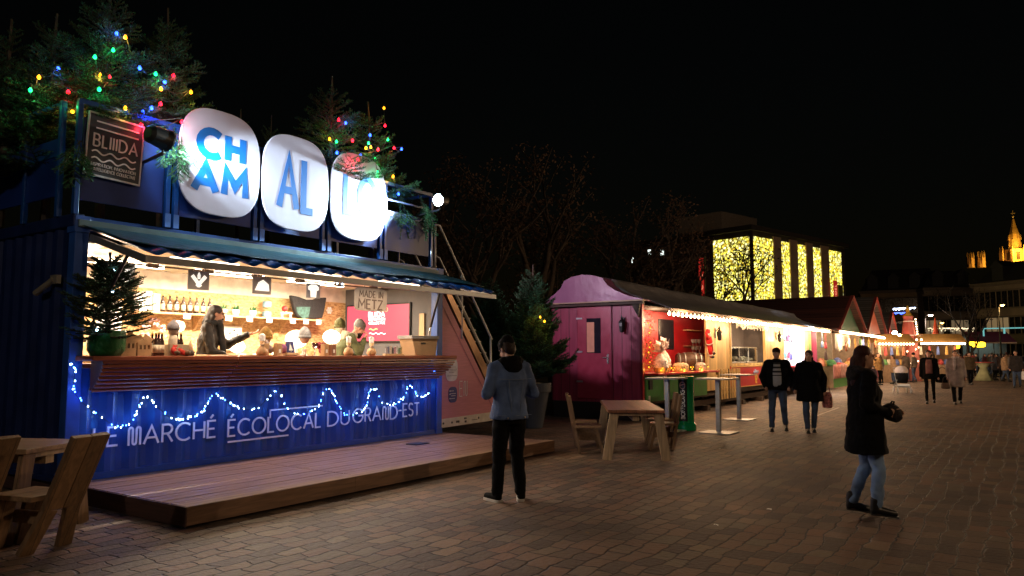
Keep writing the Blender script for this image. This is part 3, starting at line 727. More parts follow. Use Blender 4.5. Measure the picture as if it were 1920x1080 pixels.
for q in range(len(sw) - 1):
    p0, p1, p2, p3 = sw[max(q - 1, 0)], sw[q], sw[q + 1], sw[min(q + 2, len(sw) - 1)]
    n = max(1, int(math.hypot(p2[0] - p1[0], p2[1] - p1[1]) / .021))
    for i in range(n):
        t_ = i / n; path.append(tuple(.5 * (2 * p1[k] + (p2[k] - p0[k]) * t_ + (2 * p0[k] - 5 * p1[k] + 4 * p2[k] - p3[k]) * t_ ** 2 + (3 * p1[k] - p0[k] - 3 * p2[k] + p3[k]) * t_ ** 3) for k in (0, 1)))
g = G(); g.tube([(x + .24, -.005 + .01 * math.sin(i), z - 1.1) for i, (x, z) in enumerate(path[::3])], .0035, 4).build("cable", M_WIRE, gt)
M_LED = emis("led_glow", (.4, .68, 1.0), 14); M_LED2 = emis("blue_led_glow", (.04, .16, 1.0), 16)
rn = random.Random(4); idx = [i for i in range(len(path)) if rn.random() < .45]
lp = None; rest = [G(), G()]
def ledshape(g, p, r): g.ell(p, (r, r, r * 1.3), 6, 4)
protos = [None, None]
for n_, i in enumerate(idx):
    x, z = path[i]; p = (x + .24 + rn.uniform(-.012, .012), -.02 + rn.uniform(-.015, .01), z - 1.1 + rn.uniform(-.014, .014)); k = 0 if rn.random() < .62 else 1
    if n_ < 99:
        p = p
        if protos[k] is None:
            gq = G(); ledshape(gq, (0, 0, 0), .0075); protos[k] = gq.build("led", [M_LED, M_LED2][k], gt, smooth=True); protos[k].location = p
        else:
            o = protos[k].copy(); C.objects.link(o); o.location = p
    else: ledshape(rest[k], p, .0075)
for k in (0,):
    rest[0].build("leds", M_LED, gt, smooth=True)["kind"] = "stuff"
# the blue rest shares the same strand
o = rest[1].build("blue_leds", M_LED2, gt, smooth=True); o["kind"] = "stuff"
for x, z in ((-.3, 1.3), (.1, .9), (.55, .98), (1.2, .92), (1.9, .92), (2.5, .92), (3.1, .85), (3.7, .8), (4.3, .9), (4.9, .9), (5.5, .98), (5.8, 1.15)):
    lamp('POINT', W(x, -.3, z - .12), 1.1, (.02, .2, 1.0), .05, name="garland_light")
# cluster of small lamps under the awning
c2 = thing("led_garland", "little cluster of white lamps under the awning between shirt plaque and grey board", "light garland", W(3.3, -.2, 2.72), ANG)
G().tube([(-.18, 0, .08), (0, 0, 0), (.2, 0, .02), (.36, 0, .05)], .004, 4).build("cable", M_WIRE, c2)
for dx, dz in ((-.18, .04), (-.12, .01), (.0, -.03), (.06, -.05), (.1, 0), (.16, -.05), (.2, -.02), (.3, 0)):
    gq = G(); gq.ell((dx, 0, dz), .012, 6, 4); gq.build("led", M_LED, c2)

# ================================================================ goods
GW = lambda px, v=-.15: uz(px, 668, v)[0]
M_GLASSB = mat("brown_glass", (.03, .012, .006), .2, var=.1, bump=0, coat=.5)
M_LABEL = mat("cream_label", (.6, .52, .38), .7, var=.1)
def bottle_parts(parent=None, label_col=None):
    o = G().lathe([(.03, 0), (.034, .01), (.034, .15), (.028, .18), (.013, .215), (.012, .26), (.015, .262), (.015, .27)], n=12).build("beer_bottle", M_GLASSB, None, smooth=True)
    G().lathe([(.0352, .04), (.0352, .13)], n=12).build("label", label_col or M_LABEL, o, smooth=True)
    G().lathe([(.0155, .258), (.0155, .275), (.01, .277)], n=10).build("cap", mat("gold_cap", (.5, .35, .1), .35, .8), o)
    return o
b0 = bottle_parts(); tag(b0, "leftmost dark bottle of the row on the upper shelf", "bottle", "dark bottles in a row on the upper shelf")
names = ["second", "third", "fourth", "fifth", "sixth", "seventh", "eighth", "ninth"]
b0.location = W(2.02, 2.2, 2.25)
for i in range(13):
    o = copy_tree(b0); row = i % 2; k = i // 2 + 1
    o.location = W(2.02 + (k - (0 if row == 0 else .5)) * .115, 2.2 if row == 0 else 2.29, 2.25)
    o["label"] = "%s bottle from the left in the %s row of dark bottles on the upper shelf" % (names[min(k - 1, 8)] if row == 0 else (["first"] + names)[k - 1], "front" if row == 0 else "back")
def place(o, px, v, z=1.585, rz=0.0): o.location = W(GW(px, v), v, z); o.rotation_euler = (0, 0, ANG + rz); return o
for i, px in enumerate((291, 284, 296, 302)):
    o = copy_tree(b0); place(o, px, -.2 if i != 1 else -.12)
    o["label"] = ["front brown beer bottle beside the left wooden house box on the counter", "brown beer bottle half hidden behind the front one beside the left house box", "brown bottle in the middle behind the houses on the counter", "rear brown bottle beside the right wooden house box"][i]; o["group"] = "beer bottles on the counter"
for i, (px, v) in enumerate(((324, -.22), (331, -.22), (338, -.22), (329, -.13))):
    o = copy_tree(b0); place(o, px, v); o["group"] = "beer bottles of the four pack"
    o["label"] = ["left", "middle", "right", "rear"][i] + " brown bottle of the cardboard four pack on the counter beside the gnome doll"
g = G(); g.b2((-.13, -.055, 0), (.13, .055, .14)); o = g.build("bottle_carton", mat("label_carton", (.35, .27, .17), .8), None, bevel=.003); tag(o, "low cardboard carton around four brown bottles on the counter", "carton"); place(o, 331, -.2)
# little wooden houses with arched openings
M_KRAFT = mat("kraft_wood", (.42, .25, .12), .65, var=.15, scale=12)
def house_box(px, label, h=.2, w=.17):
    t = thing("house_box", label, "gift box", W(GW(px), -.2, 1.586), ANG, "wooden house shaped boxes on the counter")
    g = G(); g.b2((-w / 2, -.05, 0), (w / 2, .05, h * .38))
    for k in range(4): x = -w / 2 + .012 + k * (w - .024) / 3; g.b2((x - .011, -.05, h * .38), (x + .011, .05, h * .62))
    g.prism([(-w / 2, h * .62), (w / 2, h * .62), (w / 2, h * .75), (0, h), (-w / 2, h * .75)], -.05, .05); g.build("box_body", M_KRAFT, t, bevel=.002)
    G().bar((-w / 2 - .01, 0, h * .75), (0, 0, h + .012), .11, .008, up=(0, 1, 0)).bar((w / 2 + .01, 0, h * .75), (0, 0, h + .012), .11, .008, up=(0, 1, 0)).build("roof", M_KRAFT, t)
house_box(232, "plain wooden house box with arches right of the green pot", .23)
house_box(262, "wooden house box with arched windows between two groups of beer bottles", .2)
for px, lb in ((493, "kraft bag with two handles near the vendor's hand"), (518, "brown handled paper bag beside the blue book"), (606, "kraft paper gift bag with a white tag right of the glass cup"), (620, "dark kraft bag in front of the bearded vendor")):
    t = thing("paper_bag", lb, "paper bag", W(GW(px), -.18, 1.586), ANG + .2, "small paper bags along the counter")
    G().prism([(-.055, 0), (.055, 0), (.05, .17), (-.05, .17)], -.035, .035).build("bag_body", M_KRAFT if px != 620 else mat("brown_kraft", (.2, .09, .05), .7), t, bevel=.003)
    G().tube([(-.025, 0, .17), (-.02, 0, .22), (.02, 0, .22), (.025, 0, .17)], .004, 5).build("handle", M_KRAFT, t)
    G().b2((-.02, -.0375, .04), (.02, -.0355, .09)).build("tag", M_PAPER, t)
# gnome doll
t = thing("gnome_doll", "plush gnome doll with a grey cap and red trousers sitting on the counter", "doll", W(GW(319), -.2, 1.586), ANG + .2)
G().rings([(0, 0, .07, .05, .045), (0, 0, .1, .07, .06), (.0, 0, .2, .06, .05), (0, 0, .26, .045, .04)], 14).build("body", mat("cream_plush", (.6, .5, .38), .9, bump=.5, scale=20), t, smooth=True)
G().ell((0, 0, .30), (.065, .06, .065)).build("head", mat("cream_plush2", (.65, .52, .42), .9), t, smooth=True)
G().lathe([(.07, .31), (.075, .34), (.06, .39), (.02, .43), (.005, .44)]).build("cap", mat("grey_knit", (.22, .2, .22), .9, bump=.6, scale=30), t, smooth=True)
G().cap((-.03, 0, .1), (-.06, -.12, .03), .03, .028).cap((.03, 0, .1), (.07, -.12, .03), .03, .028).rings([(0, 0, .05, .065, .055), (0, 0, .13, .073, .062)], 14).build("trousers", mat("red_felt", (.45, .03, .02), .9), t, smooth=True)
G().ell((-.07, -.15, .035), (.03, .04, .03)).ell((.08, -.15, .035), (.03, .04, .03)).build("boots", mat("brown_felt", (.12, .06, .03), .9), t, smooth=True)
# slippers and other bits
t = thing("wooden_cone", "small pointed wooden cone figure standing on the counter behind the slippers", "ornament", W(GW(356), -.15, 1.586), ANG); G().lathe([(.04, 0), (.042, .02), (.035, .1), (.006, .19)]).build("cone", M_KRAFT, t, smooth=True)
G().lathe([(.05, 0), (.05, .012)]).build("base", M_KRAFT, t)
for i, px in enumerate((344, 351)):
    o = G().cap((0, -.07, .03), (0, .07, .035), .035, .04).build("slipper", mat("grey_felt", (.09, .07, .06), .95, bump=.5, scale=20), None, smooth=True); tag(o, ["left", "right"][i] + " dark felt slipper on the counter beside the cone figure", "slipper", "pair of felt slippers"); place(o, px, -.22, 1.59, .3)
# head stands with hats
M_SKINW = mat("pale_display_head", (.62, .5, .4), .6)
def hathead(px, v, label, cap_col, hz=.2, z=1.586, tall=False):
    t = thing("hat_display", label, "hat display", W(GW(px, v), v, z), ANG, "knitted hats on display heads")
    G().lathe([(.06, 0), (.06, .01), (.03, .03), (.035, .08), (.04, .1)], n=14).ell((0, 0, hz), (.075, .09, .1)).build("head_form", M_SKINW, t, smooth=True)
    kn = mat("knit_%d" % px, cap_col, .95, var=.25, scale=30, bump=.8, bscale=60)
    G().rings([(0, 0, hz + .0, .086, .1), (0, 0, hz + .05, .088, .1), (0, 0, hz + .1, .07, .08), (0, 0, hz + .14 + (.1 if tall else 0), .035, .04), (0, 0, hz + .155 + (.1 if tall else 0), .01, .01)], 16).rings([(0, 0, hz - .02, .09, .104), (0, 0, hz + .025, .09, .104)], 16).build("knitted_hat", kn, t, smooth=True)
    return t
hathead(497, .0, "display head in a mustard and brown knitted hat near the vendor's hand", (.3, .17, .04), .25)
hathead(570, -.05, "display head in a light grey knitted hat on the counter", (.3, .31, .33), .27)
hathead(636, .6, "tall olive green knitted hat behind the bearded vendor", (.09, .09, .03), .56, 1.5, False)
# scarf figures
for i, (px, col, lb) in enumerate(((503, (.3, .24, .22), "grey brown knitted mittens bundle beside the mustard hat"), (603, (.25, .03, .05), "dark red knitted ball shaped bag on the counter"), (530, (.3, .1, .2), "purple printed pouch leaning on the counter"))):
    g = G(); rn = random.Random(i)
    for k in range(7): g.ell((rn.uniform(-.05, .05), rn.uniform(-.03, .03), .05 + rn.uniform(0, .12)), (rn.uniform(.03, .05), .035, rn.uniform(.04, .06)), 8, 6)
    o = g.build("knitwear_bundle", mat("knitwear%d" % i, col, .95, bump=.8, scale=30), None, smooth=True); tag(o, lb, "knitwear", "knitwear on the counter"); place(o, px, -.1)
# book
t = thing("book", "dark blue book with a pale tree on its cover standing on the counter", "book", W(GW(545), -.16, 1.62), ANG); t.rotation_euler = (R(-12), 0, ANG)
G().b2((-.065, 0, 0), (.065, .015, .17)).build("cover", mat("night_blue", (.03, .03, .14), .5), t, bevel=.002)
G().prism([(0, .14), (.035, .04), (-.035, .04)], -.003, 0).b2((-.003, -.0035, .02), (.003, -.0005, .039)).build("cover_tree", M_PAPER, t)
G().b2((-.13, -.05, -.032), (.1, .03, -.002)).build("stand", M_PINE, t)
# footed glass cup
t = thing("glass_cup", "footed glass cup with dark red contents on the counter", "glass", W(GW(590), -.15, 1.586), ANG)
G().lathe([(.035, 0), (.035, .006), (.006, .012), (.006, .09), (.02, .1), (.04, .13), (.045, .19)], n=16).build("goblet", glass("clear_glass"), t, smooth=True)
G().lathe([(.001, .14), (.038, .14), (.042, .185), (.001, .187)], n=16).build("contents", mat("dark_red_jelly", (.12, .01, .02), .4), t, smooth=True)
# gift pouches tied with ribbon
for i, (px, lb) in enumerate(((649, "cellophane pouch tied at the neck in front of the bearded vendor"), (692, "tied pouch with a white top left of the magazine rack"), (486, "wooden round loaf shaped bag beside the serving board"))):
    t = thing("gift_pouch", lb, "gift pouch", W(GW(px), -.2, 1.586), ANG, "tied gift pouches on the counter")
    G().rings([(0, 0, 0, .06, .05), (0, 0, .04, .085, .07), (0, 0, .1, .06, .055), (0, 0, .13, .02, .02), (0, 0, .2, .045, .04)], 16).build("pouch", M_KRAFT, t, smooth=True)
    G().rings([(0, 0, .13, .024, .024), (0, 0, .18, .035, .03), (0, 0, .28, .05, .03), (0, 0, .3, .02, .01)], 14).build("cellophane", mat("cellophane", (.65, .63, .62), .25, var=.1, bump=.8, scale=12), t, smooth=True)
# magazine rack
t = thing("magazine_rack", "row of small photo cards in a rack near the right end of the counter", "card rack", W(GW(738), -.16, 1.586), ANG)
cols = [(.3, .28, .3), (.1, .12, .2), (.4, .35, .3), (.05, .05, .06), (.35, .2, .25), (.5, .5, .5), (.12, .2, .14), (.3, .25, .12)]
for i in range(8): G().b2((-.2 + i * .05, -.0 + (i % 2) * .008, .005), (-.152 + i * .05, .006 + (i % 2) * .008, .13 + .012 * (i % 3))).build("card", mat("card%d" % i, cols[i], .5, var=.5, scale=60), t)
G().b2((-.22, -.02, 0), (.22, .04, .03)).build("rack", M_PINE, t)
# cardboard box with handle hole
t = thing("cardboard_box", "tilted cardboard box with a grey lid at the right end of the counter", "box", W(5.28, -.13, 1.586), ANG - .12)
KB = mat("box_cardboard", (.33, .22, .12), .8, var=.1)
G().prism([(-.2, 0), (.26, 0), (.3, .3), (-.28, .3)], -.17, .17).build("box_body", KB, t, bevel=.003)
G().b2((-.3, -.19, .28), (.32, .19, .335)).build("lid", mat("grey_lid", (.2, .19, .18), .7), t, bevel=.004)
G().b2((-.08, -.174, .19), (.02, -.171, .215)).build("hand_hole", M_BLACK, t)
# shelf goods
pots = ((432, 588), (461, 590), (477, 590))
for i, (u_, col, lb) in enumerate(((3.28, (.7, .7, .68), "small white plant pot at the left of the upper shelf, beside a white card"), (3.62, (.72, .7, .66), "white cylinder pot with a leafy plant on the upper shelf"), (3.05, (.5, .4, .3), "little brown pot with a sprig on the upper shelf"))):
    t = thing("plant_pot", lb, "potted plant", W(u_, 2.15, 2.25), ANG, "small potted plants on the upper shelf")
    G().lathe([(.05, 0), (.065, .1), (.06, .1), (.05, .09)], n=14).build("pot", mat("pot%d" % i, col, .5), t, smooth=True)
    g = G(); rn = random.Random(i)
    for k in range(40):
        a = rn.uniform(0, 6.28); p = Vector((.02 * math.cos(a), .02 * math.sin(a), .09)); q = p + Vector((math.cos(a) * rn.uniform(.02, .08), math.sin(a) * rn.uniform(.02, .08), rn.uniform(.03, .11)))
        s_ = Vector((-math.sin(a), math.cos(a), 0)) * .008; m_ = p.lerp(q, .6); g.add([p, m_ + s_, q, m_ - s_], [(0, 1, 2, 3)])
    g.build("leaves", M_NEEDLE2, t, fix=False)
for i, z in enumerate((2.251, 2.42)):
    if i: G_ = None
    o = G().lathe([(.001, 0), (.07, 0), (.075, .02), (.075, .09), (.07, .105), (.001, .105)], n=18).build("blue_tin", mat("pale_blue_tin", (.18, .33, .42), .4), None, smooth=False, bevel=.003)
    tag(o, ["pale blue round tin standing on the upper shelf", "pale blue round tin hanging on the wall above its twin"][i], "tin", "pale blue tins"); o.location = W(3.98, 2.25, z if i == 0 else 2.43)
G().b2((-.005, 0, 0), (.005, .01, .01))
# price cards: each on the shelf edge
for i, (u_, z) in enumerate(((2.35, 2.2), (3.1, 2.2), (3.5, 2.2), (3.9, 2.2), (4.4, 2.2), (4.7, 2.2), (5.0, 2.2), (2.4, 1.57), (3.35, 1.57), (3.6, 1.57))):
    o = G().b2((-.06, 0, -.045), (.06, .004, .045)).build("price_card", M_PAPER, None); o.location = W(u_, 2.065 if z > 2 else 2.01, z); o.rotation_euler = (0, 0, ANG)
    tag(o, ("%s white price card from the left under the upper shelf" % ORD[i]) if z > 2 else ("%s white price card from the left on the lower shelf" % ORD[i - 7]), "price card", "white price cards on the shelves")
# black bag / shirts
t = thing("black_bag", "black printed cloth bag spread on the upper shelf", "bag", W(4.83, 2.14, 2.26), ANG)
g = G(); g.prism([(-.42, .41), (-.22, .39), (-.05, .35), (.12, .36), (.22, .4), (.42, .42), (.38, .2), (.33, .03), (.1, .0), (-.25, .02), (-.33, .14)], 0, .08).build("bag_body", mat("black_cloth", (.012, .012, .014), .9, bump=.6, scale=8, bscale=14, bdist=.03), t, bevel=.02)
G().prism([(-.3, .2), (.02, .22), (-.02, .02), (-.16, -.0), (-.28, .1)], -.012, -.002).build("print", mat("teal_print", (.04, .1, .09), .7, var=.6, scale=22), t)
t = thing("white_stool", "tiny white wooden stool with a red ball at the left of the black bag", "ornament", W(4.3, 2.12, 2.252), ANG)
G().b2((-.11, -.03, .08), (.11, .03, .1)).b2((-.1, -.02, 0), (-.08, .02, .08)).b2((.08, -.02, 0), (.1, .02, .08)).build("stool", M_PAPER, t); G().ell((-.04, 0, .16), .055).build("red_ball", mat("red_gloss", (.5, .02, .02), .3), t, smooth=True)
# white boxes left of the bottles, frames, posters
for i, (u_, w_, h_) in enumerate(((1.62, .09, .26), (1.74, .1, .3), (1.87, .1, .27))):
    o = G().b2((-w_ / 2, 0, 0), (w_ / 2, .12, h_)).build("white_carton", mat("white_carton%d" % i, (.75, .72, .7 - .05 * i), .6), None, bevel=.003); o.location = W(u_, 2.1, 2.252); o.rotation_euler = (0, 0, ANG)
    tag(o, "%s white carton from the left on the upper shelf beside the bottles" % ORD[i], "carton", "white cartons beside the bottles")
o = G().b2((-.18, 0, -.25), (.18, .02, .25)).build("notice_board", M_PAPER, None); o.location = W(1.3, 2.35, 2.15); o.rotation_euler = (0, 0, ANG); tag(o, "pale framed sheet on the back wall behind the small fir", "notice")
o = G().b2((-.17, 0, -.2), (.17, .02, .2)).build("dotted_poster", M_PAPER, None); o.location = W(3.35, 2.3, 1.88); o.rotation_euler = (0, 0, ANG); tag(o, "white sheet with a few dark dots standing on the lower shelf", "poster")
for dx, dz in ((-.06, .08), (.02, .13), (.08, .06), (-.01, 0), (.07, -.05)): G().prism(squircle(.018, .018, 2, 12, dx, dz), -.003, 0).build("dot", M_BLACK, o)
# wreath of pink and white
t = thing("wreath", "pink and white paper flower wreath on the wall beside the gnome doll", "wreath", W(1.9, 2.2, 1.95), ANG); g = G(); rn = random.Random(9)
for k in range(60): a = rn.uniform(0, 6.28); r_ = rn.uniform(.1, .2); g.ell((r_ * math.cos(a), rn.uniform(-.03, .03), r_ * math.sin(a)), (.035, .012, .02), 7, 5, Matrix.Rotation(rn.uniform(0, 3), 3, 'Y'))
g.build("petals", mat("pink_paper", (.6, .35, .32), .8, var=.4, scale=9), t, smooth=True)
# round white glowing globes
for i, (px, py, v_, r_) in enumerate(((556, 636, .5, .17), (622, 632, 1.0, .15), (333, 612, 1.3, .10), (520, 660, .9, .09), (445, 650, 1.6, .12))):
    u_, z_ = uz(px, py, v_)
    t = thing("globe_lamp", ["largest glowing white globe lamp, at the middle of the counter", "glowing white globe lamp left of the bearded vendor", "small glowing globe lamp above the gnome doll", "small glowing globe lamp behind the paper bags", "glowing globe lamp behind the long haired vendor's arm"][i], "lamp", W(u_, v_, z_), ANG, "white globe lamps in the stall")
    G().ell((0, 0, 0), (r_, r_, r_ * .82), 20, 12).build("globe", emis("globe_glow", (1, .84, .62), 2.5), t, smooth=True); G().cyl((0, 0, -r_ * .8), (0, 0, 1.5 - z_), .02).build("stand", M_WHITE, t)
    lamp('POINT', W(u_, v_ - r_ - .05, z_ + .05), 5, WARM2, .06, name="globe_light")
# lower shelf: pale jars
for i in range(5):
    o = G().lathe([(.001, 0), (.04, 0), (.045, .02), (.045, .1), (.03, .12), (.03, .135), (.001, .135)], n=12).build("jar", mat("amber_jar", (.45, .25, .1), .3), None, smooth=True); o.location = W(2.55 + i * .12, 2.15, 1.622)
    tag(o, "%s amber jar from the left on the lower shelf" % ORD[i], "jar", "amber jars on the lower shelf")
# hanging plaques
M_PLQ = mat("grey_plaque", (.23, .21, .2), .6, var=.1)
def plaque(px0, px1, py0, py1, v_, label, shapes):
    u0, z0 = uz(px0, py0, v_); u1, z1 = uz(px1, py1, v_); uc = (u0 + u1) / 2; zc = (z0 + z1) / 2; a = (u1 - u0) / 2; b = (z0 - z1) / 2
    t = thing("hanging_plaque", label, "hanging sign", W(uc, v_, zc), ANG, "grey plaques hanging inside the stall")
    G().b2((-a, 0, -b), (a, .008, b)).build("plaque_board", M_PLQ, t, bevel=.001)
    G().cyl((-a * .5, .004, b), (-a * .5, .004, 2.88 - zc), .003, n=5).cyl((a * .5, .004, b), (a * .5, .004, 2.88 - zc), .003, n=5).build("cord", M_WHITE, t)
    g = G()
    for k, s in enumerate(shapes): g.prism([(x * a, z * b) for x, z in s], -.004 - k * .0004, 0)
    g.build("pictogram", emis("glowing_cutout", (1, .93, .82), .5, (.8, .8, .78)), t)  # pictogram shapes carry a glow of their own, no lamp behind
plaque(222, 252, 492, 540, .2, "leftmost hanging plaque, with a cut-out cup, behind the small fir", [[(-.6, .5), (.6, .5), (.3, -.6), (-.3, -.6)], [(.6, .5), (.9, .75), (.7, .3)]])
plaque(353, 392, 506, 545, .2, "hanging plaque with two crossed knives and a bottle", [[(-.75, .35), (-.5, .6), (.3, -.55), (.05, -.75)], [(.75, .35), (.5, .6), (-.3, -.55), (-.05, -.75)], [(-.12, .15), (.12, .15), (.14, .55), (0, .9), (-.14, .55)]])
plaque(474, 508, 518, 553, .2, "hanging plaque with a cut-out cheese wedge", [[(-.75, -.6), (-.4, .35), (.1, .7), (.7, .2), (.8, -.6)]])
plaque(575, 600, 530, 560, .2, "small dark hanging plaque with a cut-out shirt", [[(-.4, -.9), (.4, -.9), (.45, 0), (.75, .1), (.8, .5), (.35, .85), (-.35, .85), (-.8, .5), (-.75, .1), (-.45, 0)]])
t = thing("hanging_board", "grey rounded board reading MADE IN METZ hanging under the awning", "hanging sign", W(4.2, -.08, 2.48), ANG + .04)
G().prism(squircle(.375, .185, 7), 0, .015).build("board", mat("taupe_board", (.24, .205, .175), .6), t, bevel=.002)
g = G(); write(g, "MADE IN", -.27, .035, .1, .013, -.006, .006, sp=.024, width=.54, cond=.8); write(g, "METZ", -.29, -.15, .145, .021, -.006, .006, sp=.03, width=.55)
g.build("board_lettering", mat("brown_lettering", (.06, .035, .025), .6), t)
G().cyl((-.15, .007, .18), (-.15, .007, .3), .004, n=5).cyl((.15, .007, .18), (.15, .007, .3), .004, n=5).build("cord", M_BLACK, t)
# monitor on the end wall (faces down the stall)
t = thing("wall_screen", "red lit screen with white lettering and two small waves on the grey end wall", "screen", W(5.9, 1.455, 2.2), ANG - PI / 2)
G().b2((-.84, 0, -.37), (.84, .05, .37)).build("screen_case", M_BLACK, t, bevel=.006)
G().b2((-.81, -.006, -.34), (.81, 0.0, .34)).build("screen_panel", emis("red_screen", (.95, .1, .145), .85, (.02, .0, .0)), t)
g = G(); write(g, "BLIIIDA", -.22, .12, .09, .022, -.012, .004, sp=.02, width=.42)
write(g, "INSPIRATION", -.21, .05, .045, .01, -.012, .004, sp=.01, width=.42); write(g, "COLLECTIVE", -.21, -.02, .045, .01, -.012, .004, sp=.01, width=.42); ribbon(g, wave(-.2, .23, -.2, .013, 3), .012, -.012, .004)
g.build("screen_lettering", emis("screen_white", (1, .85, .85), 1.2), t)
g = G(); ribbon(g, wave(-.2, .02, -.12, .013, 1.5), .012, -.012, .004); ribbon(g, arc(.24, .25, .04, .04, 0, 360), .004, -.012, .004); g.build("screen_mark", emis("screen_yellow", (1, .6, .2), 1.0), t)
lamp('AREA', W(5.7, 1.45, 2.2), 3, (1, .15, .2), 1.0, W(3, 1.0, 1.9), "screen_light", sy=.5)
# small snowflake ornament
g = G()
for k in range(6): a = k * PI / 3; ribbon(g, [(0, 0), (.07 * math.cos(a), .07 * math.sin(a))], .014, 0, .01); ribbon(g, arc(.05 * math.cos(a), .05 * math.sin(a), .02, .02, 0, 360, 8), .008, 0, .01)
o = g.build("snowflake", M_PAPER, None); o.location = W(5.5, 2.34, 2.45); o.rotation_euler = (0, 0, ANG); tag(o, "white snowflake ornament on the board wall left of the grey hanging board", "ornament")
# small fir in a green bag on the counter
t = fir("potted_fir", "small fir in a green wrapped pot at the left end of the counter", W(-.0, -.12, 1.75), 1.02, .56, 31, base=.02, bell=.45, wh=.06, per=9, up=.2, droop=.1, nl=.032, nw=.009, dens=130, cat="potted fir")
g = G(); g.rings([(0, 0, -.165, .16, .15), (0, 0, -.1, .2, .18), (0, 0, 0, .205, .185), (.01, 0, .08, .19, .17), (0, 0, .12, .205, .18)], 26)
g.build("green_pot_wrap", mat("green_foil", (.008, .11, .03), .3, var=.5, scale=7, bump=1.0, bscale=9, bdist=.04), t, smooth=True)
for dx, dy, dz in ((.05, -.3, .12), (.1, -.1, .8), (.15, -.2, .55)): G().ell((dx, dy, dz), .012, 8, 6).build("lamp", M_LED, t)
# ================================================================ people
def skin_mat(n, c): return mat("skin_" + n, c, .5, var=.08, bump=.03)
SK = skin_mat("fair", (.50, .27, .18)); SK2 = skin_mat("olive", (.42, .24, .16))
def cloth(n, c, rough=.9, var=.25, bump=.5): return mat("cloth_" + n, c, rough, var=var, scale=9, bump=bump, bscale=70, bdist=.004, spec=.12)
M_HAIRD = mat("dark_brown_hair", (.02, .011, .008), .5, var=.5, scale=5, bump=.8, bscale=30, stretch=(6, 6, .7), spec=.2)
M_HAIRR = mat("auburn_hair", (.045, .012, .008), .5, var=.5, scale=5, bump=.8, bscale=30, stretch=(6, 6, .7), spec=.2)
M_HAIRB = mat("chestnut_hair", (.016, .008, .005), .5, var=.5, scale=5, bump=.9, bscale=30, stretch=(6, 6, .7))
M_EYE = mat("dark_eye", (.01, .008, .008), .15, bump=0)
WR = bpy.data.textures.new("cloth_folds", 'CLOUDS'); WR.noise_scale = .11; WR.noise_depth = 3
def remesh(g, name, m, parent, vox, fold=0.0, smooth=2, it=None):
    o = g.build(name, m, parent, smooth=True)
    md = o.modifiers.new("remesh", 'REMESH'); md.mode = 'VOXEL'; md.voxel_size = vox; md.use_smooth_shade = True
    if smooth: s = o.modifiers.new("smooth", 'SMOOTH'); s.iterations = smooth; s.factor = .5
    if fold:
        d = o.modifiers.new("folds", 'DISPLACE'); d.texture = WR; d.strength = fold; d.mid_level = .5; d.texture_coords = 'LOCAL'
    return o
def hand(g, wrist, dirv, palm, s=1.0, curl=.5, left=False):
    """five separate fingers: wrist point, direction of the fingers, direction the palm faces"""
    d = Vector(dirv).normalized(); pn = Vector(palm); pn = (pn - d * pn.dot(d)).normalized(); sd = d.cross(pn) * (1 if left else -1)
    w_ = Vector(wrist); c = w_ + d * .045 * s
    rot = Matrix((sd, pn, d)).transposed()
    g.ell(c, (.041 * s, .017 * s, .052 * s), 10, 8, rot)
    for k, (off, L) in enumerate(((-.03, .062), (-.01, .075), (.01, .08), (.03, .072))):
        b = w_ + d * .085 * s + sd * off * s; cur = curl * (1 + .15 * (1.5 - k)); p = b
        for j, f in enumerate((.42, .32, .26)):
            a = cur * (j + .6) * .7; dd = d * math.cos(a) + pn * math.sin(a); q = p + dd * L * f * s
            g.cap(p, q, (.0098 - .001 * j) * s, (.0088 - .001 * j) * s, 7); p = q
    b = w_ + d * .03 * s + sd * .035 * s; dd = (d * .75 + sd * .75 + pn * .3).normalized(); q = b + dd * .035 * s; g.cap(b, q, .012 * s, .0105 * s, 7)
    dd = (d * .9 + sd * .25 + pn * .4).normalized(); g.cap(q, q + dd * .03 * s, .0105 * s, .009 * s, 7)
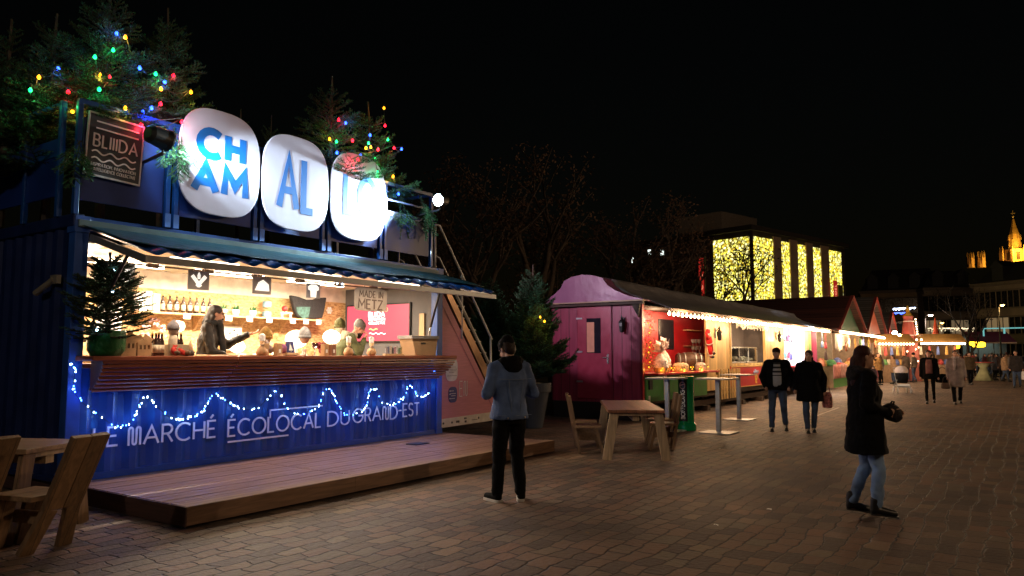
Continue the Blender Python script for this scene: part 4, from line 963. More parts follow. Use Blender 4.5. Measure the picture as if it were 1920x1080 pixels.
def person(label, loc, rz, h=1.75, J=None, vox=.02, top=None, topmat=None, botmat=None, hem=.86, flare=1.0, shoemat=None, hair=None, hairmat=None, hat=None, hatmat=None,
           hood=None, bulk=1.0, skin=None, head_yaw=0.0, head_pitch=0.0, near=False, fold=.02, hands=True, group=None, skirt=0.0, heel=False, beard=False, lowvis=False, bag=None, slim=1.0, scarf=None, openfront=None):
    """local frame: facing +y, right hand at +x, feet on z = 0; lengths for a 1.75 m figure, scaled to h"""
    j = dict(pel=(0, 0, .95), che=(0, .0, 1.27), nek=(0, .0, 1.47), hed=(0, .02, 1.615),
             hr=(.09, 0, .93), kr=(.10, .02, .50), ar=(.105, -.02, .09), hl=(-.09, 0, .93), kl=(-.10, .02, .50), al=(-.105, -.02, .09),
             sr=(.185, 0, 1.41), er=(.235, -.03, 1.13), wr=(.25, .04, .88), sl=(-.185, 0, 1.41), el=(-.235, -.03, 1.13), wl=(-.25, .04, .88), tr=None, tl=None)
    if J: j.update(J)
    P = {k: Vector(v_) for k, v_ in j.items() if isinstance(v_, tuple)}
    t = thing("person", label, "person", loc, rz, group); t.scale = (h / 1.75,) * 3
    sk = skin or SK; B = bulk; seg = 10 if not near else 14
    # ---- body, one continuous surface
    g = G()
    q = Matrix.Rotation(head_yaw, 3, 'Z') @ Matrix.Rotation(head_pitch, 3, 'X'); H = P['hed']
    def hp(x, y, z): return H + q @ Vector((x, y, z))
    g.ell(hp(0, -.012, .03), (.073, .092, .088), 16, 12, q); g.ell(hp(0, .022, -.035), (.056, .066, .08), 14, 10, q); g.ell(hp(0, .06, -.085), (.03, .026, .022), 10, 8, q)
    g.cap(hp(0, .092, .012), hp(0, .112, -.022), .0085, .013, 8); g.ell(hp(0, .082, -.055), (.024, .012, .009), 10, 6, q)
    for s in (-1, 1): g.ell(hp(.074 * s, -.005, -.0), (.009, .018, .03), 8, 6, q); g.ell(hp(.03 * s, .085, .028), (.02, .01, .007), 8, 6, q)
    g.cap(P['nek'] - Vector((0, .0, .08)), hp(0, -.02, -.06), .056, .052, 12)
    pe, ch, nk = P['pel'], P['che'], P['nek']
    def tors(e, wx=1.0):
        mid = pe.lerp(ch, .5)
        return [(pe.x, pe.y, pe.z - .12, (.12 + e) * wx * B, (.10 + e) * B), (pe.x, pe.y, pe.z, (.165 + e) * B, (.115 + e) * B), (mid.x, mid.y, mid.z, (.15 + e) * B, (.105 + e) * B),
                (ch.x, ch.y, ch.z, (.178 + e) * B, (.118 + e) * B), (ch.x * .4 + nk.x * .6, ch.y * .4 + nk.y * .6, nk.z - .09, (.165 + e) * B, (.092 + e)), (nk.x, nk.y, nk.z - .02, .09 + e, .065 + e), (nk.x, nk.y, nk.z + .02, .055 + e, .055 + e)]
    g.rings(tors(0), 20)
    for s in ('r', 'l'):
        g.cap(P['s' + s], P['e' + s], .047, .038, seg); g.cap(P['e' + s], P['w' + s], .038, .026, seg)
        g.cap(P['h' + s], P['k' + s], .08 * min(1, slim), .05 * min(1, slim), seg); g.cap(P['k' + s], P['a' + s], .05 * min(1, slim), .034, seg)
        f = P.get('t' + s) or P['a' + s] + Vector((0, .15, -.045)); g.cap(P['a' + s] - Vector((0, .02, .05)), f, .036, .03, 8)
        if near and hands:
            dv = (P['w' + s] - P['e' + s]).normalized(); pn = Vector((-1 if s == 'r' else 1, .2, .1)); cu = .55
            if J and 'p' + s in J: pn = Vector(J['p' + s])
            if J and 'd' + s in J: dv = Vector(J['d' + s])
            if J and 'c' + s in J: cu = J['c' + s]
            hand(g, P['w' + s], dv, pn, 1.0, cu, s == 'l')
        else: g.ell(P['w' + s] + (P['w' + s] - P['e' + s]).normalized() * .07, (.035, .03, .045), 8, 6)
    remesh(g, "body", sk, t, min(vox, .0075 if near else .014), 0, 1)
    # ---- eyes and brows
    if near or not lowvis:
        for s in (-1, 1): ge = G(); ge.ell(hp(.03 * s, .079, .016), (.013, .008, .006), 8, 6, q); ge.build("eye", M_EYE, t, smooth=True)
        for s in (-1, 1): gb = G(); gb.cap(hp(.016 * s, .089, .036), hp(.047 * s, .078, .037), .0045, .003, 6); gb.build("eyebrow", hairmat or M_HAIRD, t, smooth=True)
    # ---- trousers
    g = G(); g.rings([(pe.x, pe.y, pe.z - .13, .13 * B, .11 * B), (pe.x, pe.y, pe.z, .172 * B, .125 * B), (pe.x, pe.y, pe.z + .1, .165 * B, .12 * B)], 20)
    for s in ('r', 'l'): g.cap(P['h' + s], P['k' + s], .092 * slim, .068 * slim, 14); g.cap(P['k' + s], P['a' + s] + Vector((0, 0, .02)), .068 * slim, .056 * slim, 14)
    remesh(g, "trousers", botmat, t, vox, fold * 1.1, 2)
    # ---- shoes
    for s in ('r', 'l'):
        f = P.get('t' + s) or P['a' + s] + Vector((0, .17, -.05)); a = P['a' + s]; g = G(); dz = Vector((0, 0, .0))
        g.cap(a + Vector((0, -.015, -.035)), f, .046, .035, 12); g.cap(a + Vector((0, -.01, .03 if not heel else .06)), a + Vector((0, -.02, -.04)), .05, .045, 12)
        sh = remesh(g, "shoe", shoemat or M_BLACK, t, min(vox, .012), 0, 1)
        g = G(); d = (f - a); d.z = 0; d.normalize(); sd = Vector((d.y, -d.x, 0)); zz = min(f.z, a.z - .05) - .036; tilt = (f.z - (a.z - .05))
        ol = [(-.06, .032), (-.03, .043), (.05, .04), (.13, .045), (.19, .036), (.21, .0)]
        ps = [(x, y) for x, y in ol] + [(x, -y) for x, y in ol[::-1][1:]]
        bs_ = []
        for zoff in (0.0, .026 if not heel else .012):
            for x, y in ps: p = a + d * x + sd * y; bs_.append((p.x, p.y, a.z - .09 + zoff + tilt * max(0, x) / .19))
        n = len(ps); g.add(bs_, [tuple(range(n)), tuple(range(n, 2 * n))[::-1]] + [(i, (i + 1) % n, n + (i + 1) % n, n + i) for i in range(n)])
        if heel: p = a + d * -.035; g.cyl((p.x, p.y, a.z - .09), (p.x, p.y, a.z - .04), .022, .032, 10)
        g.build("sole", (mat("white_rubber", (.5, .48, .45), .6) if not heel and near else M_BLACK), sh, bevel=.002)
    # ---- jacket or coat
    if topmat:
        g = G(); e = .022; hz = hem; rg = tors(e)
        rg = [r_ for r_ in rg if r_[2] > hz + .03]
        lo = rg[0]; rg = [(pe.x, pe.y, hz, (.178 + e) * B * flare, (.13 + e) * B * flare), (pe.x, pe.y, hz + .04, (.18 + e) * B * (1 + (flare - 1) * .8), (.132 + e) * B * (1 + (flare - 1) * .8))] + ([(pe.x, pe.y, pe.z, (.172 + e) * B * (1 + (flare - 1) * .3), (.122 + e) * B * (1 + (flare - 1) * .3))] if hz < pe.z - .12 else []) + [r_ for r_ in rg if r_[2] > max(hz + .08, pe.z + .02)]
        g.rings(rg, 22)
        for s in ('r', 'l'):
            g.cap(P['s' + s], P['e' + s], .072 * B ** .5, .06 * B ** .5, 14); g.cap(P['e' + s], P['w' + s] - (P['w' + s] - P['e' + s]).normalized() * .01, .06 * B ** .5, .047, 14); g.ell(P['s' + s].lerp(nk, .25) + Vector((0, 0, -.0)), (.09, .08, .07), 12, 8)
        g.rings([(nk.x, nk.y, nk.z - .04, .1, .09), (nk.x, nk.y + .0, nk.z + .035, .075, .075)], 16)
        remesh(g, top or "jacket", topmat, t, vox, fold, 2)
    if openfront:
        m1, wd_, zb = openfront; g = G(); B_ = B
        z = zb
        y_ = pe.y + .125 * B + .032
        prof = [(-wd_, y_ - .012), (-wd_ * .6, y_ + .004), (0, y_ + .01), (wd_ * .6, y_ + .004), (wd_, y_ - .012)]
        zs = [zb, zb + .15, zb + .3, zb + .42, 1.43]
        vs = []
        for k, zq in enumerate(zs):
            off = -.0 if k < 3 else (-.008 if k == 3 else -.045)
            for x, y in prof: vs.append((x * (1 if k < 3 else .8), y + off, zq))
        fs = [(k * 5 + i, k * 5 + i + 1, (k + 1) * 5 + i + 1, (k + 1) * 5 + i) for k in range(len(zs) - 1) for i in range(4)]
        g.add(vs, fs); o = g.build("shirt_front", m1, t, smooth=True); s_ = o.modifiers.new("thick", 'SOLIDIFY'); s_.thickness = .03
    # ---- hair
    hm = hairmat or M_HAIRD
    if hair:
        g = G()
        g.ell(hp(0, -.022, .045), (.083, .096, .09), 18, 12, q); g.ell(hp(0, -.055, .0), (.078, .062, .085), 14, 10, q)
        if hair == 'long':
            for x, y, z, r_ in ((.062, -.045, -.05, .035), (-.062, -.045, -.05, .035), (.065, -.06, -.13, .036), (-.065, -.06, -.13, .036), (0, -.09, -.09, .075), (.045, -.1, -.17, .062), (-.045, -.1, -.17, .062), (.04, -.115, -.26, .055), (-.045, -.115, -.26, .055), (.06, -.075, -.2, .038), (-.065, -.075, -.2, .038)):
                g.ell(hp(x, y, z), (r_, r_ * .9, r_ * 1.7), 10, 8, q)
        hh = remesh(g, "hair", hm, t, min(vox, .012), .02, 1)
        if hair != 'long': pass
    if beard:
        g = G(); g.ell(hp(0, .045, -.085), (.058, .055, .05), 14, 10, q); g.ell(hp(0, .06, -.11), (.04, .04, .045), 12, 8, q); g.cap(hp(-.03, .088, -.045), hp(.03, .088, -.045), .011, .011, 8)
        remesh(g, "beard", hm, t, .008, .01, 1)
    if hat:
        g = G()
        if hat == 'beanie': g.ell(hp(0, -.015, .055), (.088, .104, .092), 18, 12, q); g.ell(hp(0, -.04, .09), (.07, .08, .07), 14, 10, q)
        elif hat == 'cap': g.ell(hp(0, -.012, .058), (.084, .1, .075), 18, 12, q); g.ell(hp(0, .095, .045), (.062, .06, .012), 14, 8, q)
        remesh(g, "cap" if hat == 'cap' else "knitted_hat", hatmat or M_BLACK, t, min(vox, .01), .006, 1)
    if hood:
        g = G(); N = nk
        for k in range(12):
            a = 2 * PI * k / 12; g.ell(N + Vector((.1 * math.cos(a), .085 * math.sin(a) - .025, .0 + .025 * math.sin(a + PI))), (.055, .052, .05 if a > PI else .042), 10, 8)
        g.ell(N + Vector((0, -.105, -.03)), (.115, .06, .085), 14, 10)
        remesh(g, "hood", hood, t, min(vox, .014), .03, 1)
    if scarf:
        g = G()
        for k in range(10): a = 2 * PI * k / 10; g.ell(nk + Vector((.075 * math.cos(a), .075 * math.sin(a), .03)), (.045, .04, .045), 8, 6)
        g.cap(nk + Vector((.05, .12, 0)), nk + Vector((.06, .165, -.35)), .045, .04, 10)
        remesh(g, "scarf", scarf, t, min(vox, .016), .02, 1)
    return t
def handbag(label, cat, loc, rz, w_, h_, d_, m, strap, group=None, soft=.012):
    """held bag: body and a strap to the hand"""
    t = thing("handbag", label, cat, loc, rz, group)
    g = G(); g.rings([(0, 0, 0, w_ * .46, d_ * .4), (0, 0, h_ * .12, w_ * .52, d_ * .52), (0, 0, h_ * .7, w_ * .5, d_ * .45), (0, 0, h_, w_ * .44, d_ * .2)], 20)
    o = g.build("bag_body", m, t, smooth=True); s_ = o.modifiers.new("folds", 'SUBSURF'); s_.levels = 1; s_.render_levels = 1
    G().tube([(-w_ * .3, 0, h_ * .95), (-w_ * .22, 0, h_ + strap * .7), (0, 0, h_ + strap), (w_ * .22, 0, h_ + strap * .7), (w_ * .3, 0, h_ * .95)], .009, 6).build("strap", m, t, smooth=True)
    return t
M_DENIM = mat("washed_denim", (.075, .125, .27), .85, var=.4, scale=6, bump=.5, bscale=160, bdist=.002)
M_JEANS = mat("blue_jeans", (.17, .27, .46), .85, var=.42, scale=5, bump=.5, bscale=160, bdist=.002)
M_JEANSD = mat("dark_jeans", (.035, .06, .12), .85, var=.35, scale=6, bump=.4, bscale=160, bdist=.002)
M_BLACKC = cloth("black", (.0045, .0045, .005)); M_COAT = cloth("black_coat", (.004, .004, .0045)); M_BOOT = mat("black_leather", (.006, .006, .006), .4, var=.2)
# --- man in the denim jacket, back to us
az = 35
t = person("man in a washed denim jacket and black cap standing with his back turned", (-.03, 8.36, 0), R(28), 1.80, vox=.013, near=True,
       J=dict(hed=(0, .06, 1.605), nek=(0, .01, 1.475), er=(.285, -.03, 1.14), wr=(.12, .21, 1.22), el=(-.285, -.03, 1.14), wl=(-.10, .22, 1.2), dr=(-.6, .6, .3), dl=(.6, .6, .3),
              kr=(.11, .03, .5), ar=(.12, -.03, .09), kl=(-.11, .02, .5), al=(-.13, .03, .09), tr=(.2, .12, .04), tl=(-.17, .2, .04)),
       top="denim_jacket", topmat=M_DENIM, botmat=M_BLACKC, hem=.87, flare=1.03, hair='short', hat='beanie', hatmat=M_BLACKC, head_pitch=-.38, head_yaw=.25, hood=M_BLACKC, bulk=1.06, fold=.03, slim=1.12, shoemat=M_BLACKC)
DJ = mat("denim_seam", (.15, .2, .29), .8); DJ2 = mat("metal_stud", (.5, .42, .3), .3, .9)
g = G()
for pts in (((-.19, -.148, 1.3), (0, -.165, 1.29), (.19, -.148, 1.3)), ((-.09, -.163, 1.29), (-.06, -.152, 1.05), (-.05, -.155, .92)), ((.09, -.163, 1.29), (.06, -.152, 1.05), (.05, -.155, .92)), ((-.21, -.11, .915), (0, -.168, .912), (.21, -.11, .915))):
    g.tube(pts, .0035, 5)
g.build("jacket_seams", DJ, t)
g = G()
for x in (-.1, .1): g.ell((x, -.163, .893), .009, 8, 6)
g.build("jacket_studs", DJ2, t)
G().b2((-.035, -.0, 0), (.035, .008, .14)).build("phone", M_BLACK, t, bevel=.002).location = (.01, .29, 1.24)
# --- woman in the long dark coat
t = person("long haired woman in a black hooded coat and light jeans walking alone", (3.56, 7.62, 0), R(-98), 1.70, vox=.013, near=True, skin=SK2,
       J=dict(er=(.25, -.06, 1.14), wr=(.10, .20, 1.06), el=(-.24, .0, 1.14), wl=(-.06, .24, 1.05), dr=(-.2, 1, 0), dl=(.1, 1, 0), kr=(.09, .09, .5), ar=(.1, .05, .12), kl=(-.08, .02, .5), al=(-.09, -.13, .13), tr=(.12, .21, .05), tl=(-.08, .04, .05)),
       top="coat", topmat=M_COAT, botmat=M_JEANS, hem=.64, flare=1.14, hair='long', hairmat=M_HAIRR, hood=mat("dark_fur", (.014, .01, .01), .95, var=.6, scale=40, bump=1.0, bscale=80, bdist=.02), bulk=1.17, fold=.04, shoemat=M_BOOT, heel=True, head_yaw=.08, scarf=None)
g = G(); g.rings([(0, 0, 0, .075, .06), (0, .0, .07, .07, .05), (0, 0, .1, .02, .04)], 14); o = g.build("scarf_knot", mat("mauve_scarf", (.18, .13, .18), .9, bump=.6, scale=14), t, smooth=True); o.location = (0, .085, 1.4)
mf = thing("fur_muff", "small black furry muff over the hands of the woman in the black hooded coat", "muff", (3.56 + .25, 7.62 - .04, 1.03), R(-98))
g = G(); g.ell((0, 0, 0), (.10, .095, .085), 14, 10); g.ell((.03, .03, -.03), (.07, .06, .07), 12, 8)
remesh(g, "fur", MATS["dark_fur"], mf, .012, .04, 1); G().tube([(-.05, .0, .06), (-.03, .02, .1), (.03, .02, .1), (.05, 0, .06)], .008, 6).build("cuff_band", M_COAT, mf)
G().b2((-.004, -.17, .86), (.004, -.16, .93)).build("zip_pull", mat("steel_zip", (.6, .6, .6), .3, .9), t).location = (.05, 0, 0)
# --- walking couple
CP = Vector((5.62, 15.93, 0)); CW = Vector((6.17, 15.6, 0))
ST = mat("striped_shirt", (.3, .3, .31), .85)
def striped():
    m, t_, b = nodes_of("striped_jumper"); L = t_.links.new
    tc = t_.nodes.new("ShaderNodeTexCoord"); sx = t_.nodes.new("ShaderNodeSeparateXYZ"); L(tc.outputs["Object"], sx.inputs[0])
    a = t_.nodes.new("ShaderNodeMath"); a.operation = 'MULTIPLY'; a.inputs[1].default_value = 11.5; L(sx.outputs[2], a.inputs[0])
    f = t_.nodes.new("ShaderNodeMath"); f.operation = 'FRACT'; L(a.outputs[0], f.inputs[0])
    g1 = t_.nodes.new("ShaderNodeMath"); g1.operation = 'GREATER_THAN'; g1.inputs[1].default_value = .45; L(f.outputs[0], g1.inputs[0])
    g2 = t_.nodes.new("ShaderNodeMath"); g2.operation = 'LESS_THAN'; g2.inputs[1].default_value = 1.15; L(sx.outputs[2], g2.inputs[0])
    mx = t_.nodes.new("ShaderNodeMath"); mx.operation = 'MAXIMUM'; L(g1.outputs[0], mx.inputs[0]); L(g2.outputs[0], mx.inputs[1])
    c = t_.nodes.new("ShaderNodeMixRGB"); c.inputs[1].default_value = (.015, .015, .017, 1); c.inputs[2].default_value = (.33, .34, .36, 1); L(mx.outputs[0], c.inputs[0]); L(c.outputs[0], b.inputs["Base Color"]); b.inputs["Roughness"].default_value = .9
    return m
t = person("man in a flat cap, open black jacket, striped jumper and jeans walking towards the camera", CP, R(160), 1.76, vox=.018, bulk=1.2,
       J=dict(er=(.31, -.05, 1.13), wr=(.24, .1, .93), el=(-.31, -.05, 1.13), wl=(-.24, .1, .93), kr=(.12, .04, .5), ar=(.13, .06, .09), kl=(-.11, .06, .52), al=(-.14, -.13, .14), tl=(-.15, .03, .045)),
       topmat=M_COAT, botmat=M_JEANSD, hem=.86, flare=1.08, hair='short', hat='cap', hatmat=cloth("dark_red_cap", (.03, .012, .012)), openfront=(striped(), .085, .93), shoemat=M_BOOT, fold=.03, slim=1.05, hands=True, head_yaw=.1, beard=False)
t = person("dark haired woman in a long black coat walking beside the man in the cap", CW, R(163), 1.70, vox=.018, bulk=1.25,
       J=dict(er=(.27, -.02, 1.13), wr=(.3, .08, .92), el=(-.3, -.05, 1.13), wl=(-.28, .02, .88), kr=(.09, .07, .5), ar=(.07, .05, .09), kl=(-.09, .0, .5), al=(-.06, -.08, .1)),
       top="coat", topmat=M_COAT, botmat=M_JEANSD, hem=.66, flare=1.12, hair='long', hairmat=M_HAIRD, shoemat=M_BOOT, fold=.03, hood=M_COAT, head_yaw=-.2)
h_ = handbag("red and white patterned shopping bag hanging at the side of the woman in the couple", "shopping bag", CW + Vector((.33, -.06, .5)), R(163), .2, .34, .1, mat("red_white_print", (.35, .12, .11), .7, var=.9, scale=24), .14)
# --- vendors behind the counter
def stall(u, v, z=0.5): p = W(u, v); return (p.x, p.y, z)
RA = ANG - PI / 2     # facing along +u
M_LEATH = mat("brown_leather_jacket", (.013, .010, .008), .5, spec=.3, var=.4, scale=6, bump=.7, bscale=12, bdist=.02)
t = person("long haired vendor in a dark leather jacket holding out his open palm", stall(1.66, .5, .5), R(-66), 1.80, vox=.011, near=True,
       J=dict(hed=(0, .12, 1.60), nek=(0, .05, 1.46), che=(0, .03, 1.27), er=(.25, .06, 1.12), wr=(.2, .22, 1.06), el=(-.22, .28, 1.2), wl=(-.1, .53, 1.34), er_=None, dl=(.1, 1, .28), pl=(0, -.3, 1), cl=.45),
       topmat=M_LEATH, botmat=M_JEANSD, hem=.85, hair='long', hairmat=M_HAIRB, beard=True, scarf=cloth("dark_scarf", (.03, .03, .03)), fold=.035, head_pitch=-.12, bulk=1.0)
G().tube([(.03, .23, 1.62), (.055, .215, 1.62), (.075, .14, 1.62)], .003, 5).tube([(-.03, .23, 1.62), (-.055, .215, 1.62), (-.075, .14, 1.62)], .003, 5).build("glasses", M_BLACK, t)
M_OLIVE = cloth("olive_parka", (.09, .10, .05))
t = person("vendor in an olive jacket and pale grey knitted hat, hand at his mouth", stall(4.1, .55, .5), R(-68), 1.76, vox=.011, near=True,
       J=dict(che=(0, .08, 1.22), nek=(0, .2, 1.42), hed=(0, .33, 1.52), sr=(.185, .16, 1.36), sl=(-.185, .16, 1.36), er=(.22, .3, 1.12), wr=(.08, .40, 1.34), el=(-.24, .2, 1.08), wl=(-.2, .42, 1.05), dr=(-.3, .5, .8), pr=(-.3, -1, 0), cr=.7),
       topmat=M_OLIVE, botmat=M_JEANSD, hem=.82, hair=None, hairmat=M_HAIRD, hat='beanie', hatmat=cloth("pale_grey_knit", (.22, .22, .21), bump=1.0), beard=True, hood=cloth("cream_fleece", (.4, .35, .27)), fold=.035, head_pitch=-.5, bulk=1.02)
G().ell((.17, .22, 1.3), (.05, .05, .1), 10, 8).build("shoulder_patch", cloth("olive_brown_patch", (.2, .12, .05)), t, smooth=True)
# ================================================================ staircase beside the container
st = thing("metal_staircase", "steel staircase with a printed pink side panel at the right end of the container stall", "staircase", W(6.1, .1, 0), ANG)
g = G(); g.prism([(0, .27), (1.95, .30), (1.95, .42), (.1, 2.75), (0, 2.75)], 0, .02); g.build("side_panel", mat("pink_panel_print", (.55, .2, .25), .55, var=.1, scale=3, bump=.05, stretch=(1, 1, 14)), st)
g = G(); g.prism([(0, .272), (1.945, .302), (1.945, .47), (0, .43)], -.004, -.0005); g.build("logo_band", mat("cream_band", (.62, .56, .48), .6), st)
g = G(); g.prism([(.15, 2.78), (.32, 2.78), (2.1, .62), (2.1, .43), (1.97, .43)], -.01, .05); g.build("brass_stringer", mat("brushed_copper", (.36, .22, .13), .35, .8, var=.3, scale=3, bump=.3), st, bevel=.004)
g = G(); g.prism([(.33, 2.85), (.38, 2.85), (2.2, .62), (2.14, .62)], -.02, .9); g.build("tread_slope", M_BLACK, st)
g = G()
for i in range(11): z = 2.75 - i * .22; x = .35 + i * .178; g.b2((x, .0, z - .03), (x + .24, .9, z))
g.build("treads", M_GREYM, st, bevel=.003)
g = G()
for y in (0, .9):
    g.tube([(-.12, y, 3.98), (0.0, y, 3.98), (1.62, y, 1.95), (1.66, y, 1.9)], .022, 8); g.tube([(-.1, y, 3.4), (0, y, 3.38), (1.55, y, 1.45), (1.62, y, 1.38)], .018, 8)
    g.cyl((-.12, y, 2.9), (-.12, y, 3.98), .022, n=10); g.cyl((.68, y, 1.9 if y < .1 else 2.3), (.68, y, 3.12), .022, n=10); g.cyl((1.62, y, .75), (1.62, y, 1.97), .022, n=10); g.cyl((1.1, y, 1.5), (1.1, y, 2.6), .02, n=8) if y else None
g.build("handrail", mat("galvanised_tube", (.62, .62, .62), .45, .35, var=.12), st, smooth=True)
g = G(); g.prism(squircle(.175, .21, 3.2, 40, .38, 1.32), -.008, -.002); g.build("white_bubble", mat("white_vinyl", (.62, .6, .6), .5), st)
g = G(); g.prism(squircle(.125, .145, 3.2, 40, .42, .86), -.008, -.002); g.build("blue_bubble", mat("navy_vinyl", (.03, .035, .17), .5), st)
g = G()
for k, (w_, z) in enumerate(((.08, 1.43), (.2, 1.37), (.26, 1.33), (.24, 1.3), (.16, 1.27), (.26, 1.21))): 
    x = .38 - w_ / 2
    while x < .38 + w_ / 2: ribbon(g, [(x, z), (x + .02, z)], .01, -.010, .002); x += .032
g.build("small_print", mat("grey_print", (.12, .12, .14), .6), st)
g = G()
for x, z, wd_ in ((.35, .93, .1), (.35, .88, .14), (.37, .84, .12), (.35, .79, .12)):
    q_ = x
    while q_ < x + wd_: ribbon(g, [(q_, z), (q_ + .016, z)], .012, -.010, .002); q_ += .026
for z in (.93, .87, .79): g.prism(squircle(.012, .014, 2, 10, .33, z), -.0105, -.009)
write(g, "En", .62, .82, .28, .012, -.006, .004, sp=.05, cond=.6); write(g, "E", -.0, .78, .3, .012, -.006, .004, cond=.35); ribbon(g, arc(.02, 1.78, .05, .12, 100, -80), .012, -.006, .004)
g.build("white_print", M_WHITE, st)
g = G(); 
for x in (.15, .4, .6): g.prism(squircle(.025, .02, 2.5, 14, x, .35), -.0075, -.0045)
g.b2((.52, -.0075, .335), (.62, -.0045, .375)); g.b2((.78, -.0075, .32), (.84, -.0045, .36)); g.ell((.78, -.006, .4), (.02, .002, .02), 10, 6); g.ell((.82, -.006, .4), (.02, .002, .02), 10, 6)
g.b2((1.0, -.0075, .35), (1.18, -.0045, .36)); g.ell((1.22, -.006, .38), (.025, .002, .025), 10, 6)
g.build("logos", mat("dark_print", (.06, .05, .05), .6), st)
o = None
g = G(); ribbon(g, [(.06, 2.55), (1.0, 1.39), (1.78, .43)], .014, -.006, .002); g.build("diagonal_print", mat("mauve_print", (.3, .12, .2), .6), st)
# ================================================================ potted firs beside the wagon
t = thing("planter", "tall tapering slate grey planter beside the denim jacket man", "planter", (.47, 16.6, 0), 0)
g = G(); g.lathe([(.2, 0), (.205, .02), (.345, .78), (.39, .78), (.40, .98), (.36, .98), (.35, .93), (.001, .92)], n=32); g.build("pot", mat("slate_grey_plastic", (.05, .062, .082), .55, var=.12), t, smooth=False, bevel=.006)
G().ell((0, 0, .9), (.34, .34, .09), 16, 8).build("soil_fleece", mat("pale_fleece", (.3, .27, .22), .95, bump=.8, scale=12), t, smooth=True)
ff = fir("potted_fir", "wide fir growing in the tall slate grey planter, its bare tip rising high", (.47, 16.6, .85), 2.75, .9, 42, base=.06, wh=.17, per=7, up=.5, droop=.05, nl=.05, nw=.02, dens=90, cat="potted fir")
p2 = copy_tree(t); p2.location = (-.62, 19.2, 0); p2["label"] = "dark planter behind the staircase, mostly hidden by the man in denim"
f9 = copy_tree(ff); f9.location = (-.55, 19.0, .85); f9.rotation_euler = (0, 0, 2.2); f9.scale = (1.0, 1.0, 1.0); f9["label"] = "dark fir in a planter behind the staircase, left of the lit potted fir"
# ================================================================ plank tables and chairs
M_OAK = wood("oak_planks", (.19, .11, .055), 2, plank=.14, paxis=1, rough=.6)
M_OAKX = wood("oak_boards", (.24, .145, .075), 1, rough=.6)
M_TOPW = wood("red_brown_top", (.26, .11, .06), 1, plank=.15, paxis=0, rough=.45)
M_LEG = wood("pale_leg_planks", (.34, .25, .155), 2, rough=.6)
def plank_table(label, loc, rz, L=2.4, Wd=.85, H=.76, topm=None, legm=None):
    t = thing("plank_table", label, "table", loc, rz)
    g = G(); g.b2((-Wd / 2, -L / 2, H - .045), (Wd / 2, L / 2, H)); g.build("table_top", topm or M_TOPW, t, bevel=.006)
    g = G(); g.b2((-Wd / 2 + .03, -L / 2 + .05, H - .09), (Wd / 2 - .03, -L / 2 + .09, H - .046)); g.b2((-Wd / 2 + .03, L / 2 - .09, H - .09), (Wd / 2 - .03, L / 2 - .05, H - .046)); g.b2((-.05, -L / 2 + .1, H - .17), (.05, L / 2 - .1, H - .046)); g.build("apron", M_LEG, t)
    for sx in (-1, 1):
        for sy in (-1, 1):
            a = (sx * (Wd / 2 - .1), sy * (L / 2 - .07), H - .046); b_ = (sx * (Wd / 2 + .02), sy * (L / 2 - .07), 0.0)
            G().bar(a, b_, .14, .05, up=(0, 1, 0)).build("leg", legm or M_LEG, t, bevel=.004)
    return t
def plank_chair(label, loc, rz, group, tilt=.28):
    """faces +x; the back is a wide leaning board"""
    t = thing("plank_chair", label, "chair", loc, rz, group)
    bk = Vector((-.22, 0, .02)); tp_ = Vector((-.22 - tilt, 0, .92))
    d = (tp_ - bk).normalized()
    for s in (-1, 1): p = bk + d * .36 + Vector((0, s * .085, 0)); G().bar(p, tp_ + Vector((0, s * .085, 0)), .045, .165, up=(0, 1, 0)).build("back_plank", M_OAK, t, bevel=.004)
    for s in (-1, 1): G().bar(bk + Vector((0, s * .17, -.02)), bk + d * .36 + Vector((0, s * .10, 0)), .045, .125, up=(0, 1, 0)).build("rear_leg", M_OAK, t, bevel=.003)
    G().b2((-.3, -.2, .41), (.14, .2, .45)).build("seat", M_OAKX, t, bevel=.004)
    for s in (-1, 1): G().bar((.05, s * .14, .409), (.16, s * .155, 0), .045, .2, up=(0, 1, 0)).build("front_leg", M_OAK, t, bevel=.003)
    G().b2((-.26, -.02, .2), (.1, .02, .3)).build("stretcher", M_OAKX, t)
    return t
plank_table("reddish plank table with pale splayed legs standing in front of the dark red wagon end", (1.98, 12.72, 0), R(-4), 2.5, .86)
pc = plank_chair("near chair on the left side of the plank table by the red wagon", (1.33, 12.45, 0), R(-4), "plank chairs around the table by the wagon", .16)
for (x, y, rz, lb) in ((1.35, 13.35, -4, "far chair on the left side of the plank table by the red wagon"), (2.5, 12.9, 172, "near chair on the right side of the plank table by the red wagon"), (2.6, 13.7, 176, "far chair on the right side of the plank table, in front of the green column")):
    o = copy_tree(pc); o.location = (x, y, 0); o.rotation_euler = (0, 0, R(rz)); o["label"] = lb
plank_table("pale thick plank table at the left edge of the photo, beside the deck", (-5.0, 7.02, 0), R(82), 1.8, .8, .79, M_OAKX, M_OAK)
GL2 = "plank chairs at the left edge"
pc = plank_chair("plank chair at the right end of the left table, leaning back towards the deck", (-4.07, 6.38, 0), R(162), GL2, .42); pc.scale = (1.05, 1.05, 1.03)
o = copy_tree(pc); o.location = (-4.66, 6.2, 0); o.rotation_euler = (0, 0, R(158)); o["label"] = "plank chair cut by the left edge of the photo, nearest the camera"
